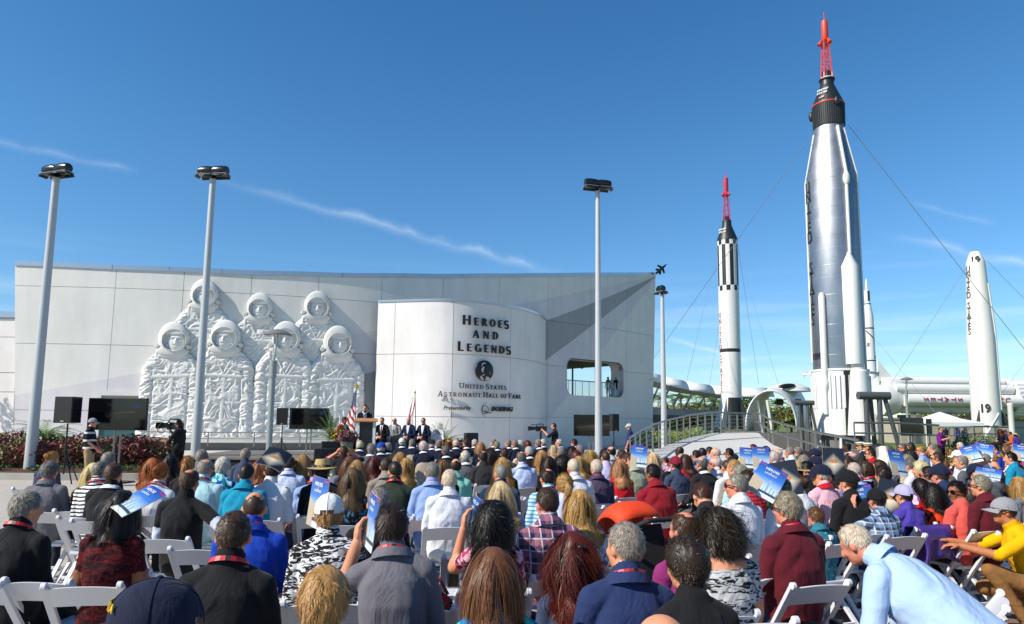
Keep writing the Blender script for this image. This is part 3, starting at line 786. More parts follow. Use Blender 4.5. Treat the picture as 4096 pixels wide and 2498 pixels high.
# ================================================================== GROUND
def paving(name, c1, c2, sx, sy, joint, rough=.85, rot=0, dark=.55, brick=False):
    t = NT(name); a, b = hexc(c1), hexc(c2)
    v = t.map((1, 1, 1), rot=(0, 0, rot)); xyz = t.sep(v)
    n1 = t.noise(.35, 5); n2 = t.noise(9, 5, None, .6); n3 = t.noise(70, 3)
    f = t.math('ADD', t.math('MULTIPLY', n1, .6), t.math('MULTIPLY', n2, .4))
    cc = t.mix(f, a, b)
    def ln(c, p):
        fr = t.math('ABSOLUTE', t.math('SUBTRACT', t.math('FRACT', t.math('DIVIDE', c, p)), .5))
        return t.math('GREATER_THAN', fr, .5 - joint / p)
    yy = xyz[1]; xx = xyz[0]
    if brick: xx = t.math('ADD', xx, t.math('MULTIPLY', t.math('FLOOR', t.math('DIVIDE', yy, sy)), sx * .37))
    j = t.math('MAXIMUM', ln(xx, sx), ln(yy, sy))
    cc = t.mix(t.math('MULTIPLY', j, dark), cc, tuple(x * .35 for x in a))
    spots = t.math('MULTIPLY', t.math('GREATER_THAN', t.noise(2.2, 6, None, .7), .62), .16)
    cc = t.mix(spots, cc, tuple(x * .5 for x in a))
    nm = t.bump(t.math('SUBTRACT', t.math('MULTIPLY', n3, .3), j), .5, .006)
    return t.done(cc, t.math('ADD', t.math('MULTIPLY', n2, .2), rough - .1), 0, nm, .3)
M_plaza = paving('plaza_concrete', '#a39a8e', '#b9b1a6', 3.0, 3.0, .012)
M_brown = paving('stamped_brown_concrete', '#6f5546', '#8d705e', 2.4, 1.6, .014, .8, R(20))
M_road = paving('pale_road', '#b1aa9e', '#c6bfb2', 4.5, 4.5, .01, .9)
M_light = paving('pale_pavers', '#b4b1ab', '#d0cdc6', .42, .16, .010, .8, R(12), .35, True)
M_grass = plain('lawn', '#5d6b2c', .95, 0, .35, 6, .6, 90)
M_mulch = plain('mulch', '#4a2d1b', .95, 0, .5, 14, 1.0, 45)
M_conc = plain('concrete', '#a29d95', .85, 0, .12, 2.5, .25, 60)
M_dconc = plain('dark_concrete', '#6d6a66', .85, 0, .15, 2.5, .25, 60)  # a darker grey concrete for mounts, cradles and slabs
g = MB(); g.grid([[Vector((x, y, -.02)) for x in (-1500, -200, 0, 200, 1500)] for y in (-300, -60, 20, 200, 3000)])
tag(g.obj('ground', M_grass), kind='structure')
g = MB(); g.grid([[Vector((x, y, -.010)) for x in (-60, -30, 0, 22)] for y in (-20, 0, 14, 26.5)]); tag(g.obj('plaza_pavement', M_plaza), kind='structure')
g = MB(); g.grid([[Vector((x, y, -.008)) for x in (-80, -20, 10, 14)] for y in (26.5, 34, 42, 60)]); tag(g.obj('road_pavement', M_road), kind='structure')
g = MB(); g.add([(.9, -8, -.002), (30, -8, -.002), (30, 9.5, -.002), (9, 12.5, -.002), (3.0, 9.5, -.002), (1.6, 5, -.002)], [(0, 1, 2, 3, 4, 5)]); tag(g.obj('brown_pavement', M_brown), kind='structure')
g = MB(); g.box((-11.2, 30.6, .0), (17.5, .45, .012)); tag(g.obj('warning_strip_pavement', plain('warning_red', '#8e3b34', .8, 0, .2, 5)), kind='structure')
# ------------------------------------------------------------------ hall of fame building
WX = np.linspace(-28.8, 12.2, 1700); WC = np.array([-3.52939230e-06, -7.90168127e-05, 1.39237572e-02, 6.93894069e-01, 4.65304065e+01])
WY = np.polyval(WC, WX); WS = np.concatenate([[0], np.cumsum(np.hypot(np.diff(WX), np.diff(WY)))]); WS = WS - np.interp(-27.18, WX, WS)
S_END = 44.6
def zt(s): return float(np.interp(s, [0, 4.6, 9.6, 12, 16.6, 18.1, 23.7, 28.4, 32.8, 40, 45.2], [10.16, 10.07, 10.1, 10.12, 10.35, 10.45, 11.0, 11.62, 12.26, 13.4, 14.28]))
def Wp(s, z, d=0.0):
    lean = max(0.0, min(1.0, (s - 36) / (S_END - 36)))
    s2 = s - (9.0 - z) * .055 * lean - .092 * max(0.0, z - 1.8) * max(0.0, 1 - s / 1.1)
    x = float(np.interp(s2, WS, WX)); y = float(np.interp(s2, WS, WY))
    x2 = float(np.interp(s2 + .05, WS, WX)); y2 = float(np.interp(s2 + .05, WS, WY)); x1 = float(np.interp(s2 - .05, WS, WX)); y1 = float(np.interp(s2 - .05, WS, WY))
    t = Vector((x2 - x1, y2 - y1, 0)).normalized(); n = Vector((t.y, -t.x, 0))
    return Vector((x, y, z)) + n * d, t, n
def img2sz(px, py):
    d = raydir(px, py); f = WY * d.x / d.y - WX; i = int(np.argmin(abs(f))); return float(WS[i]), CAMH + d.z * WY[i] / d.y
def stucco(name, base, rays=False):
    t = NT(name); b = hexc(base)
    if rays:
        uv = t.n('ShaderNodeUVMap'); uv.uv_map = 'wall'; x = t.sep(uv.outputs[0]); s, z = x[0], x[1]
        ang = t.math('MULTIPLY', t.math('ARCTAN2', t.math('SUBTRACT', 14.37, z), t.math('SUBTRACT', 45.18, s)), 57.29578)
        th1 = t.math('ADD', 14.25, t.math('MULTIPLY', s, .062)); th2 = t.math('ADD', 17.7, t.math('MULTIPLY', s, .145))
        mint, lav, dk = hexc('#e0ded7'), hexc('#d6d1d2'), hexc('#a3a3a3')
        cc = t.mix(t.math('GREATER_THAN', ang, th1), mint, lav); cc = t.mix(t.math('GREATER_THAN', ang, th2), cc, dk)
        cc = t.mix(t.math('GREATER_THAN', ang, 32.1), cc, lav); cc = t.mix(t.math('GREATER_THAN', ang, 44.0), cc, mint)
    else: cc = b
    n1 = t.noise(.5, 6, None, .6); st = t.noise(1.2, 4, t.map((1, 1, .18)), .6)
    f = t.math('MULTIPLY', t.math('ADD', n1, st), .5)
    cc = t.mix(1.0, cc, t.ramp(f, [(0.28, .82), (.66, 1.0)]), 'MULTIPLY')
    nm = t.bump(t.noise(38, 4), .22, .006)
    return t.done(cc, .85, 0, nm, .25)
M_wall = stucco('stucco_painted_rays', '#c8cdc8', True); M_white = stucco('stucco_white', '#e2dedb'); M_relief = stucco('relief_white', '#e0dfd9')
M_joint = plain('joint_grey', '#8f8e8c', .9); M_alu = plain('brushed_metal_trim', '#b4bac2', .32, .8, .05); M_whitepaint = plain('white_paint', '#d2d2cf', .45, 0, .05)  # joint material: mid grey backing seen through the panel gaps
bld = empty('exhibit_hall_building', (-8, 42, 0), 0, 'long white exhibition hall with curved front wall, astronaut relief and grey painted rays', 'building')
def child(o, parent=bld):
    o.parent = parent; o.matrix_parent_inverse = parent.matrix_world.inverted() if False else Matrix.Translation(-Vector(parent.location)); return o
VJ = [0, 1.17, 4.76, 8.39, 12.05, 15.83, 19.64, 23.71, 27.93, 32.21, 36.55, 40.81, S_END]; ZJ = [0, 2.1, 5.77, 9.0, None]
def wall_panel(s0, s1, z0, z1, cut=None):
    n = 6; m = 3; gap = .012; th = .07
    P = []; UV = []
    for i in range(m + 1):
        row = []
        for k in range(n + 1):
            s = s0 + gap + (s1 - s0 - 2 * gap) * k / n
            zb = z0 + (gap if z0 > 0 else 0); zt_ = (z1 - gap) if z1 is not None else zt(s)
            z = zb + (zt_ - zb) * i / m; row.append((s, z))
        P.append(row)
    me = bpy.data.meshes.new('wall_panel'); vs = []; fs = []
    for d in (.0, -th):
        for row in P: vs += [Wp(s, z, d)[0] for s, z in row]
    N = (n + 1) * (m + 1); w = n + 1
    uvl = [p for row in P for p in row] * 2
    for i in range(m):
        for k in range(n):
            q = (i * w + k, i * w + k + 1, (i + 1) * w + k + 1, (i + 1) * w + k); fs.append(q); fs.append(tuple(N + j for j in reversed(q)))
    edge = [k for k in range(w)] + [i * w + n for i in range(1, m + 1)] + [m * w + k for k in range(n - 1, -1, -1)] + [i * w for i in range(m - 1, 0, -1)]
    for a, b in zip(edge, edge[1:] + edge[:1]): fs.append((b, a, N + a, N + b))
    me.from_pydata(vs, [], fs); me.materials.append(M_wall)
    uvlay = me.uv_layers.new(name='wall')
    for lp in me.loops: uvlay.data[lp.index].uv = uvl[lp.vertex_index]
    if cut is not None: me = boolcut(me, cut)
    return child(link('wall_panel', me))
def boolcut(me, cut):
    a = bpy.data.objects.new('tmpa', me); b = bpy.data.objects.new('tmpb', cut); col.objects.link(a); col.objects.link(b)
    md = a.modifiers.new('b', 'BOOLEAN'); md.object = b; md.operation = 'DIFFERENCE'; md.solver = 'EXACT'
    dg = bpy.context.evaluated_depsgraph_get(); dg.update()
    r = bpy.data.meshes.new_from_object(a.evaluated_get(dg)); bpy.data.objects.remove(a); bpy.data.objects.remove(b); return r
def rrect(x0, x1, y0, y1, r, n=6):
    pts = []
    for cx, cy, a0 in ((x1 - r, y1 - r, 0), (x0 + r, y1 - r, 90), (x0 + r, y0 + r, 180), (x1 - r, y0 + r, 270)):
        for k in range(n + 1):
            a = R(a0 + 90 * k / n); pts.append((cx + r * math.cos(a), cy + r * math.sin(a)))
    return pts
WIN = (34.05, 40.35, 3.72, 6.42)
wc, wt, wnr = Wp(37.2, 5.0)
def win_pts(sh=0): return rrect(WIN[0] - 37.2 - sh, WIN[1] - 37.2 + sh, WIN[2] - sh, WIN[3] + sh, .62 + sh)
WM = Matrix((wt, Vector((0, 0, 1)), wnr)).transposed().to_4x4(); WM.translation = Vector((wc.x, wc.y, 0))
cb = MB(); cb.prism(win_pts(), 9.0, WM @ Matrix.Translation((0, 0, -4.5))); cutter = cb.mesh('cut', [])
for i in range(len(VJ) - 1):
    for j in range(4):
        s0, s1 = VJ[i], VJ[i + 1]; z0, z1 = ZJ[j], ZJ[j + 1]
        if 20.4 < s0 and s1 < 31.6 and j < 3: continue
        c = cutter if (s0 < WIN[1] and s1 > WIN[0] and j in (1, 2)) else None
        wall_panel(s0, s1, z0, z1, c)
# backing, ends, roof
mb = MB(); Sg = list(np.linspace(0.02, S_END - .02, 60))
mb.grid([[Wp(s, 0, -.05)[0] for s in Sg], [Wp(s, 5, -.05)[0] for s in Sg], [Wp(s, zt(s) - .02, -.05)[0] for s in Sg]])
mb.grid([[Wp(s, 0, -.40)[0] for s in Sg], [Wp(s, 5, -.40)[0] for s in Sg], [Wp(s, zt(s) - .02, -.40)[0] for s in Sg]])
mb.grid([[Wp(s, zt(s) - .02, -.05)[0] for s in Sg], [Wp(s, zt(s) - .02, -.40)[0] for s in Sg]])
for s in (.02, S_END - .02):
    mb.grid([[Wp(s, z, -.05)[0] for z in (0, 5, zt(s) - .02)], [Wp(s, z, -.40)[0] for z in (0, 5, zt(s) - .02)]])
me = mb.mesh('backing_wall', [M_joint]); me = boolcut(me, cutter); child(link('backing_wall', me))
mb = MB()
mb.grid([[Wp(0.05, z, -.38)[0] + Vector((0, k, 0)) for z in (0, 9.6)] for k in (0, 14)])
mb.grid([[Wp(s, 9.6, -.42)[0] + Vector((0, k, 0)) for s in Sg[:40]] for k in (0, 14)])
child(mb.obj('flat_roof', M_white))
# coping of folded metal, in lengths
cs = [0.0, 4.55, 7.6, 10.4, 13.8, 17.2, 21.0, 25.0, 29.0, 33.2, 37.2, 41.0, S_END]
for a, b in zip(cs, cs[1:]):
    ss = np.linspace(a + .012, b - .012, 7); mb = MB(); e = [-.045, -.0, .30]
    prof = [(.06, -.02), (.06, .26), (-.45, .30), (-.45, 0)]
    mb.grid([[Wp(s, zt(s) + z, d)[0] for s in ss] for d, z in prof] + [[Wp(s, zt(s) - .02, .06)[0] for s in ss]])
    child(mb.obj('coping', M_alu))
for s in (2.6, 6.7, 14.2, 20.7, 27.2, 32.1):
    mb = MB(); p = Wp(s, zt(s) + .29, -.2)[0]; mb.cyl(p, p + Vector((0, 0, .5)), .012, .008, 6); child(mb.obj('lightning_rod', M_alu))
# window: reveal, terrace behind it
mb = MB(); o = win_pts(0); n = len(o)
mb.add([WM @ Vector((x, y, .004)) for x, y in o] + [WM @ Vector((x, y, -1.3)) for x, y in o], [(k, (k + 1) % n, n + (k + 1) % n, n + k) for k in range(n)])
child(mb.obj('window_reveal', M_white, None, .6))
def wl_(x, z, d): return WM @ Vector((x, z, d))
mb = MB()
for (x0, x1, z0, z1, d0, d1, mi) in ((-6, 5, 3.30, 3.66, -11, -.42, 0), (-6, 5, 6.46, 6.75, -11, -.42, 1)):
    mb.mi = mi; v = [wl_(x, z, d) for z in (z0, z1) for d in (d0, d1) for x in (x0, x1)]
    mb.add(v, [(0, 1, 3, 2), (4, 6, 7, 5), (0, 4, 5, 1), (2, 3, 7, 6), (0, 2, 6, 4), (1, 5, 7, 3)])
mb.mi = 2
for x, d in ((.1, -2.6), (1.0, -4.5), (2.55, -2.4), (-3.0, -7)): mb.cyl(wl_(x, 3.6, d), wl_(x, 6.5, d), .07, .07, 8)
for x, d in ((-2.6, -2), (.6, -3), (2.0, -3.4)):
    mb.ell(wl_(x, 6.2, d), (.14, .14, .12)); [mb.bar(wl_(x, 6.2, d), wl_(x + .7 * math.cos(a), 6.22, d + .7 * math.sin(a)), .14, .02) for a in (0.3, 2.4, 4.5)]
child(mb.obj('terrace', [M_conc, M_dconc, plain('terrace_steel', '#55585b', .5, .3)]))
mb = MB(); mb.add([wl_(x, z, -.75) for x, z in ((-3.1, 3.7), (3.1, 3.7), (3.1, 4.82), (-3.1, 4.82))], [(0, 1, 2, 3)])
tg = NT('balustrade_glass'); tg.b.inputs['Alpha'].default_value = .28; M_glass = tg.done((.42, .48, .50), .08, 0)
child(mb.obj('balustrade_glass', M_glass))
mb = MB(); mb.cyl(wl_(-3.1, 4.86, -.75), wl_(3.1, 4.86, -.75), .04, .04, 8)
for k in range(9): mb.bar(wl_(-3 + k * .75, 3.66, -.75), wl_(-3 + k * .75, 4.86, -.75), .05)
child(mb.obj('balustrade_rail', M_alu))
# door behind the left screen
dc, dt, dn = Wp(5.53, 0); DM = Matrix((dt, Vector((0, 0, 1)), dn)).transposed().to_4x4(); DM.translation = dc
mb = MB(); out = [(-1.2, 0), (-1.2, 3.2), (1.2, 3.2), (1.2, 0), (.98, 0), (.98, 2.95), (-.98, 2.95), (-.98, 0)]
mb.prism(out, .16, DM @ Matrix.Translation((0, 0, .004))); child(mb.obj('door_frame', M_whitepaint))
mb = MB(); mb.prism([(-.98, 0), (-.98, 2.45), (.98, 2.45), (.98, 0)], .05, DM @ Matrix.Translation((0, 0, .01))); mb.mi = 1; mb.prism([(-.98, 2.47), (-.98, 2.95), (.98, 2.95), (.98, 2.47)], .03, DM @ Matrix.Translation((0, 0, .01)))
child(mb.obj('door', [plain('teal_door', '#2f5a5c', .35), plain('door_header', '#9b9483', .7)]))
# rounded drum in front of the wall
DPX = [1497, 1560, 1640, 1720, 1796, 1900, 2000, 2060, 2105, 2145, 2170, 2180]; DY = [41.2, 40.95, 40.65, 40.4, 40.38, 40.9, 41.9, 42.8, 43.8, 45.2, 46.6, 48.0]
dX = np.array([gx(p, y) for p, y in zip(DPX, DY)]); dYy = np.array(DY); du = np.concatenate([[0], np.cumsum(np.hypot(np.diff(dX), np.diff(dYy)))]); DL = du[-1]
def cspline(u, xs, ys):     # smooth interpolation through the plan points
    i = int(np.clip(np.searchsorted(xs, u) - 1, 0, len(xs) - 2)); h = xs[i + 1] - xs[i]; t = (u - xs[i]) / h
    m = lambda k: (ys[min(k + 1, len(ys) - 1)] - ys[max(k - 1, 0)]) / (xs[min(k + 1, len(xs) - 1)] - xs[max(k - 1, 0)])
    return (2 * t ** 3 - 3 * t ** 2 + 1) * ys[i] + (t ** 3 - 2 * t ** 2 + t) * h * m(i) + (-2 * t ** 3 + 3 * t ** 2) * ys[i + 1] + (t ** 3 - t ** 2) * h * m(i + 1)
def Dp(u, z, d=0.0):
    u = float(np.clip(u, 0, DL)); x, y = cspline(u, du, dX), cspline(u, du, dYy)
    e = .04; a, b = max(u - e, 0), min(u + e, DL)
    t = Vector((cspline(b, du, dX) - cspline(a, du, dX), cspline(b, du, dYy) - cspline(a, du, dYy), 0)).normalized(); n = Vector((t.y, -t.x, 0))
    return Vector((x, y, z)) + n * d, t, n
def px2u(px):
    lo, hi = 0, DL
    for _ in range(50):
        m = (lo + hi) / 2; p = Dp(m, 0)[0]
        if p.x / p.y < gx(px, 10) / 10: lo = m
        else: hi = m
    return lo
DTOP = 8.9
dj = [0, px2u(1567), px2u(1805), px2u(2039), DL]; dz = [0, 2.0, 5.72, DTOP]
for i in range(4):
    for j in range(3):
        mb = MB(); n = 10; u0, u1 = dj[i] + (.014 if i else 0), dj[i + 1] - (.014 if i < 3 else 0); z0, z1 = dz[j] + (.014 if j else 0), dz[j + 1] - (.014 if j < 2 else 0)
        us = np.linspace(u0, u1, n + 1)
        A = [[Dp(u, z, .0)[0] for u in us] for z in (z0, z1)]; B = [[Dp(u, z, -.07)[0] for u in us] for z in (z0, z1)]
        mb.grid([B[0], A[0], A[1], B[1]]); mb.grid([[A[0][0], A[1][0]], [B[0][0], B[1][0]]]); mb.grid([[A[0][-1], A[1][-1]], [B[0][-1], B[1][-1]]])
        child(mb.obj('drum_panel', M_white, None, .5))
mb = MB(); us = np.linspace(0, DL, 50); mb.grid([[Dp(u, z, -.06)[0] for u in us] for z in (0, DTOP - .02)]); mb.grid([[Dp(u, DTOP - .02, -.06)[0] for u in us], [Dp(u, DTOP - .02, -.3)[0] + Vector((0, 5, 0)) for u in us]])
child(mb.obj('drum_core', M_joint))
mb = MB(); us = np.linspace(0, DL, 50); mb.grid([[Dp(u, DTOP + z, d)[0] for u in us] for d, z in ((.04, -.01), (.05, .14), (-.4, .17), (-.4, 0))]); child(mb.obj('drum_coping', M_alu))
# ------------------------------------------------------------------ lettering on the drum
def arc(cx, cy, rx, ry, a0, a1, n=14): return [(cx + rx * math.cos(R(a0 + (a1 - a0) * k / n)), cy + ry * math.sin(R(a0 + (a1 - a0) * k / n))) for k in range(n + 1)]
def glyph(ch, T, t, serif):
    """strokes of a capital of height 1: list of quads (outline polygons); also its width"""
    q = []
    def st(x0, y0, x1, y1, w): # stroke of horizontal thickness w for steep lines, vertical thickness for flat ones
        if abs(x1 - x0) < abs(y1 - y0) * 1.2: q.append([(x0 - w / 2, y0), (x0 + w / 2, y0), (x1 + w / 2, y1), (x1 - w / 2, y1)])
        else: q.append([(x0, y0 - w / 2), (x1, y1 - w / 2), (x1, y1 + w / 2), (x0, y0 + w / 2)])
    def cv(cx, cy, rx, ry, a0, a1):  # thick where vertical, thin where flat
        o = arc(cx, cy, rx, ry, a0, a1); i = arc(cx, cy, rx - T, ry - t, a0, a1)
        for k in range(len(o) - 1): q.append([o[k], o[k + 1], i[k + 1], i[k]])
    def sf(x, y, w=None):
        if serif: w = w or T * 2.6; q.append([(x - w / 2, y - t * .5), (x + w / 2, y - t * .5), (x + w / 2, y + t * .5), (x - w / 2, y + t * .5)])
    h = T / 2
    if ch == 'H': w = .78; st(h, 0, h, 1, T); st(w - h, 0, w - h, 1, T); st(h, .5, w - h, .5, t); [sf(x, y) for x in (h, w - h) for y in (t / 2, 1 - t / 2)]
    elif ch in 'EFL':
        w = .56; st(h, 0, h, 1, T); sf(h, t / 2); sf(h, 1 - t / 2)
        if ch != 'L': st(h, 1 - t / 2, w, 1 - t / 2, t); st(h, .52, w * .86, .52, t)
        if ch != 'F': st(h, t / 2, w, t / 2, t)
        if serif: st(w, .02 if ch != 'F' else .8, w, .2 if ch != 'F' else 1, t)
    elif ch in 'RP':
        w = .62; st(h, 0, h, 1, T); cv(.32, .74, .30, .26, -90, 90); st(h, 1 - t / 2, .33, 1 - t / 2, t); st(h, .48 + t / 2, .33, .48 + t / 2, t); sf(h, t / 2); sf(h, 1 - t / 2)
        if ch == 'R': st(.34, .5, w, 0, T); sf(w - .02, t / 2, T * 1.6)
    elif ch in 'OGC':
        w = .86; cv(.43, .5, .43, .51, *((0, 360) if ch == 'O' else (42, 322)))
        if ch == 'G': st(w - h, .02, w - h, .46, T); st(.5, .46, w, .46, t)
    elif ch == 'S':
        w = .54; rx = .265; o = arc(.27, .745, rx, .262, 35, 270, 12) + arc(.27, .26, rx, .27, 90, -145, 12)
        for k in range(len(o) - 1):
            (x0, y0), (x1, y1) = o[k], o[k + 1]; dx, dy = x1 - x0, y1 - y0; L = math.hypot(dx, dy) + 1e-6; wv = t + (T - t) * abs(dy) / L * .9 + (T - t) * .45 * (8 < k < 17); nx, ny = -dy / L * wv / 2, dx / L * wv / 2
            q.append([(x0 + nx, y0 + ny), (x1 + nx, y1 + ny), (x1 - nx, y1 - ny), (x0 - nx, y0 - ny)])
    elif ch == 'A': w = .76; st(.04, 0, .37, 1, t * 1.15); st(w - .10, 0, .39, 1, T); st(.16, .34, .58, .34, t); sf(.04, t / 2); sf(w - .1, t / 2)
    elif ch == 'N': w = .80; st(h, 0, h, 1, t * 1.2); st(w - h, 0, w - h, 1, t * 1.2); st(h, 1, w - h, 0, T); sf(h, t / 2); sf(w - h, 1 - t / 2); sf(h - .04, 1 - t / 2, T * 1.6)
    elif ch == 'D': w = .78; st(h, 0, h, 1, T); cv(.30, .5, .48, .5, -90, 90); st(h, t / 2, .31, t / 2, t); st(h, 1 - t / 2, .31, 1 - t / 2, t); sf(h, t / 2); sf(h, 1 - t / 2)
    elif ch == 'U': w = .76; st(h, .3, h, 1, T); st(w - t * .6, .3, w - t * .6, 1, t * 1.15); cv(.38, .31, .38, .32, 180, 360); sf(h, 1 - t / 2); sf(w - t * .6, 1 - t / 2)
    elif ch == 'I': w = T; st(h, 0, h, 1, T); sf(h, t / 2); sf(h, 1 - t / 2)
    elif ch == 'T': w = .68; st(.34, 0, .34, 1, T); st(0, 1 - t / 2, w, 1 - t / 2, t); sf(.34, t / 2); (st(.02, .84, .02, 1, t), st(w - .02, .84, w - .02, 1, t)) if serif else None
    elif ch == 'M': w = .98; st(.07, 0, .12, 1, t * 1.2); st(w - .07, 0, w - .12, 1, T); st(.13, 1, .48, .05, T); st(w - .14, 1, .5, .05, t * 1.2); sf(.07, t / 2); sf(w - .07, t / 2)
    else: w = .35
    return q, w
M_black = plain('letter_black', '#101114', .35)
def letter_mesh(ch, H, T, t, serif, depth):
    q, w = glyph(ch, T, t, serif); mb = MB()
    for i, p in enumerate(q):
        P = [(x * H, y * H) for x, y in p]
        mb.prism(P, depth - .0008 * (i % 7), Matrix.Translation((0, 0, .0004 * (i % 5))))
    return mb.mesh('letter', [M_black]), w * H
def drum_text(words, pl, pr, py, H, Hs, T, t, serif, std=.16, depth=.07, wx=1.0):
    ul, ur = px2u(pl), px2u(pr); pxc = (pl + pr) / 2; uc = (ul + ur) / 2
    z0 = zat(pxc, py, Dp(px2u(pxc), 0)[0].y)
    seq = []; W = 0; n = 0
    for wd in words:
        for ci, ch in enumerate(wd):
            big = (ci == 0 and wd not in ('and', 'of')); h = H if big else Hs
            w = glyph(ch.upper(), T, t, serif)[1] * h * wx; seq.append([ch.upper(), h, W, w, n]); W += w; n += 1
        W += Hs * .42
    W -= Hs * .42; track = (ur - ul - W) / max(1, n - 1)
    for ch, h, x, w, k in seq:
        me, _ = letter_mesh(ch, h, T * (Hs / h) ** .35, t, serif, depth); me.transform(Matrix.Scale(wx, 4, (1, 0, 0)))
        p, tt, nn = Dp(ul + x + k * track + w / 2, z0, std)
        M = Matrix((tt, Vector((0, 0, 1)), nn)).transposed().to_4x4(); M.translation = p
        o = child(link('letter', me)); o.matrix_basis = M @ Matrix.Translation((-w / 2, 0, 0))
drum_text(['HEROES'], 1839, 2020, 1307, .58, .47, .27, .14, False, wx=1.12)
drum_text(['and'], 1880, 1981, 1357, .47, .47, .27, .14, False, wx=1.12)
drum_text(['LEGENDS'], 1822, 2029, 1411, .58, .47, .27, .14, False, wx=1.12)
drum_text(['UNITED', 'STATES'], 1833, 2017, 1557, .31, .24, .17, .11, True, .12, .05, 1.1)
drum_text(['ASTRONAUT', 'HALL', 'of', 'FAME'], 1752, 2075, 1590, .31, .24, .17, .11, True, .12, .05, 1.1)
def text_mesh(s, size, depth=0.0, bold=0.0, shear=0.0, name='letter', align='CENTER', sx=1.0):
    cu = bpy.data.curves.new(name, 'FONT'); cu.body = s; cu.size = size; cu.extrude = depth / 2; cu.offset = bold; cu.shear = shear; cu.align_x = align; cu.resolution_u = 2
    o = bpy.data.objects.new('tmp', cu); col.objects.link(o); dg = bpy.context.evaluated_depsgraph_get(); dg.update()
    me = bpy.data.meshes.new_from_object(o.evaluated_get(dg)); bpy.data.objects.remove(o)
    me.transform(Matrix.Translation((0, 0, depth / 2)) @ Matrix.Scale(sx, 4, (1, 0, 0))); me.name = name; me.materials.clear(); return me
def on_drum(me, px, py, mat, std=.10, name='lettering'):
    u = px2u(px); p = Dp(u, 0)[0]; z0 = zat(px, py, p.y); p, tt, nn = Dp(u, z0, std)
    M = Matrix((tt, Vector((0, 0, 1)), nn)).transposed().to_4x4(); M.translation = p
    me.materials.clear(); me.materials.append(mat); o = child(link(name, me)); o.matrix_basis = M; return o
x = 1784
for wd, px in (('Presented', 1814), ('by', 1869)): on_drum(text_mesh(wd, .32, .04, .006, .28, sx=.98), px, 1640, M_black)
on_drum(text_mesh('BOEING', .34, .05, .022, .26, sx=1.32), 2002, 1645, M_black)
mb = MB(); ring = [Vector((.24 * math.cos(a), .24 * math.sin(a), .02)) for a in [2 * math.pi * k / 28 for k in range(28)]]
mb.tube(ring, .018, 6, closed=True)
mb.tube([Vector((.42 * math.cos(a) * .42 - .02, .42 * math.sin(a), .05)).xyz for a in [R(60 + 240 * k / 14) for k in range(15)]], [.01] * 5 + [.022] * 5 + [.01] * 5, 6)
mb.prism([(-.05, -.03), (.15, -.13), (.48, -.17), (.48, -.20), (.1, -.19), (-.08, -.08)], .04)
on_drum(mb.mesh('orbit_emblem', [M_black]), 1935, 1640, M_black, .10, 'orbit_emblem')
# round emblem with a suited figure in profile
mb = MB(); mb.lathe([(.62, 0), (.62, .06), (.60, .075)], 40)
em = on_drum(mb.mesh('round_emblem', [M_black], 1.0), 1930, 1484, M_black, .10, 'round_emblem')
mb = MB()
for poly in ([(-.20, .44), (-.02, .50), (.10, .42), (-.02, .44), (-.14, .36), (-.22, .22)], [(-.24, .05), (-.19, .18), (-.05, .24), (-.03, .16), (-.08, .10), (-.06, .02), (-.12, -.02), (-.10, -.10), (-.20, -.12), (-.19, -.04)],
             [(-.18, -.28), (-.02, -.20), (.02, -.24), (-.14, -.33)], [(-.34, -.42), (-.24, -.30), (-.10, -.46), (-.06, -.60), (-.2, -.56)], [(.02, -.58), (.12, -.34), (.30, -.38), (.36, -.48), (.20, -.57)], [(.34, -.06), (.40, -.14), (.34, -.24), (.36, -.14)]):
    mb.prism(poly, .012, Matrix.Translation((0, 0, .076)))
mb.ell((-.26, .27, .08), (.012, .012, .006))
o = mb.obj('emblem_figure', plain('emblem_silver', '#b9b9b9', .5)); o.parent = em
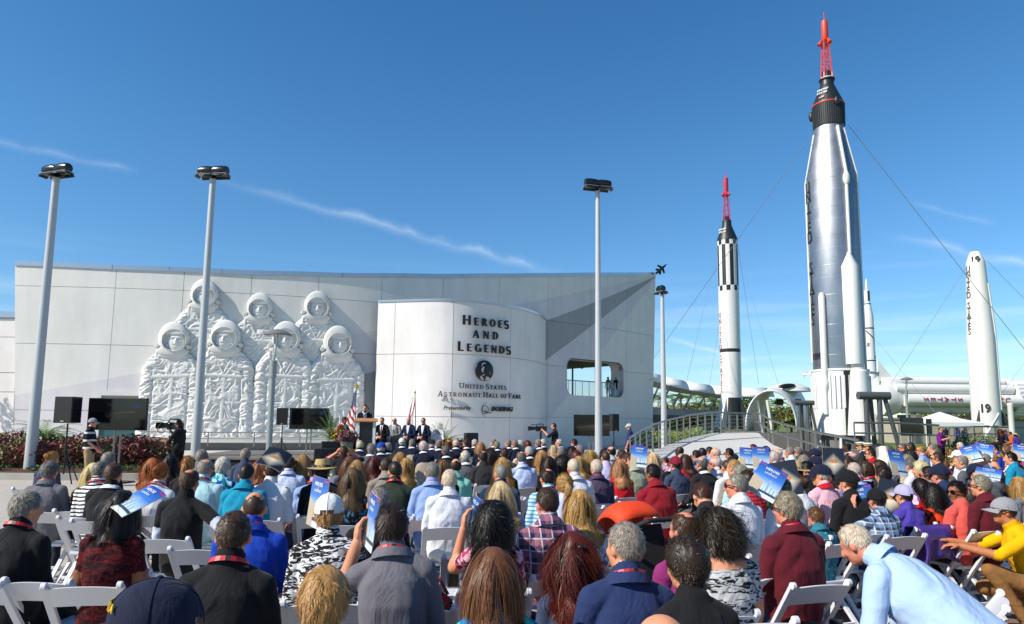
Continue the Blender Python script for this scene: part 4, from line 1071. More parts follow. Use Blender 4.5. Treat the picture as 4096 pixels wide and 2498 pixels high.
# ------------------------------------------------------------------ relief of suited figures
def vnoise(x, y, seed):
    rs = np.random.RandomState(seed); G = rs.rand(96, 96) * 2 - 1
    xi = np.floor(x).astype(int); yi = np.floor(y).astype(int); fx = x - xi; fy = y - yi
    fx = fx * fx * (3 - 2 * fx); fy = fy * fy * (3 - 2 * fy)
    g = lambda a, b: G[a % 96, b % 96]
    return (g(xi, yi) * (1 - fx) + g(xi + 1, yi) * fx) * (1 - fy) + (g(xi, yi + 1) * (1 - fx) + g(xi + 1, yi + 1) * fx) * fy
def relief_figure(px, pyc, wpx, base, bottom_py, seed, turn=0.0, depth=1.0):
    s0, zc = img2sz(px, pyc); y_ = Wp(s0, zc)[0].y; wh = wpx * y_ / F * 1.04
    s0 += 0; zb = zat(px, bottom_py, y_)
    vmin = (zb - zc) / wh; nu, nv = 150, int(150 * (abs(vmin) + .68) / 2.5)
    u = np.linspace(-1.28, 1.28, nu)[None, :].repeat(nv, 0); v = np.linspace(vmin, .70, nv)[:, None].repeat(nu, 1)
    Z = np.full(u.shape, -1.0)
    def up(h, m): nonlocal Z; Z = np.where(m, np.maximum(Z, h), Z)
    # torso and arms with quilted folds
    sh = np.clip((-.50 - v) / .62, 0, 1); w = .42 + .60 * np.sqrt(sh) + .06 * np.clip((-v - 1.1) / 2.2, 0, 1)
    e = np.abs(u) / w
    wp = vnoise(u * 2.2 + 30, v * 2.2 + 30, seed) * .30; fu = u + .5 * v * np.sign(vnoise(u * .9 + 12, v * .9 + 12, seed + 4)) + wp; fv = v + .45 * np.abs(u) + wp
    fold = (1 - np.abs(vnoise(fu * 2.6 + 40, fv * 7.5 + 40, seed + 1)) * 2.0) * .078 + vnoise(u * 15 + 50, v * 15 + 50, seed + 2) * .016
    armz = np.exp(-((np.abs(u) - .83 * w / 1.02) / .17) ** 2) * (v < -.75); ring = (1 - np.abs(vnoise(u * 3 + 20, v * 13 + 20, seed + 3)) * 2) * .05
    body = .20 * (1 - np.clip(e, 0, 1) ** 5) + fold + .09 * armz + ring * armz
    gap = np.exp(-((np.abs(u) - .60) / .035) ** 2) * (v < -1.25); body -= .12 * gap
    up(body, (e < 1) & (v < -.48))
    def seg(x0, y0, x1, y1, r, h):
        dx, dy = x1 - x0, y1 - y0; t = np.clip(((u - x0) * dx + (v - y0) * dy) / (dx * dx + dy * dy), 0, 1); d = np.hypot(u - x0 - t * dx, v - y0 - t * dy)
        up(h - .035 + .05 * np.sqrt(np.clip(1 - (d / r) ** 2, 0, 1)), d < r)
    seg(-.62, -1.42, .60, -1.42 + .06 * turn, .065, .27); seg(-.36, -.62, .0, -1.36, .035, .25); seg(.34, -.64, .04, -1.30, .035, .25)
    seg(-.52, -.48, -.58, -1.45, .05, .24); seg(.05, -1.45, .02, max(vmin, -4.0), .075, .25); seg(-.42, -1.5, -.36, -2.3, .045, .23); seg(.45, -1.5, .36, -2.5, .05, .23)
    seg(.55, -.75, -.15, -1.75, .05, .24); seg(-.35, -2.3, .02, -1.75, .045, .23); seg(-.60, -2.45, .60, -2.40, .05, .22); seg(.36, -1.9, .36, -1.95, .11, .22)
    # helmet
    ut = u - .05 * turn
    r2 = (u / .50) ** 2 + (v / .61) ** 2; up(.30 + .30 * np.sqrt(np.clip(1 - r2, 0, 1)), r2 < 1)
    r3 = (u / .53) ** 2 + ((v + .47) / .20) ** 2; up(.34 + .14 * np.sqrt(np.clip(1 - r3, 0, 1)), r3 < 1)
    r4 = (u / .46) ** 2 + ((v + .62) / .12) ** 2; up(.28 + .1 * np.sqrt(np.clip(1 - r4, 0, 1)), r4 < 1)
    ro = (ut / .425) ** 2 + ((v + .07) / .41) ** 2; rin = (ut / .395) ** 2 + ((v + .075) / .378) ** 2
    Z = np.where((ro < 1) & (rin >= 1), .555, Z)
    inside = rin < 1
    face = .16 + .30 * np.clip(1 - ((ut - .03 * turn) / .27) ** 2 - ((v + .10) / .40) ** 2, 0, 1) ** .35
    fu = ut - .05 * turn
    face += .13 * np.exp(-((fu / .04) ** 2)) * np.clip(1 - np.abs(v + .10) / .13, 0, 1) + .03 * np.exp(-(fu / .06) ** 2 - ((v + .19) / .03) ** 2)
    face -= .12 * np.exp(-((np.abs(fu) - .105) / .05) ** 2 - ((v + .035) / .030) ** 2); face += .06 * np.exp(-((np.abs(fu) - .105) / .085) ** 2 - ((v - .03) / .022) ** 2)
    face -= .09 * np.exp(-(fu / .085) ** 2 - ((v + .265) / .012) ** 2); face += .05 * np.exp(-(fu / .07) ** 2 - ((v + .30) / .02) ** 2)
    visor = .45 - .3 * (v - .18); face = np.where(v > .13 + .25 * u * u, np.maximum(face, .49), face)
    mic = np.exp(-((np.abs(ut) - .25) / .05) ** 2 - ((v + .26) / .06) ** 2) * .12; face = np.maximum(face, .10 + mic * 2.6 + .0 * u)
    Z = np.where(inside, face, Z)
    up(np.full(u.shape, .40), (np.hypot(np.abs(u) - .52, v + .30) < .085))
    dist = base + Z * wh * .44 * depth
    vis = Z > 0.005
    idx = -np.ones(u.shape, int); V = []; 
    P0 = {}
    need = vis.copy(); need[:-1] |= vis[1:]; need[1:] |= vis[:-1]; need[:, :-1] |= vis[:, 1:]; need[:, 1:] |= vis[:, :-1]
    cols = [Wp(s0 + x * wh, 5, 0) for x in u[0]]
    for i in range(nv):
        z = zc + v[i, 0] * wh
        if z < .62: continue
        for k in range(nu):
            if need[i, k]:
                p, t, n = cols[k]; d = dist[i, k] if vis[i, k] else -.02
                idx[i, k] = len(V); V.append((p.x + n.x * d, p.y + n.y * d, z))
    Fc = [(idx[i, k], idx[i, k + 1], idx[i + 1, k + 1], idx[i + 1, k]) for i in range(nv - 1) for k in range(nu - 1) if min(idx[i, k], idx[i, k + 1], idx[i + 1, k + 1], idx[i + 1, k]) >= 0]
    me = bpy.data.meshes.new('relief_figure'); me.from_pydata(V, [], Fc); me.materials.append(M_relief); me.polygons.foreach_set('use_smooth', np.ones(len(Fc), bool))
    o = child(link('relief_figure', me)); return o
for a in ((821, 1180, 98, .05, 1600, 3, .3), (1040, 1232, 92, .05, 1640, 5, -.1), (1268, 1226, 95, .05, 1640, 7, .1)): relief_figure(*a)
for a in ((703, 1358, 105, .30, 1748, 11, 1.2), (908, 1350, 105, .30, 1748, 13, -.6), (1146, 1354, 104, .30, 1748, 17, -.4), (1348, 1372, 104, .30, 1748, 19, .9)): relief_figure(*a)
mb = MB(); ss = np.linspace(8.0, 20.0, 24); mb.grid([[Wp(s, z, d)[0] for s in ss] for d, z in ((.0, .72), (.75, .70), (.75, .42), (.0, .42))]); child(mb.obj('relief_ledge', M_relief))
# dark jet silhouette sculpture at the prow
jp = Wp(S_END, 14.0, .1)[0]
mb = MB(); side = [(-.55, .0), (-.30, .08), (.35, .09), (.95, .02), (.35, -.06), (-.5, -.07)]
pts = [(-.72, -.05), (-.70, .10), (-.42, .10), (-.50, .42), (-.30, .42), (.0, .10), (.10, .12), (-.02, .62), (.16, .62), (.42, .11), (.60, .08), (1.05, .0), (.60, -.08), (.42, -.11), (.16, -.62), (-.02, -.62), (.10, -.12), (.0, -.10), (-.30, -.42), (-.50, -.42), (-.42, -.10), (-.70, -.10)]
JM = Matrix.Translation(jp + Vector((.3, -.2, .62))) @ Matrix.Rotation(R(8), 4, 'Z') @ Matrix.Rotation(R(90), 4, 'X') @ Matrix.Rotation(R(42), 4, 'Z') @ Matrix.Scale(.72, 4)
mb.prism(pts, .10, JM @ Matrix.Translation((0, 0, -.05))); mb.tube([JM @ Vector((x, 0, 0)) for x in (-.72, -.3, .4, .8, 1.05)], [.09, .11, .11, .07, .01], 8)
mb.prism([(-.6, -.02), (-.62, .02), (-.25, .02)], .34, JM)
tag(mb.obj('jet_sculpture', plain('jet_black', '#0c0f16', .4)), 'small black jet aircraft silhouette climbing off the roof corner', 'sculpture')
# low wing at the far left
wing = empty('side_wing_building', (-32, 45, 0), 0, 'low plain white building wing cut by the left edge of the photo', 'building')
for j, (z0, z1) in enumerate(((0, 3.1), (3.13, 4.2), (4.23, 6.25), (6.28, 7.35))):
    mb = MB(); mb.box((-33.3, 41.5, (z0 + z1) / 2), (12.2, 5, z1 - z0)); child(mb.obj('wall_panel', M_white if j != 1 else M_wall2 if False else M_white), wing)
mb = MB(); mb.box((-33.3, 41.46, 7.56), (12.3, 5.12, .36)); child(mb.obj('coping', M_alu), wing)
# ================================================================== LAMP POSTS
M_pole = plain('painted_pole', '#b3b6b6', .42, .12, .05); M_blk = plain('black_fixture', '#15171a', .28, 0, .1); M_glasslamp = plain('lamp_lens', '#888c8e', .15)
def flood_pole(px, py_top, Y, r0, r1, heads, yaw, label):
    X = gx(px, Y); zt_ = zat(px, py_top, Y)
    t = empty('lamp_post', (X, Y, 0), 0, label, 'lamp post', 'tall flood light posts around the plaza')
    mb = MB(); mb.lathe([(r0 * 1.25, 0), (r0 * 1.25, .06), (r0, .08), ((r0 + r1) / 2, zt_ / 2), (r1, zt_ - .12), (r1 * 1.15, zt_ - .12), (r1 * 1.15, zt_), (r1 * .4, zt_ + .02)], 20)
    mb.obj('pole', M_pole, t, SM)
    rot = Matrix.Rotation(yaw, 4, 'Z'); T = Matrix.Translation((0, 0, zt_ + .12)) @ rot @ Matrix.Scale(.74, 4)
    mb = MB(); mb.cyl((0, 0, zt_), (0, 0, zt_ + .2), r1 * .42, None, 10)
    if heads == 2: mb.cyl(T @ Vector((-.42, 0, .04)), T @ Vector((.42, 0, .04)), .05, None, 10)
    mb.obj('bracket', M_blk, t, SM)
    for k in range(heads):
        cx = (-.34, .34)[k] if heads == 2 else -.12; L = .36 if heads == 2 else .26
        mb = MB(); L *= .74; prof = [(.02, -L), (.14, -L * .96), (.166, -L * .6), (.173, 0), (.166, L * .6), (.14, L * .96), (.02, L)]
        mb.lathe(prof, 18, T @ Vector((cx, 0, .24)), rot @ Vector((1, 0, 0)))
        h = mb.obj('lamp_head', M_blk, t, .5)
        mb = MB()
        P = lambda x, y, z: T @ Vector((cx + x, y, z))
        mb.add([P(-.33, -.20, .06), P(.33, -.20, .06), P(.36, -.34, -.08), P(-.36, -.34, -.08)], [(0, 1, 2, 3)]); mb.add([P(-.33, .20, .06), P(.33, .20, .06), P(.36, .30, -.08), P(-.36, .30, -.08)], [(0, 1, 2, 3)])
        mb.add([P(-.33, -.2, .06), P(-.33, .2, .06), P(-.46, .2, -.06), P(-.46, -.2, -.06)], [(0, 1, 2, 3)]); mb.add([P(.33, -.2, .06), P(.33, .2, .06), P(.46, .2, -.06), P(.46, -.2, -.06)], [(0, 1, 2, 3)])
        o = mb.obj('visor', M_blk, h)
        mb = MB(); mb.box(P(0, 0, .05), (.6, .36, .02), rot.to_3x3()); mb.obj('lens', M_glasslamp, h)
    return t
flood_pole(137, 713, 21.0, .158, .104, 2, R(-18), 'tall grey twin flood light post at the left edge by the planting bed')
flood_pole(790, 718, 22.5, .148, .096, 2, R(-6), 'tall grey twin flood light post in front of the astronaut relief')
flood_pole(2394, 766, 25.0, .138, .084, 2, R(14), 'tall grey twin flood light post in front of the building window')
flood_pole(2656, 1181, 31.0, .145, .085, 1, R(-62), 'shorter grey post with a single flood light right of the building')
def path_lamp(px, py_head, Y, label):
    X = gx(px, Y); zt_ = zat(px, py_head, Y)
    t = empty('path_lamp', (X, Y, 0), 0, label, 'lamp post', 'mushroom head path lights')
    zb = zt_ - .78
    mb = MB(); mb.lathe([(.085, 0), (.085, zb - .5), (.105, zb - .48), (.105, zb), (.05, zb + .02)], 16); mb.obj('pole', plain('lamp_grey', '#8f9592', .45, .2), t, SM)
    mb = MB(); [mb.cyl((.03 * sx, 0, zb), (.10 * sx + .09, 0, zt_ - .03), .014, None, 6) for sx in (-1, 1)]; mb.cyl((0, 0, zb), (.09, 0, zt_ - .05), .03, None, 8); mb.obj('stem', plain('lamp_tube', '#b5b8b5', .3, .4), t, SM)
    mb = MB(); mb.lathe([(.40, 0), (.40, .025), (.30, .10), (.14, .16), (.05, .18), (.01, .19)], 24, (.09, 0, zt_ - .03)); mb.obj('lamp_shade', plain('lamp_hood', '#6e706f', .5), t, SM)
    mb = MB(); mb.lathe([(.02, 0), (.34, .0), (.36, .03)], 20, (.09, 0, zt_ - .045)); mb.obj('lens', M_glasslamp, t, SM)
path_lamp(1082, 1338, 20.0, 'mushroom head path light in front of the astronaut relief'); path_lamp(3632, 1518, 48.0, 'mushroom head path light in front of the lying white rocket')
# ================================================================== ROCKETS
M_rwhite = plain('rocket_white', '#d3d3cf', .38, 0, .04, 1.2); M_rblack = plain('rocket_black', '#202123', .45, 0, .15, 2)
M_red = plain('tower_red', '#d4401f', .45, 0, .1); M_pink = plain('tower_faded_red', '#b52340', .45, 0, .1); M_steelgrey = plain('steel_grey_paint', '#4d4f52', .5, .1, .08)
M_wire = plain('guy_wire', '#a3a6a8', .4, .6); M_inox = plain('stainless_steel', '#8f8b84', .36, .8, .06, 5)
def tin():
    # weathered bare metal
    t = NT('bare_rocket_metal'); xyz = t.sep(t.co())
    n = t.noise(1.4, 4, t.map((1, 1, .5))); z = t.math('FRACT', t.math('MULTIPLY', xyz[2], .62))
    seam = t.math('LESS_THAN', z, .018); pan = t.noise(.9, 1, t.map((.01, .01, 1.2)))
    cc = t.mix(n, hexc('#85888a'), hexc('#a5a7a8')); cc = t.mix(t.math('MULTIPLY', seam, .25), cc, hexc('#d6d8d8'))
    r = t.math('ADD', .26, t.math('MULTIPLY', t.math('ADD', n, pan), .13))
    nm = t.bump(t.noise(2.2, 4, t.map((1, 1, .35))), .10, .03)
    return t.done(cc, r, .92, nm, .5, Anisotropic=.5)
M_tin = tin()
def lattice(mb, p, r0, z0, r1, z1, n=4, bays=5, w=.03):
    C = [[Vector((p[0] + r * math.cos(R(45 + 360 * k / n)), p[1] + r * math.sin(R(45 + 360 * k / n)), z)) for k in range(n)] for r, z in [(r0 + (r1 - r0) * i / bays, z0 + (z1 - z0) * i / bays) for i in range(bays + 1)]]
    for k in range(n): mb.cyl(C[0][k], C[-1][k], w * 1.4, w, 6)
    for i in range(bays + 1):
        for k in range(n): mb.cyl(C[i][k], C[i][(k + 1) % n], w * .7, None, 5)
    for i in range(bays):
        for k in range(n):
            a, b = (k, (k + 1) % n) if (i + k) % 2 else ((k + 1) % n, k); mb.cyl(C[i][a], C[i + 1][b], w * .55, None, 5)
def ring_text(s, size, R_, ang, z, mat, parent, vertical=True, name='letter', step=None, rot=0, sx=1.0, sep=.0):
    """single letters laid on an upright cylinder; ang = azimuth (0 = towards the camera side, -Y; negative = left)"""
    for i, ch in enumerate(s):
        if ch == ' ': continue
        me = text_mesh(ch, size, .012, .004, 0, name, sx=sx); me.materials.clear(); me.materials.append(mat)
        a = ang + (0 if vertical else i * step); zz = z - (i * step if vertical else 0)
        n = Vector((math.sin(a), -math.cos(a), 0)); t = Vector((math.cos(a), math.sin(a), 0))
        M = Matrix((t, Vector((0, 0, 1)), n)).transposed().to_4x4(); M.translation = Vector((R_ * math.sin(a), -R_ * math.cos(a), zz)) + n * .006
        o = link(name, me, parent); o.matrix_local = M @ Matrix.Rotation(rot, 4, 'Z')
# --- the big bare metal rocket
AY = 37.0; AX = gx(3369, AY); az = lambda y: zat(3345, y, AY)
atlas = empty('metal_rocket', (AX, AY, 0), 0, 'tall bare metal rocket with black capsule and orange red escape tower', 'rocket', 'rockets standing in the rocket garden')
zb, zs, zsh, ztk, zcap, zneck, zfl, ztow, zmot, zmt, ztip = (az(y) for y in (1740, 1486, 712, 518, 428, 345, 322, 312, 165, 85, 52))
mb = MB(); mb.lathe([(1.48, zs), (1.48, zsh), (1.44, zsh + .12), (.86, ztk), (.4, ztk + .01)], 56); mb.obj('tank', M_tin, atlas, SM)
mb = MB()
for z in np.arange(zs + .8, zsh, 1.62): mb.lathe([(1.481, z - .015), (1.486, z), (1.481, z + .015)], 56, caps=False)
tag(mb.obj('weld_seam', M_tin, atlas, SM), kind='stuff')
mb = MB(); mb.lathe([(1.56, zb), (1.58, zs - .06), (1.62, zs - .04), (1.62, zs + .06), (1.5, zs + .08)], 40)
for k in range(40):
    a = 2 * math.pi * k / 40
    if k % 8 < 6: mb.box((1.60 * math.cos(a), 1.60 * math.sin(a), zs - 1.15), (.10, .05, 1.7), Matrix.Rotation(a, 3, 'Z'))
mb.obj('skirt', M_rwhite, atlas, SM)
mb = MB(); a0, a1 = R(8), R(20)
mb.grid([[Vector((1.60 * math.sin(a), -1.60 * math.cos(a), z)) for a in (R(-19), R(-12), R(-5))] for z in (zb, zs - .06)]); mb.obj('black_stripe', M_rblack, atlas)
mb = MB(); ztr = [(.845, ztk - .02), (.90, ztk + .1), (.915, zcap - .05), (.93, zcap)]; mb.lathe(ztr, 48)
for k in range(48):
    a = 2 * math.pi * k / 48; mb.bar((.91 * math.cos(a), .91 * math.sin(a), ztk + .08), (.935 * math.cos(a), .935 * math.sin(a), zcap - .03), .03, .05, (math.cos(a), math.sin(a), 0))
mb.obj('adapter', plain('adapter_grey', '#3c3d3f', .45, .2, .1, 3), atlas, SM)
mb = MB(); mb.lathe([(.95, zcap), (.96, zcap + .03), (.95, zcap + .06)], 48); mb.obj('orange_band', M_red, atlas, SM)
mb = MB(); zc0 = zcap + .06; mb.lathe([(.92, zc0), (.88, zc0 + .12), (.43, zneck - .05), (.41, zneck), (.40, zfl - .08), (.47, zfl - .05), (.48, zfl + .02), (.38, zfl + .05), (.30, zfl + .10), (.29, zfl + .42), (.22, zfl + .5), (.02, zfl + .55)], 40); mb.obj('capsule', M_rblack, atlas, SM)
mb = MB(); mb.lathe([(.385, zfl + .05), (.385, zfl + .11), (.30, zfl + .12)], 32); mb.obj('white_ring', M_rwhite, atlas, SM)
for dy, s in ((.42, 'UNITED'), (.20, 'STATES')):
    me = text_mesh(s, .20, .01, .006, 0, 'lettering'); me.materials.append(plain('white_print', '#d8d8d4', .5))
    a = R(-52); zz = zc0 + .32 + dy; rr = .88 + (.43 - .88) * (zz - zc0 - .12) / (zneck - .05 - zc0 - .12) + .02
    n = Vector((math.sin(a), -math.cos(a), .52)).normalized(); t = Vector((math.cos(a), math.sin(a), 0)); M = Matrix((t, n.cross(t), n)).transposed().to_4x4(); M.translation = Vector((rr * math.sin(a), -rr * math.cos(a), zz)); o = link('lettering', me, atlas); o.matrix_local = M
mb = MB(); a = R(-50); n = Vector((math.sin(a), -math.cos(a), .52)).normalized(); t = Vector((math.cos(a), math.sin(a), 0)); M = Matrix((t, n.cross(t), n)).transposed().to_4x4(); M.translation = Vector((.86 * math.sin(a), -.86 * math.cos(a), zc0 + .27))
for k in range(7): mb.mi = k % 2; mb.prism([(-.16, -.08 + k * .023), (.16, -.08 + k * .023), (.16, -.058 + k * .023), (-.16, -.058 + k * .023)], .012, M)
mb.mi = 2; mb.prism([(-.16, .0), (-.03, .0), (-.03, .082), (-.16, .082)], .016, M); mb.obj('flag_decal', [plain('flag_red', '#a01a26', .6), plain('flag_white', '#d9d7d2', .6), plain('flag_blue', '#1c2a5c', .6)], atlas)
mb = MB(); a = R(5)
mb.ell((.95 * math.sin(a), -.95 * math.cos(a), zcap - .05), (.16, .16, .26)); mb.obj('retro_pack', M_rblack, atlas, SM)
mb = MB(); mb.ell((-.90, .42, zcap - .45), (.16, .16, .3)); mb.obj('retro_pack', M_rblack, atlas, SM)
mb = MB(); lattice(mb, (0, 0), .34, zfl + .1, .21, zmot + .05, 4, 5, .03)
for k in range(4): a = R(45 + 90 * k); mb.prism([(-.06, 0), (.06, 0), (.03, .35), (-.03, .35)], .06, Matrix.Translation((.34 * math.cos(a), .34 * math.sin(a), zfl + .04)) @ Matrix.Rotation(a, 4, 'Z') @ Matrix.Rotation(R(90), 4, 'X'))
mb.obj('escape_tower', M_red, atlas)
mb = MB(); mb.lathe([(.16, zmot), (.20, zmot + .06), (.20, zmt - .15), (.17, zmt - .02), (.03, zmt), (.028, ztip - .12), (.04, ztip - .10), (.02, ztip)], 24); mb.obj('escape_motor', M_red, atlas, SM)
for k in range(3):
    a = R(-70 + 120 * k); d = Vector((math.cos(a), math.sin(a), 0)); p = d * .2 + Vector((0, 0, zmot + .05))
    mb = MB(); mb.lathe([(.14, -.36), (.125, -.30), (.06, -.08), (.05, 0)], 16, p, (-d * .55 + Vector((0, 0, 1)))); mb.obj('nozzle', M_red, atlas, SM)
# fairings and pipes on the side
def polar(r, deg, z): a = R(deg); return Vector((r * math.sin(a), -r * math.cos(a), z))
zp = az(1087); zp2 = az(1040)
mb = MB(); c = polar(1.50, 5, 0); mb.lathe([(.46, az(1466)), (.47, zp), (.12, zp2), (.11, zp2 + .1)], 24, c); mb.obj('engine_fairing', M_rwhite, atlas, SM)
mb = MB(); c = polar(1.48, 13, 0); mb.lathe([(.80, zb), (.52, zs - .1), (.40, zs), (.40, az(1466) + .02)], 24, c); mb.obj('engine_housing', M_rwhite, atlas, SM)
mb = MB(); mb.tube([polar(1.55, 6, zp2), polar(1.55, 6, az(760)), polar(1.54, 6, az(715)), polar(.97, 4, az(530))], .095, 10); mb.lathe([(.1, az(772)), (.17, az(764)), (.19, az(752)), (.19, az(738)), (.1, az(722))], 14, polar(1.56, 6, 0)); mb.obj('fuel_pipe', M_rwhite, atlas, SM)
mb = MB(); mb.tube([polar(1.62, -56, az(1660)), polar(1.62, -56, az(1560))], [.12, .12], 12); mb.lathe([(.13, az(1570)), (.2, az(1550)), (.2, az(1532)), (.15, az(1526)), (.17, az(1500)), (.19, az(1490)), (.19, az(1200)), (.14, az(1186)), (.02, az(1182))], 16, polar(1.60, -56, 0)); mb.obj('pod_pipe', M_rwhite, atlas, SM)
mb = MB(); mb.tube([polar(1.52, -104, az(1450)), polar(1.52, -104, az(735)), polar(.93, -98, az(540))], .06, 8); mb.obj('cable_duct', M_rwhite, atlas, SM)
mb = MB(); mb.tube([polar(1.50, 44, az(1480)), polar(1.50, 44, az(720)), polar(.9, 40, az(530))], .05, 8); mb.obj('side_rail', M_rwhite, atlas, SM)
ring_text('UNITED  STATES', .92, 1.50, R(-90), az(775), M_rblack, atlas, True, 'letter', .575, 0, .9)
for i, ch in enumerate('109D'):
    me = text_mesh(ch, .52, .012, .012, 0, 'lettering'); me.materials.append(M_rblack); a = R((-98, -86, -77, -65)[i]); n = Vector((math.sin(a), -math.cos(a), 0)); t = Vector((math.cos(a), math.sin(a), 0)); M = Matrix((t, Vector((0, 0, 1)), n)).transposed().to_4x4(); M.translation = n * 1.49 + Vector((0, 0, az(1442))); o = link('lettering', me, atlas); o.matrix_local = M
for k, dg in ((0, -112), (1, 62)):
    mb = MB(); q = polar(1.60, dg, zs - .1); mb.bar(q, q + polar(.5, dg, -.05), .16, .12); mb.cyl(q + polar(.3, dg, 0), q + polar(.45, dg, -.2), .05); mb.prism([(-.3, 0), (.3, 0), (0, .75)], .1, Matrix.Translation(q + Vector((0, 0, .05)))) if k == 0 else None; mb.obj('tie_down', M_rwhite, atlas)
# launch mount
mount = empty('launch_mount', (AX, AY, 0), 0, 'dark concrete launch mount under the bare metal rocket', 'mount')
mb = MB(); mb.lathe([(1.9, 0), (1.9, .5), (1.2, .55), (1.2, zb - .01)], 20); mb.obj('base', M_dconc, mount)
for k in range(6): a = R(60 * k); mb = MB(); mb.cyl((1.7 * math.cos(a), 1.7 * math.sin(a), .5), (1.3 * math.cos(a), 1.3 * math.sin(a), zb - .02), .07); mb.obj('strut', M_whitepaint, mount)
def trestle(pxl, pxr, Y, ytop, label):
    Xl, Xr = gx(pxl, Y), gx(pxr, Y); z = zat((pxl + pxr) / 2, ytop, Y); r = (Xr - Xl) * .125
    t = empty('steel_trestle', ((Xl + Xr) / 2, Y, 0), 0, label, 'trestle', 'grey tubular trestles beside the metal rocket'); w = (Xr - Xl) / 2
    mb = MB(); mb.cyl((-w, 0, z), (w, 0, z), r, None, 20); mb.obj('cross_tube', M_steelgrey, t, SM)
    for x, dx in ((-w * .5, -.0), (w * .35, 0)): mb = MB(); mb.cyl((x, 0, 0), (x, 0, z), r * .62, None, 14); mb.obj('leg', M_steelgrey, t, SM)
    for x, dx, dy in ((-w * .2, w * .9, 1.1), (w * .7, w * 1.1, .2)): mb = MB(); mb.cyl((x, .05, z), (x + dx, dy, 0), r * .55, None, 14); mb.obj('brace', M_steelgrey, t, SM)
trestle(3437, 3564, 34.5, 1584, 'thick grey tube trestle in front of the rocket, right side'); trestle(3180, 3258, 36.0, 1612, 'smaller grey tube trestle beside the rocket, left side')
# --- black and white rocket
RY = 58.0; RX = gx(2928, RY); rz = lambda y: zat(2912, y, RY)
red = empty('striped_rocket', (RX, RY, 0), 0, 'slim white rocket with black checks, black capsule and pink red tower', 'rocket', 'rockets standing in the rocket garden')
def checks():
    t = NT('checked_paint'); x = t.sep(t.co())
    a = t.math('DIVIDE', t.math('ARCTAN2', x[1], x[0]), 2 * math.pi / 16); w, b = hexc('#d8d8d4'), hexc('#131415')
    z = x[2]
    odd = t.math('LESS_THAN', t.math('FRACT', t.math('MULTIPLY', t.math('ADD', a, .3), .5)), .5)
    inv = t.math('SUBTRACT', 1.0, odd)
    z1, z2, z3, z4 = rz(1147), rz(985), rz(1168), rz(963)
    mid = t.math('MULTIPLY', t.math('GREATER_THAN', z, z1), t.math('LESS_THAN', z, z2))
    f = t.math('ADD', t.math('MULTIPLY', odd, mid), t.math('MULTIPLY', inv, t.math('MULTIPLY', t.math('SUBTRACT', 1.0, mid), t.math('GREATER_THAN', z, z3))))
    bl = t.math('MULTIPLY', t.math('GREATER_THAN', z, rz(1412)), t.math('LESS_THAN', z, rz(1398)))
    f = t.math('MAXIMUM', f, bl); wear = t.math('MULTIPLY', t.noise(1.5, 5), .12)
    cc = t.mix(f, w, b); cc = t.mix(wear, cc, hexc('#8a8a88')); return t.done(cc, .42, 0, None, .4)
M_check = checks(); zf = rz(1592); zfb = rz(1712)
mb = MB(); mb.lathe([(.91, zf)] + [(.905, rz(y)) for y in (1500, 1412, 1398, 1168, 1147, 985, 965)] + [(.86, rz(964))], 32); mb.obj('body', M_check, red, SM)
mb = MB(); mb.lathe([(.93, rz(966)), (.90, rz(958)), (.42, rz(905)), (.40, rz(884)), (.24, rz(882)), (.23, rz(868)), (.05, rz(866))], 32); mb.obj('capsule', M_rblack, red, SM)
mb = MB(); lattice(mb, (0, 0), .34, rz(884), .2, rz(778), 4, 5, .028); mb.obj('escape_tower', M_pink, red)
mb = MB(); mb.lathe([(.2, rz(782)), (.22, rz(776)), (.22, rz(715)), (.03, rz(711)), (.03, rz(690)), (.05, rz(689)), (.01, rz(685))], 20); mb.obj('escape_motor', M_pink, red, SM)
for k in range(3):
    a = R(-60 + 120 * k); d = Vector((math.cos(a), math.sin(a), 0)); mb = MB(); mb.lathe([(.13, -.4), (.11, -.3), (.05, 0)], 12, d * .18 + Vector((0, 0, rz(770))), -d * .5 + Vector((0, 0, 1))); mb.obj('nozzle', M_pink, red, SM)
mb = MB(); mb.lathe([(.92, zfb), (.92, zf)], 24); mb.obj('tail', M_rwhite, red, SM)
for k in range(4):
    a = R(40 + 90 * k); mb = MB(); M = Matrix.Rotation(a, 4, 'Z') @ Matrix.Rotation(R(90), 4, 'X') @ Matrix.Translation((0, 0, -.08))
    mb.prism([(.85, zf), (.92, zf), (1.75, zfb + .4), (1.75, zfb), (.85, zfb)], .16, M); mb.obj('fin', M_rblack if k in (3, 0) else M_rwhite, red)
mb = MB(); mb.grid([[polar(.93 + .03 * (1 - i), d, z) for d in ((-44, -20, 4, 28, 50) if i == 0 else (-34, -18, 0, 18, 36))] for i, z in enumerate((zfb, zf))]); mb.obj('black_panel', M_rblack, red)
for i, (s, y) in enumerate((('UNITED', 1250), ('STATES', 1418))): ring_text(s, .62, .915, R(-78), rz(y) - .5, plain('faded_red_print', '#b0544c', .6), red, True, 'letter', .55, 0, .9)
for dz_, s in ((.18, 'UNITED'), (-.06, 'STATES')):
    me = text_mesh(s, .22, .01, .006, 0, 'lettering'); me.materials.append(plain('white_print', '#d8d8d4', .5)); a = R(-52); n = Vector((math.sin(a), -math.cos(a), .45)).normalized(); t = Vector((math.cos(a), math.sin(a), 0)); zz = rz(935) + dz_
    M = Matrix((t, n.cross(t), n)).transposed().to_4x4(); M.translation = Vector((math.sin(a) * .73, -math.cos(a) * .73, zz)) + n * .02; o = link('lettering', me, red); o.matrix_local = M
mb = MB(); mb.box((0, 0, zfb / 2 - .05), (2.6, 2.6, zfb - .1)); mb.obj('base', M_dconc, red)
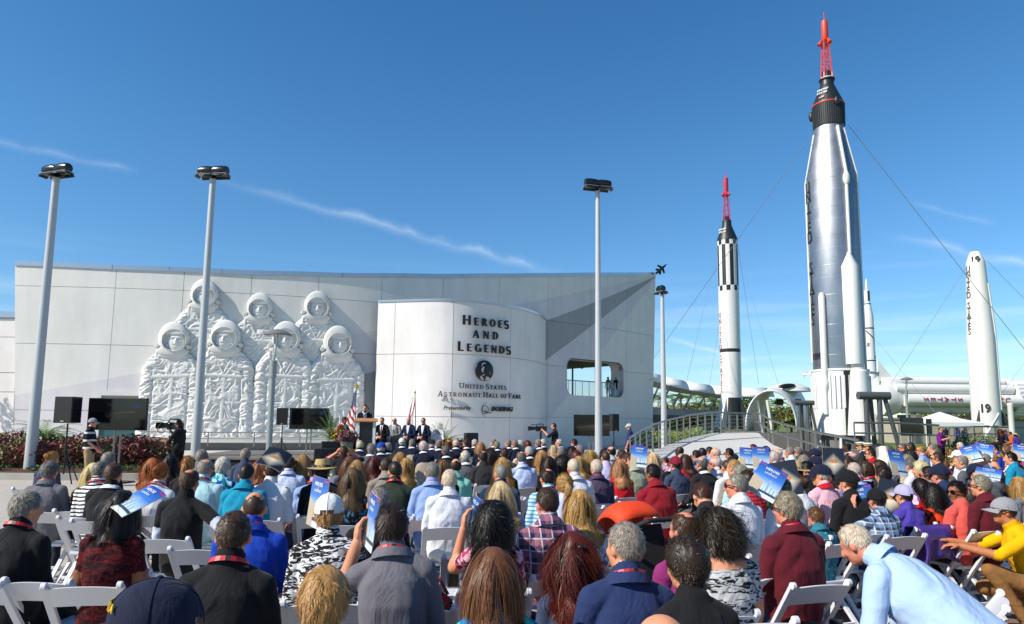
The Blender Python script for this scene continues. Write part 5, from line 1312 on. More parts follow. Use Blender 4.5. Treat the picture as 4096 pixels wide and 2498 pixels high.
# --- tapered white rocket with 19
TY = 66.0; TX = gx(3947, TY); tz = lambda y: zat(3920, y, TY); k_ = TY / F
tit = empty('tapered_rocket', (TX, TY, 0), 0, 'tapered white rocket numbered 19 with black upright lettering', 'rocket', 'rockets standing in the rocket garden')
mb = MB(); mb.lathe([(61 * k_, tz(1702)), (59 * k_, tz(1345)), (57 * k_, tz(1325)), (41 * k_, tz(1055)), (40 * k_, tz(1048)), (22 * k_, tz(1012)), (18 * k_, tz(1009)), (.1, tz(1008))], 40); mb.obj('body', plain('aged_white', '#d6d4cd', .45, 0, .05, 1.5), tit, SM)
mb = MB(); mb.tube([polar(61 * k_, 48, tz(1640)), polar(59 * k_, 48, tz(1340)), polar(45 * k_, 40, tz(1140))], .16, 8); mb.obj('cable_duct', M_rwhite, tit, SM)
ring_text('UNITED STATES', .9, 42.5 * k_, R(-82), tz(1092), plain('overexposed_black', '#4a4b4e', .6), tit, True, 'letter', (tz(1092) - tz(1345)) / 12.2, 0, 1.0)  # black lettering greyed: overexposure by bright light is put into its colour
for i, o in enumerate([c for c in tit.children if c.name.startswith('letter')]):
    f = (tz(1080) - o.location.z) / (tz(1080) - tz(1330)); rr = (42.5 + 15 * f) * k_; o.location.x = (rr + .03) * math.sin(R(-82)); o.location.y = -(rr + .03) * math.cos(R(-82))
for y, sz, rr in ((1060, 1.0, 37), (1650, 1.1, 61.5)):
    me = text_mesh('19', sz, .03, .03, 0, 'number'); me.materials.append(M_rblack); a = R(-37); n = Vector((math.sin(a), -math.cos(a), .0)); t = Vector((math.cos(a), math.sin(a), 0)); M = Matrix((t, Vector((0, 0, 1)), n)).transposed().to_4x4(); M.translation = n * (rr * k_ + .03) + Vector((0, 0, tz(y))); o = link('number', me, tit); o.matrix_local = M
for a in (60, 118, 240, 300):
    mb = MB(); A_ = R(a); M = Matrix.Rotation(A_ - R(90), 4, 'Z') @ Matrix.Rotation(R(90), 4, 'X') @ Matrix.Translation((0, 0, -.05)); mb.prism([(60 * k_, tz(1640)), (100 * k_, tz(1704)), (60 * k_, tz(1704))], .1, M); mb.obj('fin', M_rblack if a != 118 else M_rwhite, tit)
for x, y in ((-.6, -.8), (.9, -.3), (.3, .8)): mb = MB(); mb.cyl((x, y, 0), (x, y, tz(1702)), .22, None, 12); mb.obj('leg', M_rwhite, tit, SM)
mb = MB(); mb.cyl((-1.7, -1.5, .3), (.5, -1.4, tz(1655)), .12, None, 10); mb.obj('brace', M_rwhite, tit, SM)
# --- slender rocket behind
JY = 88.0; JX = gx(3494, JY); jz = lambda y: zat(3480, y, JY); k_ = JY / F
jun = empty('slender_rocket', (JX, JY, 0), 0, 'slender white rocket with thin nose behind the metal rocket', 'rocket', 'rockets standing in the rocket garden')
mb = MB(); mb.lathe([(25 * k_, 0), (24 * k_, jz(1600)), (22 * k_, jz(1320)), (21.5 * k_, jz(1265)), (12.5 * k_, jz(1212)), (11 * k_, jz(1206))], 24); mb.obj('body', M_rwhite, jun, SM)
mb = MB(); mb.lathe([(13 * k_, jz(1206)), (13 * k_, jz(1164)), (7 * k_, jz(1162)), (4 * k_, jz(1126)), (3 * k_, jz(1124)), (.2 * k_, jz(1114))], 20); mb.obj('spin_tub', M_rwhite, jun, SM)
mb = MB()
for y0, y1, r_ in ((1219, 1216, 14.6), (1318, 1313, 22.4), (1447, 1442, 23)): mb.lathe([(r_ * k_, jz(y0)), (r_ * k_, jz(y1))], 24, caps=False)
mb.grid([[polar(13.3 * k_, d, jz(y)) for d in (-18, 0, 18)] for y in (1206, 1166)]); mb.obj('black_band', M_rblack, jun)
mb = MB(); P = [(polar(22.6 * k_, -60 + 13 * i, jz(1322 + 5 * i)), polar(22.6 * k_, -60 + 13 * i, jz(1328 + 5 * i))) for i in range(10)]; mb.grid([[a for a, b in P], [b for a, b in P]]); mb.obj('diagonal_stripe', M_rblack, jun)
ring_text('UE', .62, 22.8 * k_, R(-60), jz(1388), M_rblack, jun, False, 'letter', R(26)); ring_text('U', .62, 23 * k_, R(30), jz(1438), M_rblack, jun, False, 'letter', R(26))
# --- lying rocket
SY = 84.0; k_ = SY / F
sat = empty('lying_rocket', (gx(3850, SY), SY, 0), 0, 'huge white rocket lying on its side behind the garden, red upright lettering', 'rocket')
sx = lambda px: gx(px, SY) - gx(3850, SY); sz = lambda y: zat(3850, y, SY)
def hcyl(x0, x1, yc, r, dy, name, mat, n=20): mb = MB(); mb.cyl((x0, dy, yc), (x1, dy, yc), r, None, n); return mb.obj(name, mat, sat, SM)
for yc, r, dy in ((1529, 18, 0), (1561, 20, -1.4), (1529, 18, 2.5)): hcyl(sx(3560), sx(4022), sz(yc), r * k_, dy, 'tank', M_rwhite)
hcyl(sx(3590), sx(4040), sz(1606), 24 * k_, -1.9, 'tank', M_rwhite, 28); hcyl(sx(3600), sx(4030), sz(1636), 22 * k_, -.6, 'tank', M_rwhite, 24)
mb = MB(); mb.lathe([(78 * k_, 0), (80 * k_, 1.0), (62 * k_, 2.6), (40 * k_, 3.4)], 28, (sx(3530), .5, sz(1590)), (1, 0, 0)); mb.obj('tail_shroud', M_rwhite, sat, SM)
mb = MB(); mb.prism([(0, 0), (2.2, 0), (.2, 2.6)], .25, Matrix.Translation((sx(3515), 0, sz(1530))) @ Matrix.Rotation(R(90), 4, 'X')); mb.obj('fin', M_rwhite, sat)
mb = MB(); mb.lathe([(78 * k_, 0), (78 * k_, 8)], 40, (sx(4030), 0, sz(1592)), (1, 0, 0))
for i in range(9): a = R(50 + i * 12); mb.bar((sx(4034), -78 * k_ * math.sin(a), sz(1592) + 78 * k_ * math.cos(a)), (sx(4080), -78 * k_ * math.sin(a), sz(1592) + 78 * k_ * math.cos(a)), .16)
mb.obj('stage_ring', M_rwhite, sat, SM)
mb = MB(); mb.prism(rrect(sx(4068), sx(4110), sz(1614) - 0, sz(1548), .5), .4, Matrix.Translation((0, -78 * k_ - .1, 0)) @ Matrix(((1, 0, 0, 0), (0, 0, 1, 0), (0, 1, 0, 0), (0, 0, 0, 1)))); mb.obj('black_panel', M_rblack, sat)
mb = MB()
for i in range(8): a = R(45 * i); mb.tube([(sx(4018), 1.0 * math.sin(a) * 1.6, sz(1595) + 1.6 * math.cos(a)), (sx(4034), 2.2 * math.sin(a), sz(1592) + 2.2 * math.cos(a))], .10, 6)
mb.obj('truss', M_rblack, sat)
M_satred = plain('print_red', '#a83a35', .6)
for i, ch in enumerate('UNITED STATES'):
    if ch == ' ': continue
    me = text_mesh(ch, .80, .02, .012, 0, 'letter', sx=1.15); me.materials.append(M_satred); o = link('letter', me, sat)
    o.matrix_local = Matrix.Translation((sx(3660 + (12 - i) * 26.5), -1.9 - 24 * k_ - .03, sz(1606) + .1)) @ Matrix.Rotation(R(90), 4, 'X') @ Matrix.Rotation(R(-90), 4, 'Z') @ Matrix.Translation((0, -.33, 0))
for px in (3640, 3780, 3960): mb = MB(); mb.box((sx(px), 0, sz(1665) / 2), (.8, 4, sz(1660))); mb.obj('cradle', M_dconc, sat)
# off-axis width: the photo's pixel widths are stretched away from its middle
atlas.scale = (.90, .90, 1); mount.scale = (.9, .9, 1); red.scale = (.95, .95, 1); tit.scale = (.82, .82, 1); jun.scale = (.886, .886, 1)
# guy wires: each its own thing
def wire(p, q, r, label):
    mb = MB(); mb.cyl(p, q, r, None, 5); tag(mb.obj('guy_wire', M_wire), label, 'guy wire', 'guy wires holding the rockets')
W3 = lambda px, py, Y: atY(px, py, Y)
A0 = Vector((AX, AY, 0)); T0 = Vector((TX, TY, 0)); R0 = Vector((RX, RY, 0))
wire(A0 + polar(1.2, -80, az(556)), W3(2590, 1470, 60), .017, 'guy wire sloping from the metal rocket down to the left'); wire(A0 + polar(1.0, 75, az(508)), W3(4150, 1465, 40), .017, 'guy wire sloping from the metal rocket down to the right')
wire(R0 + polar(.9, -85, rz(1010)), W3(2738, 1560, 57), .012, 'thin guy wire left of the striped rocket'); wire(R0 + polar(.9, -60, rz(1240)), W3(2833, 1570, 55), .011, 'thin short guy wire close left of the striped rocket')
wire(R0 + polar(.9, 80, rz(990)), W3(3035, 1540, 60), .012, 'thin steep guy wire right of the striped rocket'); wire(R0 + polar(.9, 20, rz(965)), W3(3112, 1535, 54), .011, 'thin flatter guy wire right of the striped rocket')
wire(T0 + polar(1.0, -70, tz(1062)), W3(3565, 1535, 66), .019, 'guy wire from the tapered rocket down to the left'); wire(T0 + polar(1.0, 70, tz(1048)), W3(4140, 1240, 66), .019, 'guy wire from the tapered rocket down to the right')
wire(W3(3508, 1365, 70), W3(3740, 1650, 64), .014, 'guy wire right of the slender rocket'); wire(W3(4096, 1456, 66), W3(4010, 1570, 66), .012, 'guy wire near the right edge of the photo')
# ================================================================== WALKWAYS AND RAILINGS
# sloping paved ramp: rises from the plaza to the rocket garden
def RZ(x, y): return max(.004, min(1.30, (y - 22.0) / 13.5 * 1.30))
rl = [(2520, 24.0), (2560, 26.2), (2610, 28.5), (2680, 31.0), (2760, 33.5), (2850, 36), (2950, 38.5), (3005, 40)]
L3 = [Vector((gx(p, y), y, 0)) for p, y in rl]; Rr = [Vector((gx(p, y), y, 0)) for p, y in ((3640, 21.5), (3430, 24), (3260, 26.5), (3150, 29), (3090, 31), (3055, 33.5), (3035, 36.5), (3020, 40))]
mb = MB(); rows = []
for a, b in zip(L3, Rr): rows.append([Vector((p.x, p.y, RZ(p.x, p.y))) for p in [a.lerp(b, k / 8) for k in range(9)]])
f0 = [Vector((p.x, 20.6, .003)) for p in rows[0]]; rows = [f0] + rows
mb.grid(rows); n_ = len(rows); mb.grid([[r[0] for r in rows], [Vector((r[0].x, r[0].y, -.01)) for r in rows]]); mb.grid([[r[-1] for r in rows], [Vector((r[-1].x, r[-1].y, -.01)) for r in rows]])
tag(mb.obj('ramp_pavement', M_light), kind='structure')
mb = MB()
for y in (22.0, 22.9, 23.9):
    mb.add([(gx(2545, y), y, RZ(0, y) + .012), (gx(3500, y), y - .35, RZ(0, y - .35) + .012), (gx(3500, y), y + .0, RZ(0, y) + .014), (gx(2548, y), y + .38, RZ(0, y + .38) + .016)], [(0, 1, 2, 3)])
tag(mb.obj('pavement_bands', plain('dark_paver_band', '#5c6168', .8, 0, .1, 3)), kind='structure')
def railing(path, label, h=1.06, cables=4, step=1.35, post='flat', top=.045, posts=True):
    t = empty('railing', path[0], 0, label, 'railing'); o0 = Vector(path[0]); P = [Vector(p) - o0 for p in path]
    mb = MB(); mb.tube([p + Vector((0, 0, h)) for p in P], top, 8); mb.obj('handrail', M_inox, t, SM)
    mb = MB()
    if cables == 1: mb.tube([p + Vector((0, 0, h * .55)) for p in P], top * .8, 8)
    else: [mb.tube([p + Vector((0, 0, h * (k + .7) / (cables + .4))) for p in P], .011, 5) for k in range(cables)]
    mb.obj('mid_rail', M_inox, t, SM)
    if posts:
        me = None; L = 0
        for a, b in zip(P, P[1:]):
            d = (b - a).length; nseg = max(1, int(round(d / step)))
            for k in range(nseg):
                p = a.lerp(b, k / nseg)
                if me is None:
                    q = MB()
                    if post == 'flat': q.prism([(-.10, 0), (.10, 0), (.05, h), (-.05, h)], .03, Matrix.Rotation(R(90), 4, 'X') @ Matrix.Translation((0, 0, -.015)))
                    else: q.cyl((0, 0, 0), (0, 0, h), .035, None, 8)
                    me = q.mesh('post', [M_inox])
                o = link('post', me, t, p); o.rotation_euler = (0, 0, math.atan2((b - a).y, (b - a).x))
    return t
LP = [Vector((p.x, p.y, RZ(p.x, p.y))) for p in L3]; railing(LP, 'curved stainless railing with tapered posts along the paved ramp', 1.08, 5, 1.0)
RPp = [Vector((p.x, p.y, RZ(p.x, p.y))) for p in Rr[::-1]]; railing(RPp[:7], 'long twin railing on the right side of the ramp below the metal rocket', 1.08, 1, 1.5, 'flat', .05)
railing([W3(3420, 1784, 30), W3(3600, 1786, 30), W3(3760, 1792, 31)], 'low grey twin rail behind the right screen', 1.0, 1, 2.4, 'round')
railing([W3(3760, 1790, 36), W3(3900, 1770, 44), W3(4110, 1775, 44)], 'far grey railing in front of the tapered rocket', 1.0, 1, 2.4, 'round')
railing([W3(1380, 1788, 38), W3(830, 1786, 37.5), W3(560, 1784, 37)], 'thin rail along the foot of the astronaut relief', .75, 1, 2.6, 'round', .03)
# raised bridge with a white fabric canopy
cw = empty('canopy_walkway', (gx(2700, 62), 62, 0), 0, 'raised concrete walkway under a curved white fabric canopy', 'walkway'); c0 = Vector(cw.location)
cp = [(2560, 1478, 58), (2640, 1502, 60), (2730, 1524, 62), (2830, 1540, 64), (2930, 1550, 65), (3060, 1552, 66)]
ridge = [atY(*p) - c0 for p in cp]; deck = [Vector((r.x, r.y, 3.0)) for r in ridge]
mb = MB()
for i in range(len(ridge) - 1):
    rows = []
    for t in (0, .5, 1):
        rr = ridge[i].lerp(ridge[i + 1], t); sag = .03 * (1 if t == .5 else 0); rows.append([rr + Vector((0, -2.4 * math.sin(a), -sag - 1.15 * (1 - math.cos(a)))) for a in [R(-80 + 160 * k / 10) for k in range(11)]])
    mb.grid(rows)
o = mb.obj('canopy', plain('white_fabric', '#d9d9d6', .6, 0, .03), cw, 1.2)
md = o.modifiers.new('thick', 'SOLIDIFY'); md.thickness = .04
mb = MB(); mb.grid([[d + Vector((0, y, z)) for d in deck] for y, z in ((-1.7, 0), (-1.7, -.55), (1.7, -.55), (1.7, 0), (-1.7, 0))]); mb.obj('deck', M_conc, cw)
for i, d in enumerate(deck):
    if i in (1, 3): mb = MB(); mb.lathe([(.5, -3), (.55, -1.2), (1.5, -.56)], 14, d); mb.obj('pier', M_conc, cw)
for i in range(len(deck) - 1):
    for t in (0.1, .6):
        d = deck[i].lerp(deck[i + 1], t); r_ = ridge[i].lerp(ridge[i + 1], t); mb = MB(); mb.cyl(d + Vector((-.7, -1.6, -.2)), r_ + Vector((.25, -2.1, -.9)), .10, .08, 8); mb.obj('strut', M_inox, cw)
mb = MB(); [mb.tube([d + Vector((0, -1.68, h)) for d in deck], .03 if h > 1 else .012, 5) for h in (.25, .5, .75, 1.1)]
for a, b in zip(deck, deck[1:]):
    for k in range(3): p = a.lerp(b, k / 3) + Vector((0, -1.68, 0)); mb.bar(p, p + Vector((0, 0, 1.1)), .05)
mb.obj('balustrade', M_inox, cw)
# arched entry hood
ah = empty('arched_entry', (gx(3150, 46), 46, 0), 0, 'white arched steel entry hood with round cut outs left of the metal rocket', 'shelter'); c0 = Vector(ah.location)
mb = MB(); rows = []
for j in range(7):
    rows.append([Vector((x + .5 * j - 1.1, .8 * j, 1.25 + 2.55 * math.sin(a) ** .7 if False else 1.3 + h * (1 + .05 * j))) for x, h, a in [(-1.75 * math.cos(R(k * 12)), 2.75 * math.sin(R(k * 12)) ** .8 if 0 < k < 15 else 0, 0) for k in range(16)]])
mb.grid(rows); o = mb.obj('hood', M_rwhite, ah, 1.2); md = o.modifiers.new('t', 'SOLIDIFY'); md.thickness = .08
# cut outs near the foot
cut = MB()
for x, z in ((-2.7, 1.9), (-2.6, 2.6), (-2.0, 2.1)): cut.cyl((x - 1, 1.2 + (z - 1.9), z), (x + 1.2, 1.2 + (z - 1.9), z), .26, None, 12)
mb = MB(); mb.lathe([(1.5, 0), (1.4, .25), (.9, .5), (.3, .6)], 24, (1.2, 2.6, 4.1)); mb.obj('roof_vent_shell', M_rwhite, ah, SM)
mb = MB(); mb.ell((.55, 1.25, 4.42), (.62, .2, .17), Matrix.Rotation(R(-6), 3, 'Y')); mb.obj('vent_opening', M_blk, ah, SM)
for x, dx in ((-2.6, .8), (-1.9, .9), (1.0, .8), (1.7, .5)): mb = MB(); mb.bar((x + 1.1, .6, 1.2), (x + 1.1 - dx * .5, .2, 3.4), .16, .10); mb.obj('rib', M_rwhite, ah)
for x in (-.2, 1.1): mb = MB(); mb.box((x, .7, 3.3), (.4, .35, .3), Matrix.Rotation(R(30), 3, 'X')); mb.obj('speaker', M_blk, ah)
mb = MB(); mb.box((0, 2.4, .6), (5.4, 5, 1.25)); mb.obj('plinth', M_dconc, ah)
# ================================================================== PLANTS
def leafcloud(mb, c, r, n, size, seed, spread=1.0, up=0.0, flat=.9):
    rng = np.random.RandomState(seed)
    d = rng.randn(n, 3); d /= np.linalg.norm(d, axis=1)[:, None]; q = (.45 + .55 * rng.rand(n)) ** .6
    lump = np.array([1 + .28 * noise.noise(Vector(x * 2.3 + seed)) for x in d])
    P = np.array(c) + d * (q * lump)[:, None] * np.array(r)
    for p, dd in zip(P, d):
        a = Vector(rng.randn(3)).normalized() * .8 + Vector(dd) * .7 + Vector((0, 0, up)); a.normalize(); b = a.orthogonal().normalized(); b.rotate(Matrix.Rotation(rng.rand() * 6.28, 3, a)); s = size * (.6 + .8 * rng.rand())
        p = Vector(p); c_ = a.cross(b)
        mb.mi = int(rng.rand() < .42)
        mb.add([p - c_ * s * .5, p + b * s * .28, p + c_ * s * .6 + a * s * .12, p - b * s * .28], [(0, 1, 2, 3)])
def leaf_mat(n, a, b):
    if n in _mats: return _mats[n]
    t = NT(n); f = t.noise(3.5, 3); _mats[n] = t.done(t.mix(f, hexc(a), hexc(b)), .55, 0, None, .35, Transmission_Weight=0.0); return _mats[n]
G1, G2 = leaf_mat('leaf_green', '#3f5426', '#5f7634'), leaf_mat('leaf_dark', '#26361a', '#3d4f24'); RD1, RD2 = leaf_mat('leaf_burgundy', '#6a2229', '#9c4a4a'), leaf_mat('leaf_plum', '#3b1a1e', '#5c4a28')
YL, OR_ = leaf_mat('leaf_yellow', '#8a7a22', '#a89a35'), leaf_mat('leaf_orange', '#9a4a1c', '#7a2a1a'); PG, PG2 = leaf_mat('palm_green', '#4a6a24', '#7d9a3e'), leaf_mat('palm_dark', '#33481c', '#52702c'); M_trunk = plain('trunk', '#5d4a38', .9, 0, .3, 8, .6, 30)
mb = MB(); bedpts = [(-30, 19.6), (-13, 19.6), (-10.5, 20.0), (-8.6, 21.5), (-8.2, 24), (-9.2, 27), (-12, 28.5), (-30, 28.5)]
mb.add([(x, y, .14) for x, y in bedpts] + [(sum(p[0] for p in bedpts) / 8, 24, .34)], [(i, (i + 1) % 8, 8) for i in range(8)]); tag(mb.obj('planting_bed_ground', M_mulch), kind='structure')
mb = MB(); n = len(bedpts)
for i in range(n - 1):
    a, b = Vector((*bedpts[i], .08)), Vector((*bedpts[i + 1], .08)); mb.bar(a, b, .16, .20)
tag(mb.obj('bed_kerb', M_conc), kind='structure')
shr = [(20, 22.2, 1.0), (95, 22.6, 1.05), (165, 21.4, .8), (225, 23, .95), (290, 22.0, .85), (345, 22.8, .95), (415, 22.2, .9), (480, 22.7, .95), (545, 22.4, .95), (605, 22.9, .9), (655, 23.5, .85), (-40, 21.6, 1.0), (50, 21.3, .7)]
lbl = ['leftmost full burgundy leaved shrub behind the kerb', 'burgundy shrub just left of the tall grey post', 'low burgundy shrub at the foot of the tall grey post', 'burgundy shrub right of the tall grey post under the palm', 'burgundy shrub below the black loudspeaker', 'burgundy shrub left of the man in the striped polo', 'burgundy shrub right behind the man in the striped polo', 'burgundy shrub under the right corner of the left screen', 'burgundy and green shrub left of the shoulder camera man', 'burgundy shrub behind the shoulder camera man', 'burgundy shrub between camera man and second tall post', 'burgundy shrub cut by the left edge of the photo', 'small front burgundy shrub near the left edge']
for i, (px, Y, h) in enumerate(shr):
    t = empty('red_leaved_shrub', (gx(px, Y), Y, .2), 0, lbl[i], 'shrub', 'burgundy shrubs in the planting bed')
    mb = MB(); leafcloud(mb, (0, 0, h * .56), (.62, .5, h * .5), 850, .11, i + 3); mb.obj('foliage', [RD1 if i % 3 else leaf_mat('leaf_copper', '#7a3a34', '#a86a5c'), (G1, leaf_mat('leaf_olive', '#4c4a22', '#6d6a30'), RD2)[i % 3]], t)
    mb = MB(); [mb.cyl((0, 0, 0), (.3 * math.cos(k * 1.6), .25 * math.sin(k * 1.6), h * .6), .02, .008, 5) for k in range(5)]; mb.obj('stem', M_trunk, t)
mb = MB()
rng = np.random.RandomState(5)
for k in range(40): px, Y = rng.uniform(-30, 640), rng.uniform(20.2, 21.6); leafcloud(mb, (gx(px, Y), Y, .26), (.28, .22, .10), 60, .06, 100 + k)
for k in range(26): px, Y = rng.uniform(840, 1010), rng.uniform(24.0, 25.5); leafcloud(mb, (gx(px, Y), Y, .25), (.35, .3, .24), 90, .06, 200 + k)
tag(mb.obj('ground_cover', [G1, G2]), kind='stuff')
def fronds(mb, c, n, L, seed, droop=1.0, leafw=.028, leaf=.30, up=.9):
    rng = np.random.RandomState(seed)
    for k in range(n):
        a = 2 * math.pi * (k + rng.rand() * .6) / n; e = up * (.25 + .75 * rng.rand()); l = L * (.75 + .4 * rng.rand())
        path = []; p = Vector(c); d = Vector((math.cos(a) * math.cos(e), math.sin(a) * math.cos(e), math.sin(e)))
        for s in range(9):
            path.append(p.copy()); p = p + d * l / 8; d = (d + Vector((0, 0, -.16 * droop))).normalized()
        mb.mi = 0; mb.tube(path, [.012 - .001 * s for s in range(9)], 4)
        for s in range(1, 9):
            for q in (0, .5):
                pt = path[s - 1].lerp(path[s], q) if s else path[s]; t = (path[s] - path[s - 1]).normalized(); sd_ = t.cross(Vector((0, 0, 1))).normalized()
                for sg in (-1, 1):
                    v = (sd_ * sg + t * .75 + Vector((0, 0, -.12))).normalized(); ll = leaf * (1 - abs(s / 9 - .45)) * (.8 + .4 * rng.rand()); w = t * leafw
                    mb.mi = int(rng.rand() < .5); mb.add([pt - w * .5, pt + w * .5, pt + v * ll + Vector((0, 0, -.05 * ll))], [(0, 1, 2)])
def palm(px, Y, z0, ht, n, L, seed, label, leaf=.3, group=None, lw=.03):
    t = empty('palm_tree', (gx(px, Y), Y, z0), 0, label, 'palm', group)
    mb = MB(); fronds(mb, (0, 0, ht), n, L, seed, 1.1, lw, leaf); mb.obj('crown', [PG, PG2], t)
    mb = MB(); mb.tube([(0, 0, 0), (.03, 0, ht * .5), (0, 0, ht)], [.09, .075, .07], 8); mb.obj('trunk', M_trunk, t)
palm(185, 22.9, .25, .85, 26, 1.5, 3, 'small feathery palm among the shrubs beside the black loudspeaker')
for i, (px, Y, h) in enumerate(((2726, 80, 4.6), (2820, 82, 4.9), (2862, 86, 4.4), (3110, 84, 4.2), (2650, 78, 4.4), (2790, 90, 4.0))):
    palm(px, Y, 0, h, 22, 2.2, 20 + i, ['palm with a ragged crown seen under the canopy walkway', 'tallest palm left of the striped rocket', 'palm touching the left side of the striped rocket', 'palm right of the striped rocket by the arched entry', 'palm at the corner of the building under the canopy', 'small palm between the two palms under the canopy'][i], .7, 'palms beyond the canopy walkway', .09)
def bgtree(px, Y, h, w, seed, label, mats, n=1500, size=.5, nm='tree'):
    t = empty(nm, (gx(px, Y), Y, 0), 0, label, nm.replace('_', ' '), 'trees beyond the rocket garden')
    mb = MB(); rng = np.random.RandomState(seed)
    for k in range(7): leafcloud(mb, (rng.uniform(-.6, .6) * w, rng.uniform(-.5, .5) * w, h * rng.uniform(.45, .8)), (w * .55, w * .5, h * .28), n // 7, size, seed * 10 + k)
    mb.obj('crown', mats, t); mb = MB(); mb.cyl((0, 0, 0), (0, 0, h * .6), .2, .1, 7); [mb.cyl((0, 0, h * .3), (w * .4 * math.cos(k * 2.1), w * .4 * math.sin(k * 2.1), h * .65), .09, .04, 5) for k in range(4)]; mb.obj('trunk', M_trunk, t)
OL = leaf_mat('leaf_light_olive', '#66702e', '#8b9044')
for i, (px, Y, h, w) in enumerate(((2665, 84, 4.0, 2.6), (2760, 88, 4.2, 3.2), (2990, 100, 5.6, 2.8), (3060, 96, 4.4, 3.0), (3165, 92, 4.6, 3.4), (3240, 95, 4.6, 3.2), (2850, 98, 4.4, 3.2), (2600, 86, 3.8, 2.6), (3330, 100, 5.0, 3.5), (3700, 120, 4.2, 4), (3830, 122, 4.4, 5), (4060, 118, 4.6, 5), (2930, 82, 3.0, 2.0))):
    bgtree(px, Y, h, w, 40 + i, ['olive green tree below the canopy walkway', 'pale green tree between the palms', 'thin bare looking tree right of the striped rocket', 'brownish tree in front of the arched entry', 'rusty green tree seen through the arched entry', 'green tree left of the metal rocket', 'tree behind the striped rocket', 'tree beside the corner of the building', 'tree behind the metal rocket', 'tree under the lying rocket near the path light', 'tree line behind the white tent', 'tree at the right edge below the lying rocket', 'low tree behind the striped rocket tail'][i], [OL if i % 2 else G1, (G1, leaf_mat('leaf_rust', '#6b4a24', '#5a5a2a'), G2)[i % 3]])
for i, (px, Y, h) in enumerate(((2700, 52, 1.1), (2790, 54, 1.2), (2880, 54, 1.0), (2625, 50, 1.2))):
    t = empty('garden_bush', (gx(px, Y), Y, 0), 0, ['bright green bush seen through the ramp railing', 'yellow green bush below the walkway pier', 'bush at the foot of the striped rocket', 'bush beside the building corner behind the railing'][i], 'bush', 'bushes behind the ramp railing')
    mb = MB(); leafcloud(mb, (0, 0, h * .5), (1.6, 1, h * .6), 700, .22, 70 + i); mb.obj('foliage', [PG, OL], t)
for i, (px, Y, r_) in enumerate(((3905, 40, 1.15), (3965, 41, 1.0), (3850, 42, .8))):
    t = empty('rounded_shrub', (gx(px, Y), Y, 0), 0, ['clipped grey green dome shrub right of the standing suited man', 'second clipped dome shrub below the tapered rocket', 'small clipped shrub behind the suited man'][i], 'shrub', 'clipped dome shrubs')
    mb = MB(); leafcloud(mb, (0, 0, r_ * .55), (r_ * 1.2, r_, r_ * .75), 1500, .10, 90 + i); mb.obj('foliage', [leaf_mat('leaf_sage', '#57633d', '#7b8658'), G1], t)
mb = MB(); rng = np.random.RandomState(9)
for k in range(46): px, Y = rng.uniform(3480, 4100), rng.uniform(34, 38.5); leafcloud(mb, (gx(px, Y), Y, .3), (.6, .4, .3), 70, .12, 300 + k)
tag(mb.obj('flower_ground_cover', [YL, RD1]), kind='stuff')
t = empty('garden_tree', (-31.4, 36.6, 0), 0, 'slender tree just past the left edge whose shadow falls on the low wing', 'tree'); mb = MB()
for k in range(6): leafcloud(mb, (random.uniform(-.8, .8), random.uniform(-.8, .8), 3.3 + .55 * k), (.9, .9, .5), 130, .22, 400 + k)
mb.obj('crown', [G1, OL], t); mb = MB(); mb.cyl((0, 0, 0), (.1, 0, 5.6), .09, .03, 7); [mb.cyl((0, 0, 2.2 + .4 * k), (.9 * math.cos(k * 2), .9 * math.sin(k * 2), 3.6 + .45 * k), .035, .012, 5) for k in range(6)]; mb.obj('trunk', M_trunk, t)
# white event tent
tn = empty('event_tent', (gx(3762, 62), 62, 0), 0, 'white peaked event tent behind the man in the purple shirt', 'tent'); q = lambda px, py: (gx(px, 62) - gx(3762, 62), zat(px, py, 62))
mb = MB(); w = q(3876, 1692)[0]; h0 = q(3762, 1690)[1]; h1 = q(3762, 1648)[1]
for sx_, sy_, ex, ey in ((-1, -1, 1, -1), (1, -1, 1, 1), (1, 1, -1, 1), (-1, 1, -1, -1)):
    A_, B_ = Vector((sx_ * w, sy_ * w * .8, h0)), Vector((ex * w, ey * w * .8, h0)); T_ = Vector((0, 0, h1)); mb.grid([[A_.lerp(B_, k / 4) for k in range(5)], [A_.lerp(B_, k / 4).lerp(T_, .5) - Vector((0, 0, .16)) for k in range(5)], [T_] * 5])
mb.obj('canopy', plain('tent_white', '#dededb', .6, 0, .03), tn, 1.2)
mb = MB(); mb.grid([[Vector((x * w, y * w * .8, z)) for x, y in ((-1, -1), (1, -1), (1, 1), (-1, 1), (-1, -1))] for z in (h0, h0 - .35)]); mb.obj('valance', plain('tent_white', '#dededb'), tn)
for x, y in ((-1, -1), (1, -1), (1, 1), (-1, 1)): mb = MB(); mb.cyl((x * w * .98, y * w * .78, 0), (x * w * .98, y * w * .78, h0), .05, None, 8); mb.obj('pole', M_whitepaint, tn)
bk = empty('low_building', (gx(3900, 72), 72, 0), 0, 'low beige service building behind the tent', 'building')
mb = MB(); mb.box((2, 0, 1.2), (22, 4, 2.4)); mb.obj('wall', plain('ribbed_beige', '#a79d8c', .7, 0, .1, 2, .8, 12), bk)
mb = MB(); mb.box((2, 0, 2.5), (22.4, 4.4, .2)); mb.obj('roof', M_dconc, bk)
po = empty('white_post', (gx(4047, 40), 40, 0), 0, 'thick white round post at the right edge before the lying rocket', 'post')
mb = MB(); mb.lathe([(.15, 0), (.15, zat(4047, 1625, 40)), (.17, zat(4047, 1622, 40)), (.17, zat(4047, 1614, 40)), (.02, zat(4047, 1611, 40))], 14); mb.obj('shaft', M_rwhite, po, SM)
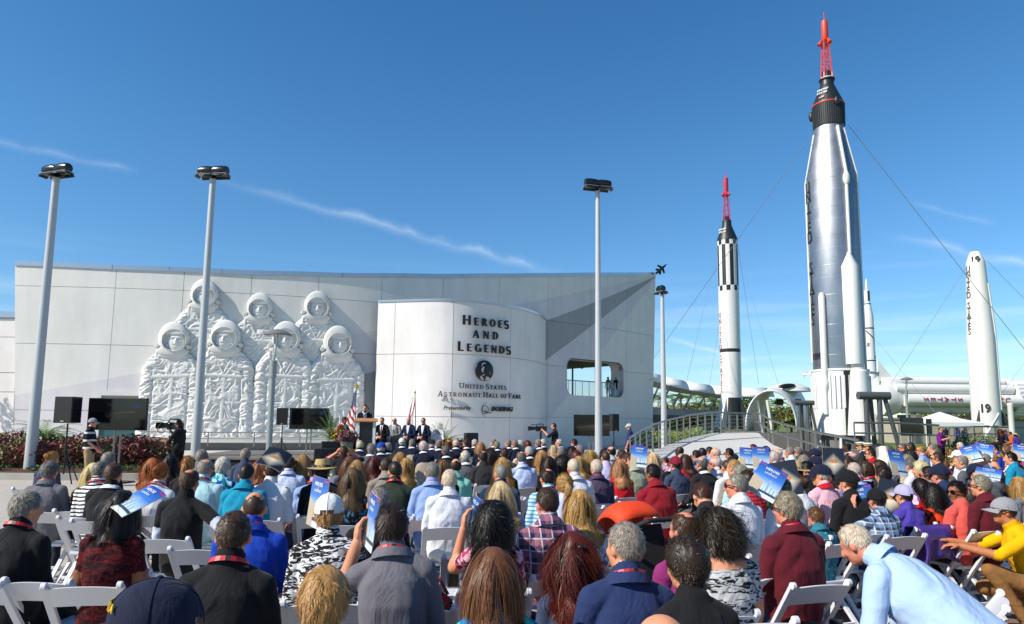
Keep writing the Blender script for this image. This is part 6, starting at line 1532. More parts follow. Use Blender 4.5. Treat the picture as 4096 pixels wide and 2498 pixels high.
# ================================================================== CROWD
FOC = Vector((-4.6, 29.0, 0)); STAGE = Vector((-4.7, 22.6, 0))
SH = {'NB': ('#10172e', 'navy blazer'), 'GJ': ('#56585c', 'grey jacket'), 'DJ': ('#1d1e22', 'dark suit jacket'), 'CG': ('#29292b', 'charcoal shirt'), 'BK': ('#151518', 'black top'), 'WH': ('#d3d4da', 'white shirt'),
      'LB': ('#8aa3d4', 'light blue shirt'), 'PB': ('#b2c2e2', 'pale blue shirt'), 'RB': ('#0f3ba6', 'royal blue polo shirt'), 'TL': ('#0a86a6', 'bright teal polo shirt'), 'AQ': ('#a6ccd3', 'pale aqua shirt'), 'MT': ('#86ccb8', 'mint green shirt'),
      'DG': ('#283428', 'dark green tee'), 'NT': ('#0d3150', 'deep teal polo shirt'), 'RD': ('#b50f1d', 'red top'), 'DR': ('#861320', 'dark red polo shirt'), 'MR': ('#571320', 'maroon shirt'), 'MG': ('#842766', 'magenta polo shirt'),
      'PP': ('#3a2b86', 'purple top'), 'SG': ('#979d87', 'sage green shirt'), 'TP': ('#8b8277', 'taupe shirt'), 'KH': ('#b3a488', 'khaki shirt'), 'PK': ('#c76a8a', 'pink top'), 'GY': ('#68666d', 'grey polo shirt'), 'NV': ('#24325a', 'navy shirt'),
      'SL': ('#37425a', 'slate blue shirt'), 'TQ': ('#14756f', 'teal top'), 'GN': ('#1b5432', 'green shirt'), 'SA': ('#d4554b', 'salmon pink top'), 'OR': ('#c8561d', 'orange top'), 'LG': ('#a9a9ad', 'light grey shirt'), 'YL': ('#c9b34a', 'yellow top'),
      'KN': ('#b9b6bb', 'pale grey knit top'), 'GV': ('#8b8d90', 'grey vest'), 'BR': ('#4b3d34', 'brown jacket'), 'LV': ('#4a3a9c', 'violet top'), 'BS': ('#c6d2e4', 'soft blue shirt')}
PT = {'ck': (('check', '#c8d2e6', '#8aa0cc'), 'light blue checked shirt'), 'lc': (('check', '#c9c4dc', '#7d74ac'), 'lavender checked shirt'), 'dc': (('check', '#3a3048', '#57465e'), 'dark purple checked shirt'), 'pl': (('plaid', '#8e5a6a', '#242c4e', '#c9bcc4'), 'red and navy plaid shirt'),
      'bp': (('plaid', '#6f86a6', '#27344c', '#c3ccd6'), 'blue plaid shirt'), 'sb': (('stripe', '#b4d2e2', '#5d97b6'), 'light blue striped shirt'), 'sk': (('stripe', '#dcdcdc', '#1a1a1c'), 'black and white striped shirt'), 'bs': (('widestripe', '#3d5a96', '#8fa6d6', '#27386a'), 'blue striped shirt'),
      'ps': (('stripe', '#dcc3d2', '#c06a92'), 'pink striped shirt'), 'rs': (('stripe', '#8c0f1f', '#a83a48'), 'red ribbed striped top'), 'pp': (('pin', '#e2b2bc', '#d08c9c'), 'pink pinstripe shirt with red collar'), 'ns': (('widestripe', '#1c2648', '#d8d2c8', '#a2a8b8'), 'navy and white striped top'),
      'tg': (('tiger', '#dedede', '#17171b'), 'black and white banded top'), 'tz': (('tiger', '#16181a', '#b4b4b4'), 'black and white leafy print top'), 'rp': (('tiger', '#5e1018', '#24080c'), 'dark red patterned dress'), 'bf': (('print', '#c6d0de', '#3d517e', '#8ea0c2'), 'blue and white print top'),
      'tf': (('print', '#1273a8', '#27b39c', '#7a3aa0', 1.3), 'turquoise and blue floral top'), 'of': (('print', '#cc3d14', '#cc3d14', '#2a1a1a', .9), 'orange floral top'), 'mf': (('print', '#a83a5a', '#d9a2b0', '#38283a', 1.2), 'pink floral top'), 'dk': (('print', '#101216', '#101216', '#3c6a86', 1.4), 'black top with blue flecks'),
      'rm': (('print', '#b51a2a', '#c9902a', '#2a5aa0', 1.6), 'red multicoloured print top'), 'gp': (('print', '#77797f', '#4c4e55', '#a2a4aa', 2.4), 'grey tweed pattern top'), 'bg': (('print', '#2f3546', '#454d62', '#262b3a', 2.6), 'dark blue speckled top'), 'wr': (('print', '#d6d2d6', '#d6d2d6', '#a82a3a', 2.0), 'white top with red print'),
      'dt': (('dots', '#2d6b7c', '#c9d2a0'), 'teal dotted shirt'), 'bw': (('print', '#1d8a9c', '#1a4a9c', '#9ad2d6', 1.0), 'turquoise patterned scarf'), 'vs': (('pin', '#c9d2e6', '#8ea2cc'), 'white blue striped shirt'), 'pf': (('print', '#d2a2d6', '#e6cfe6', '#9c4a9c', 1.6), 'purple flowered top'), 'ic': (('check', '#b4c3e0', '#8ea4d2'), 'blue pinstripe shirt')}
HW = {'short': 'short %s hair', 'buzz': 'cropped %s hair', 'full': 'thick %s hair', 'thin': 'thinning %s hair', 'ring': 'balding %s hair', 'shaved': 'shaved head', 'fluffy': 'fluffy %s hair', 'curly': 'curly %s hair', 'bob': 'bobbed %s hair', 'long': 'long straight %s hair',
      'wavy': 'long wavy %s hair', 'wavybob': 'shoulder length wavy %s hair', 'curlylong': 'long curly %s hair', 'bun': 'pinned up %s hair', 'tail': '%s ponytail'}
HCW = dict(b='black', d='dark brown', n='brown', l='light brown', y='blonde', p='pale blonde', w='white', g='grey', s='dark grey', r='auburn', o='ginger', k='greyish')
FEM = {'fluffy', 'curly', 'bob', 'long', 'wavy', 'wavybob', 'curlylong', 'bun', 'tail'}
CAPC = {'bu': ('#123f9c', 'blue'), 'wh': ('#d9d9da', 'white'), 'bk': ('#121214', 'black'), 'cr': ('#7c1730', 'crimson'), 'nv': ('#141b33', 'navy'), 'lg': ('#b5b2b0', 'light grey'), 'lv': ('#a7a2c9', 'lavender'), 'gr': ('#8f8f92', 'grey'), 'bl': ('#1b2d66', 'bright navy')}
ROWS = """
1442,1758 ring w NB J|1526,1766 cap:bu w NB J|1551,1767 thin g NB J|1608,1750 cap:wh w NB JH|1648,1754 short g NB J|1693,1764 fluffy w NB Jm|1729,1756 cap:bk w NB J|1756,1757 thin k NB J|1794,1760 thin n NB J|1824,1755 ring w NB J
1865,1754 short n NB J|1899,1755 short w NB J|1920,1766 bob y NB f|1973,1752 thin g NB J|1988,1763 short g NB J|2034,1756 short g NB J|2059,1756 short g NB JG|2080,1759 bob w NB f|2111,1761 curly r NB f|2152,1755 thin g NB JG|2173,1754 short w NB JG|2236,1753 thin w NB J|2298,1753 short d NB JG
1487,1771 full g GJ Jm|1784,1780 short s DJ J|1376,1781 short n BK E|1862,1797 ring w GJ J|1933,1801 thin d CG L|1964,1797 curlylong d gp|2020,1789 short n BR J|2116,1784 short w BK J|2213,1779 long p WH|2244,1786 short g GY G|2288,1786 curlylong b BK|2319,1780 fluffy g TP|2305,1801 curly r RD
1600,1807 bob y BK|1399,1824 long l SL|1429,1838 long y YL|1499,1822 long r gp|1548,1827 short n TP C|1626,1830 long y WH|1581,1842 buzz d DG R|1411,1868 long l dk|1772,1838 long l BK|1731,1845 short g LB RC|1825,1831 ring d MT C|1800,1876 short w WH CW|1518,1949 short g BK
2010,1828 long y BK|2085,1803 thin s PB RWCL|2167,1799 long y BK|2195,1823 long d BK N|2252,1820 curlylong b BK|2315,1822 long y RD|2294,1832 buzz w WH RC|2006,1854 buzz g NT RC|2191,1870 thin d sb RW|2258,1893 tail y PB|2002,1923 long p LB|2187,1946 short n pl C|2319,1956 long y bf
2361,1799 wavy y BK|2420,1791 bob b WH|2446,1783 ring b LG C|2422,1803 buzz n lc G|2487,1796 short n GY G|2511,1809 short n BK|2533,1811 short n SG C|2479,1835 long y RD|2387,1835 short w dc RGC|2588,1798 shaved k GY G|2610,1812 wavy p PK|2610,1852 short b DR CW|2663,1827 short d ps RGK|2704,1822 cap:cr d SL|2719,1783 shaved b KH Cd|2740,1815 long n RD|2665,1886 bob b TQ K|2698,1879 tail b PP dK
2784,1798 short d bs G|2809,1789 buzz b LB d|2838,1785 short d LB G|2862,1787 ring w WH|2806,1822 ring s DJ JG|2862,1820 shaved w WH GCR|2916,1790 short b CG Gt|2908,1836 buzz n WH G|2940,1814 cap:bk b OR K|2937,1836 short y TP|2833,1867 short y WH K|2986,1831 curly y LB|2963,1854 short g AQ|3013,1775 short n GY|2997,1794 thin n GY G|3036,1787 long y TP|3064,1782 short d BK|3018,1811 short g LB RC|3068,1802 curly n RD L|2950,1891 short g WH GC|2989,1880 curly d rs|3093,1854 bob y GN|2797,1930 short n CG
3097,1804 fluffy w WH R|3110,1790 shaved w GV R|3157,1785 short g WH|3191,1785 thin g GN G|3222,1802 bob n BK|3212,1816 short g TP|3177,1836 straw d BK|3146,1844 long d BK|3227,1842 short b BK G|3259,1792 cap:nv b NV|3263,1821 cap:nv b OR|3331,1800 cap:bl b BK|3282,1854 cap:nv w pp Dg|3386,1820 bob n BK|3412,1807 ring s BR J|3389,1772 beret b DJ Jd|3440,1764 officer b DJ J|3415,1848 short w vs RG|3389,1876 cap:bk n BK|3193,1894 bun n WH|3123,1904 full s WH
3470,1768 officer d DJ J|3507,1772 garrison d NV J|3484,1792 short d RD GL|3501,1784 long d BK|3530,1781 bob y WH|3556,1781 short b GV|3608,1771 short s BK G|3642,1768 bob d BK G|3684,1781 short y LB RG|3728,1775 short g WH|3742,1788 short s LG|3751,1807 short n CG G|3626,1814 short g KH|3640,1831 short s WH|3462,1846 fluffy n ns RG|3517,1836 short n CG|3530,1857 full d RD|3683,1842 curly p pf|3757,1854 cap:nv n NV|3781,1842 full l RD K|3713,1862 full d gp Gf|3664,1913 bob b RD s
3839,1769 fluffy w BS|3831,1799 cap:wh g BS|3842,1816 thin g GJ J|3956,1770 short n TP|3952,1781 short b BK|3980,1778 short b RB G|4024,1778 long l WH|4058,1781 long g PK|4087,1772 shaved k TP|3940,1813 short g WH U|3964,1809 bun y bg N|4043,1807 short b TL|4058,1818 short d CG GCW|3884,1853 cap:nv b GJ|3796,1898 short s NV s|3824,1921 full b SA Gqv|3874,1934 bob d BK Ns|3924,1897 short g MR GC|4004,1931 bob n BK EK|4074,1905 long y GY s
2738,2040 thin n MG RC|2872,2032 wavybob d tz N|3152,1963 full g MR RGCW|2740,2139 curly d BK|3262,2022 full l dt KC|3506,1949 cap:bk d bp CAs|3562,1976 curly g wr K|3616,1934 cap:lv d LV Ws|3728,1934 curlylong b of Ns
213,1804 bun y bg|201,1841 full s GY RWC|436,1806 short g BK|404,1841 buzz s sk R|375,1850 long p BK|457,1849 short n BK JW|114,1958 full g BK RW
610,1831 wavy o KN|647,1851 bun o WH R|683,1816 long b BK|754,1825 tail y BK|809,1795 short g GY G|825,1833 thin g AQ RGW|894,1829 fluffy w bw|762,1873 thin n BK V|490,1962 bob b rp N|983,1791 short g SL|989,1851 buzz b TL CW|1050,1831 bob o BK N|1091,1839 short d WH|1158,1822 short n ck RCWL|1212,1817 bob y rm|1290,1827 straw d BK|1263,1848 buzz b LB RW|1024,1959 shaved n RB RCW|1318,1969 cap:wh y tg L
943,2041 short n BK R|640,2307 cap:nv k BK|1306,2270 fluffy y BK|1568,2008 full d GY RAC|1974,2005 curlylong b mf ANz|1974,2190 bob l tf|2294,2127 wavy r SL|2506,2084 short g NV RC|2646,2443 shaved k GY
"""
def v_seat(fm, yaw, kind):
    p = seat(head_yaw=yaw)
    if kind == 'armL':   # left hand holds a booklet beside the face
        p.update(ell=(-.27, .14, .88), wrl=(-.185, .13, 1.13), hdl=(.05, .25, 1), pnl=(1, .2, 0), hands={'l': .75})
    elif kind == 'ears': p.update(ell=(-.33, .12, 1.06), elr=(.33, .12, 1.06), wrl=(-.135, .04, 1.19), wrr=(.135, .04, 1.19), hdl=(.35, -.2, .6), hdr=(-.35, -.2, .6), pnl=(1, 0, 0), pnr=(-1, 0, 0), hands={'l': .7, 'r': .7})
    elif kind == 'up': p.update(ell=(-.30, .10, 1.10), wrl=(-.13, .10, 1.33), hdl=(.35, .1, .7), pnl=(.3, .2, -1))
    elif kind == 'armR': p.update(elr=(.38, -.13, .86), wrr=(.62, -.04, .84), hdr=(.9, .3, -.3), pnr=(0, -.2, -1))
    elif kind == 'down': p.update(head=(0, .09, 1.17), head_pitch=-.55, chest=(0, -.03, .85), neck=(0, .02, 1.06))
    if fm: p = fem(p)
    return p
_body = {}
def get_body(fm, yq, kind, wide):
    key = (fm, yq, kind, wide)
    if key not in _body:
        yaw = {-1: -.45, 0: 0, 1: .35, 2: .75, 3: 1.6}[yq]
        _body[key] = make_body('person', v_seat(fm, yaw, kind), .0088, 1.16 if wide else (1.0 if not fm else .97), fm, len(_body) * 3.7)
    return _body[key]
TROU = ['#23252d', '#2b3140', '#4a4238', '#1c1c1e', '#7d6e56', '#34405a', '#55524e']
def set_slots(o, skin, shirt, trou, up_arm, fore, nape, colr):
    for i, m in enumerate((skin, shirt, trou, M_shoe, up_arm, fore, M_lip, M_eye, nape)):
        sl = o.material_slots[i]; sl.link = 'OBJECT'; sl.material = m
    o.color = (*colr, 1)
def shirt_of(code):
    if code in SH: h, w = SH[code]; return cloth_plain(), hexc(h), w
    a, w = PT[code]; return cloth_pat(*a), hexc(a[1]), w
PEOPLE = []
def dress(o, b, style, hc, mat, colr, flags, capc=None):
    """hair, head wear, glasses, lanyard and collar as children of a person"""
    def on_head(name, me, color):
        q = link(name, me, o); q.matrix_local = b['HM']; q.color = color; return q
    c, a = HAIRC[hc]; hcol = (*[x * random.uniform(.85, 1.15) for x in hexc(c)], a)
    fm = any(f in flags for f in 'f') or style in FEM
    if style.startswith('cap') or style in ('straw', 'officer', 'beret', 'garrison'):
        on_head('hair', hair_mesh('undercapw' if (hc == 'y' or style == 'straw') else 'undercap'), hcol)
        if style.startswith('cap'): q = on_head('cap', cap_mesh('cap'), (*hexc(CAPC[capc][0]), 1)); 
        else: on_head('hat', hat_mesh(style), (1, 1, 1, 1))
    else: on_head('hair', hair_mesh(style), hcol)
    if 'G' in flags: on_head('glasses', glasses_mesh(), (1, 1, 1, 1))
    if 'R' in flags: link('lanyard', lanyard_mesh(b), o)
    if 'C' in flags or 'J' in flags or 'D' in flags:
        q = link('collar', collar_mesh(b), o); q.color = (.78, .78, .80, 1) if 'J' in flags else ((*hexc('#b3121f'), 1) if 'D' in flags else (*colr, 1))
        if 'J' in flags: q.scale = (.86, .86, .6); q.location = (b['nb'].x * .14, b['nb'].y * .14, b['nb'].z * .4 + .004)
        elif mat.name.startswith('fabric') and 'D' not in flags: q.material_slots[0].link = 'OBJECT'; q.material_slots[0].material = mat
HCOPY = 1.325
YQ = {(640, 2307): 3, (2506, 2084): 1, (2872, 2032): 1, (3282, 1854): 2, (3152, 1963): 1, (3262, 2022): 0, (2740, 2139): 1, (2738, 2040): 1, (2950, 1891): 2, (4058, 1818): 2, (114, 1958): -1}
def add_person(px, py, style, hc, code, flags):
    capc = None
    if style.startswith('cap:'): capc = style[4:]; st = 'cap'
    else: st = style
    fm = (st in FEM or 'f' in flags) and 'm' not in flags
    mat, colr, shw = shirt_of(code)
    rng = random.Random(px * 7919 + py)
    s = .80 if 'K' in flags else .90 if 's' in flags else .94 if 'v' in flags else (rng.uniform(.985, 1.03) if not fm else rng.uniform(.965, 1.005))
    dk = (px, py) in ((2797, 1930), (3664, 1913), (3884, 1853), (2665, 1886), (2698, 1879))
    top = (HCOPY - (.05 if dk else 0)) * s + {'cap': .018, 'straw': .03, 'officer': .02, 'curly': .015, 'full': .006}.get(st, 0)
    hp = atZ(px, py + 2, top)
    byaw = -math.atan2(FOC.x - hp.x, FOC.y - hp.y) + rng.uniform(-.12, .12)
    hyaw = -math.atan2(STAGE.x - hp.x, STAGE.y - hp.y) + rng.uniform(-.18, .18) - byaw
    yq = 0
    if hyaw > .20: yq = 1
    if hyaw > .55: yq = 2
    if hyaw < -.25: yq = -1
    kind = 'n'
    if 'A' in flags: kind = 'armL'; yq = 0
    if 'E' in flags: kind = 'ears'; yq = 0
    if 'U' in flags: kind = 'up'; yq = 1
    if 'V' in flags: kind = 'armR'; yq = 0
    if 'q' in flags: yq = 3
    if (px, py) in ((2797, 1930), (3664, 1913), (3884, 1853), (2665, 1886), (2698, 1879)): kind = 'down'; yq = 0
    if 'W' in flags and yq in (1, 2, -1): yq = 1 if yq > 0 else -1
    yq = YQ.get((px, py), yq)
    b = get_body(fm, yq, kind, 'W' in flags and not fm)
    rxx, ryy = rng.uniform(-.07, .05), rng.uniform(-.05, .05)
    M = Matrix.Rotation(byaw, 4, 'Z') @ Matrix.Rotation(ryy, 4, 'Y') @ Matrix.Rotation(rxx, 4, 'X'); tl = (M @ b['top']) * s
    loc = (hp.x - tl.x, hp.y - tl.y, 0)
    o = link('person', b['me'], None, loc, byaw); o.rotation_euler = (rxx, ryy, byaw); o.scale = (s, s, s)
    sk = skin_mat('d' if 'd' in flags else ('t' if 't' in flags else ('m' if (hc == 'b' and rng.random() < .3) else ('r' if rng.random() < .22 else 'f'))))
    lng = 'J' in flags or 'L' in flags
    ua = sk if 'N' in flags else mat; fa = mat if lng else sk
    set_slots(o, sk, mat, solid_cloth(rng.choice(TROU)), ua if not ('N' in flags) else sk, fa, sk if ('N' in flags) else mat, colr)
    if 'V' in flags:
        for i in (4, 5): o.material_slots[i].material = solid_cloth('#c9cede')
    dress(o, b, st, hc, mat, colr, flags, capc)
    hw = (CAPC[capc][1] + ' cap' if capc else {'straw': 'wide straw hat', 'officer': 'white peaked officer cap', 'beret': 'black beret', 'garrison': 'navy side cap'}.get(st)) or HW[st].replace('%s ', HCW[hc] + ' ')
    extra = ' and sunglasses' if 'G' in flags else ''
    nm = 'child' if 'K' in flags and px not in (4004, 3562) else 'person'
    PEOPLE.append(dict(o=o, px=px, py=py, base='%s with %s%s in %s' % (nm, hw, extra, shw), short='%s and %s' % (hw, shw), loc=Vector(loc), yaw=byaw, s=s, b=b, cover=code == 'NB' or (px, py) in ((2111, 1761),), flags=flags, code=code))
    return o
for ln in ROWS.strip().splitlines():
    for it in ln.split('|'):
        w = it.split(); px, py = map(int, w[0].split(',')); add_person(px, py, w[1], w[2], w[3], w[4] if len(w) > 4 else '')
PD = {(p['px'], p['py']): p for p in PEOPLE}
HAND = {(640, 2307): 'person in a navy cap seen from behind, nearest at the bottom left', (1306, 2270): 'person with golden fluffy short hair, head at the bottom edge', (2646, 2443): 'top of a balding head at the bottom edge', (1568, 2008): 'person in grey polo shading the face with a booklet, wearing a red lanyard',
        (1974, 2005): 'person with long black curls in pink floral top holding up a booklet', (3506, 1949): 'person in black cap and blue plaid shirt holding a blue booklet up', (2294, 2127): 'person with long auburn red hair in slate top, large at the bottom', (1974, 2190): 'person with ash brown bobbed hair in turquoise floral top at the bottom',
        (2506, 2084): 'person with short silver hair, navy shirt and red lanyard, near the bottom', (114, 1958): 'person with thick grey hair in black top at the left edge', (490, 1962): 'person in dark red patterned dress with a booklet resting on the head', (943, 2041): 'person with short brown hair in black tee just right of the navy cap',
        (1318, 1969): 'person in white cap and black and white banded top', (762, 1873): 'person in black vest over white shirt, arm along the next chair', (3824, 1921): 'person in salmon top and sunglasses turning the face to the left', (3152, 1963): 'person with grey hair and maroon shirt in three quarter profile', (3262, 2022): 'child with light brown hair in teal dotted shirt'}
def name_people():
    from collections import Counter
    cnt = Counter(p['base'] for p in PEOPLE); sc = Counter(p['short'] for p in PEOPLE)
    used = set()
    for p in PEOPLE:
        lab = HAND.get((p['px'], p['py']))
        if lab is None and cnt[p['base']] == 1: lab = p['base'] + ', seated'
        if lab is None:
            near = sorted((q for q in PEOPLE if q is not p), key=lambda q: math.hypot(q['px'] - p['px'], 1.6 * (q['py'] - p['py'])))
            for q in near:
                dx, dy = q['px'] - p['px'], q['py'] - p['py']
                rel = ('left of' if dx > 0 else 'right of') if abs(dx) > abs(dy) * .6 else ('behind' if dy < 0 else 'in front of')
                cand = '%s, %s %s' % (p['base'].replace('person with ', '').replace('child with ', 'child, ').replace(' and sunglasses', ', sunglasses'), rel, q['short'])
                if sc[q['short']] == 1 and cand not in used and 4 <= len(cand.split()) <= 16: lab = cand; break
        lab = lab or p['base']; used.add(lab)
        tag(p['o'], lab, 'person', 'seated audience')
name_people()
# ------------------------------------------------------------------ chairs
M_resin = plain('white_resin', '#cfcfd2', .38, 0, .04, 3)
def chair_parts():
    P = {}
    top, foot = lambda s: Vector((s * .208, -.315, .80)), lambda s: Vector((s * .208, .25, 0))
    q = MB(); q.bar(Vector((0, -.315, .80)), Vector((0, .25, 0)), .026, .046, (1, 0, 0)); q.cyl((-.014, -.318, .805), (.014, -.318, .805), .024, None, 10); P['post'] = q.mesh('post', [M_resin], None, .004)
    q = MB(); q.bar((0, .10, .415), (0, -.30, 0), .026, .042, (1, 0, 0)); P['rear_leg'] = q.mesh('rear_leg', [M_resin], None, .004)
    q = MB(); rows = []
    for j in range(2):
        for z, d in ((.655, 0), (.805, 1)):
            pass
    n = 10; xs = np.linspace(-.208, .208, n + 1)
    def pt(x, z, off): f = (x / .208) ** 2; y = -.315 + (.80 - z) * .706; bow = .030 * (1 - f); crown = .018 * (1 - f) if z > .73 else .012 * (1 - f); return Vector((x, y - bow + off, z + crown))
    A = [[pt(x, z, -.012) for x in xs] for z in (.665, .70, .74, .785)]; B = [[pt(x, z, .012) for x in xs] for z in (.665, .70, .74, .785)]
    q.grid(A); q.grid(B); q.grid([A[-1], B[-1]]); q.grid([A[0], B[0]]); q.grid([[r[0] for r in A], [r[0] for r in B]]); q.grid([[r[-1] for r in A], [r[-1] for r in B]]); P['back_slat'] = q.mesh('back_slat', [M_resin], .5)
    q = MB(); q.box((0, .09, .425), (.385, .40, .032)); P['seat'] = q.mesh('seat', [M_resin], None, .008)
    q = MB(); q.bar((-.2, .155, .135), (.2, .155, .135), .022, .03); q2 = MB(); q2.bar((-.17, -.205, .10), (.17, -.205, .10), .022, .03); P['rung'] = q.mesh('rung', [M_resin], None, .003); P['rung2'] = q2.mesh('rung', [M_resin], None, .003)
    q3 = MB(); q3.bar((-.2, -.075, .455), (.2, -.075, .455), .022, .035); P['rung3'] = q3.mesh('rung', [M_resin], None, .003)
    return P
CP = chair_parts()
CPL = [('seat', 'seat', 0), ('back_slat', 'back_slat', 0), ('post', 'post', -.208), ('post', 'post', .208), ('rear_leg', 'rear_leg', -.175), ('rear_leg', 'rear_leg', .175), ('rung', 'rung', 0), ('rung', 'rung2', 0), ('rung', 'rung3', 0)]
def folding_chair(loc, yaw, label=None, s=1.0):
    c = empty('folding_chair', loc, yaw, label, 'chair', 'white folding chairs of the audience'); c.scale = (s, s, s)
    for nm, k, x in CPL: o = link(nm, CP[k], c); o.location = (x, 0, 0)
    return c
jm = bmesh.new()
for nm, k, x in CPL:
    t_ = CP[k].copy(); t_.transform(Matrix.Translation((x, 0, 0))); jm.from_mesh(t_); bpy.data.meshes.remove(t_)
far_chair = bpy.data.meshes.new('folding_chair'); jm.to_mesh(far_chair); jm.free(); far_chair.materials.append(M_resin)
M_cover = plain('chair_cover', '#b5a793', .85, 0, .1, 4, .4, 20)
q = MB()
prof = [(.24, .02, -.27), (.245, .30, -.27), (.235, .60, -.28), (.215, .82, -.30), (.18, .89, -.305), (.10, .925, -.31)]
A = [[Vector((w * math.sin(a), y - .055 * math.cos(a) * (1 if z < .85 else .7) + .0, z + .02 * math.sin(a * 7 + z * 9) * .12)) for a in [R(-90 + 180 * k / 12) for k in range(13)]] for w, z, y in prof]
B = [[Vector((p.x * .98, p.y + .075, p.z - .005)) for p in r] for r in A]
q.grid(A); q.grid([r[::-1] for r in B]); q.grid([[r[0] for r in A], [r[0] for r in B]]); q.grid([[r[-1] for r in A], [r[-1] for r in B]]); q.grid([A[-1], B[-1]])
q.box((0, .06, .235), (.46, .48, .43)); cover_mesh = q.mesh('covered_chair', [M_cover], .6)
FARL = {}
for p in PEOPLE:
    whose = p['o']['label'] if p['py'] < 0 else None
    sh = p['short']
    if p['cover']:
        o = link('covered_chair', cover_mesh, None, p['loc'], p['yaw']); tag(o, 'fabric covered chair under the person with ' + sh, 'chair', 'covered chairs of the front rows')
    elif p['loc'].y < 8.2: folding_chair(p['loc'], p['yaw'], 'white folding chair under the person with ' + sh, 1.0)
    else:
        o = link('folding_chair', far_chair, None, p['loc'], p['yaw']); tag(o, 'white folding chair under the person with ' + sh, 'chair', 'white folding chairs of the audience')
def fix_dups():
    from collections import Counter
    L = [o for o in scene.objects if o.parent is None and o.get('category') == 'chair']; c = Counter(o['label'] for o in L)
    for o in L:
        if c[o['label']] > 1 or len(o['label'].split()) > 16:
            p = min(PEOPLE, key=lambda q: (q['loc'] - o.location).length); t = p['o']['label'].split(',')
            t = p['o']['label'].replace('person with ', '').replace(', seated', '').replace(' and sunglasses', '').replace(', sunglasses', '').split(); o['label'] = ' '.join((['chair', 'of'] + [x for x in t if x not in ('hair', 'and', 'with', 'in')])[:16])
fix_dups()
def second_pass():
    G = {}
    for o in scene.objects:
        if o.parent is None and o.get('category') in ('chair', 'person'): G.setdefault(o['label'], []).append(o)
    for L in G.values():
        if len(L) > 1:
            for o, w in zip(sorted(L, key=lambda o: o.location.y), ('nearer', 'farther', 'farthest')): o['label'] = ' '.join((w + ' ' + o['label']).split()[:16])
second_pass()
# ================================================================== SPECIAL FIGURES
def figure(name, pose, px, py, Y, yaw, style, hc, shirt, trou, label, flags='', skin='f', fat=1.0, vox=.0085, group=None, capc=None, z=None, sleeves='s', fmm=False, scale=1.0):
    b = make_body(name, pose, vox, fat, fmm, px * .13)
    M = Matrix.Rotation(yaw, 4, 'Z'); tl = (M @ b['top']) * scale
    if Y is None: hp = atZ(px, py, tl.z + .03)
    else: hp = atY(px, py, Y)
    base = (hp.z - tl.z - .02) if z is None else z
    o = link('person', b['me'], None, (hp.x - tl.x, hp.y - tl.y, base), yaw); o.scale = (scale,) * 3
    mat, colr, _ = shirt if isinstance(shirt, tuple) else shirt_of(shirt)
    sk = skin_mat(skin)
    set_slots(o, sk, mat, solid_cloth(trou), mat, mat if sleeves == 'l' else sk, mat, colr)
    if style: dress(o, b, style, hc, mat, colr, flags, capc)
    tag(o, label, 'person', group); return o, b
def chest_panel(o, b, halfs, z0, z1, name, mat, off=.006):
    """cloth panel laid on the front of the body: half widths at heights z0 (top) .. z1"""
    from mathutils.bvhtree import BVHTree
    bv = BVHTree.FromPolygons([v.co for v in b['me'].vertices], [tuple(p.vertices) for p in b['me'].polygons])
    mb = MB(); rows = []
    for i, h in enumerate(halfs):
        z = z0 + (z1 - z0) * i / (len(halfs) - 1); row = []
        for k in range(5):
            x = -h + 2 * h * k / 4; hit = bv.ray_cast(Vector((x, 1.2, z)), Vector((0, -1, 0)))[0]; y = hit.y if hit is not None else .1
            row.append(Vector((x, y + off, z)))
        rows.append(row)
    for j in range(5):
        ys = [r[j].y for r in rows]
        for i in range(1, len(rows) - 1): rows[i][j].y = (ys[i - 1] + 2 * ys[i] + ys[i + 1]) / 4 + .002
    mb.grid(rows); return mb.obj(name, mat, o, 1.5)
M_shirtw = plain('dress_shirt', '#d5d8e2', .7); M_tie = plain('tie_stripe', '#3a4a72', .5); M_tie2 = plain('tie_plum', '#6a3a52', .5); M_navyj = plain('dark_suit_cloth', '#15161a', .85, 0, .1, 40); M_gold = plain('brass', '#b08a3a', .3, .8)
STZ = .55
stg = empty('stage_platform', (-5.2, 24.4, 0), 0, 'low carpeted stage platform in front of the drum wall', 'stage')
mb = MB(); mb.box((0, 0, STZ - .03), (11.0, 5.2, .06)); mb.obj('deck', plain('stage_carpet', '#6b665f', .95, 0, .1, 5, .4, 80), stg)
mb = MB(); mb.box((0, 0, (STZ - .07) / 2), (10.9, 5.1, STZ - .07)); mb.obj('skirt', plain('stage_skirt', '#1b1b1d', .9), stg)
def suit(px, py, Y, yaw, style, hc, label, jacket, tie, kind='sit', flags='J', skin='f', trou='#17181b'):
    pose = seat(wrl=(-.04, .24, .66), wrr=(.05, .25, .665), hdl=(.8, .5, -.2), hdr=(-.8, .5, -.2), ell=(-.25, .02, .74), elr=(.25, .02, .74)) if kind == 'sit' else kind
    o, b = figure('person', pose, px, py, Y, yaw, style, hc, (solid_cloth(jacket), hexc(jacket), ''), trou, label, flags, skin, 1.06, z=STZ, sleeves='l', group='people on the stage')
    if tie is not None:
        zt_ = b['nb'].z - .03
        chest_panel(o, b, (.05, .05, .04, .025, .004), zt_, zt_ - .30, 'shirt_front', M_shirtw); 
        if tie: chest_panel(o, b, (.016, .018, .022, .02), zt_ - .02, zt_ - .28, 'tie', tie, .012)
    return o, b
def stage_chair(p, yaw, label):
    o = link('covered_chair', cover_white, None, (p.x, p.y, STZ), yaw); tag(o, label, 'chair', 'white covered chairs on the stage')
cover_white = cover_mesh.copy(); cover_white.name = 'covered_chair'; cover_white.materials.clear(); cover_white.materials.append(plain('white_cover', '#cfcfd0', .8, 0, .06, 4, .4, 20))
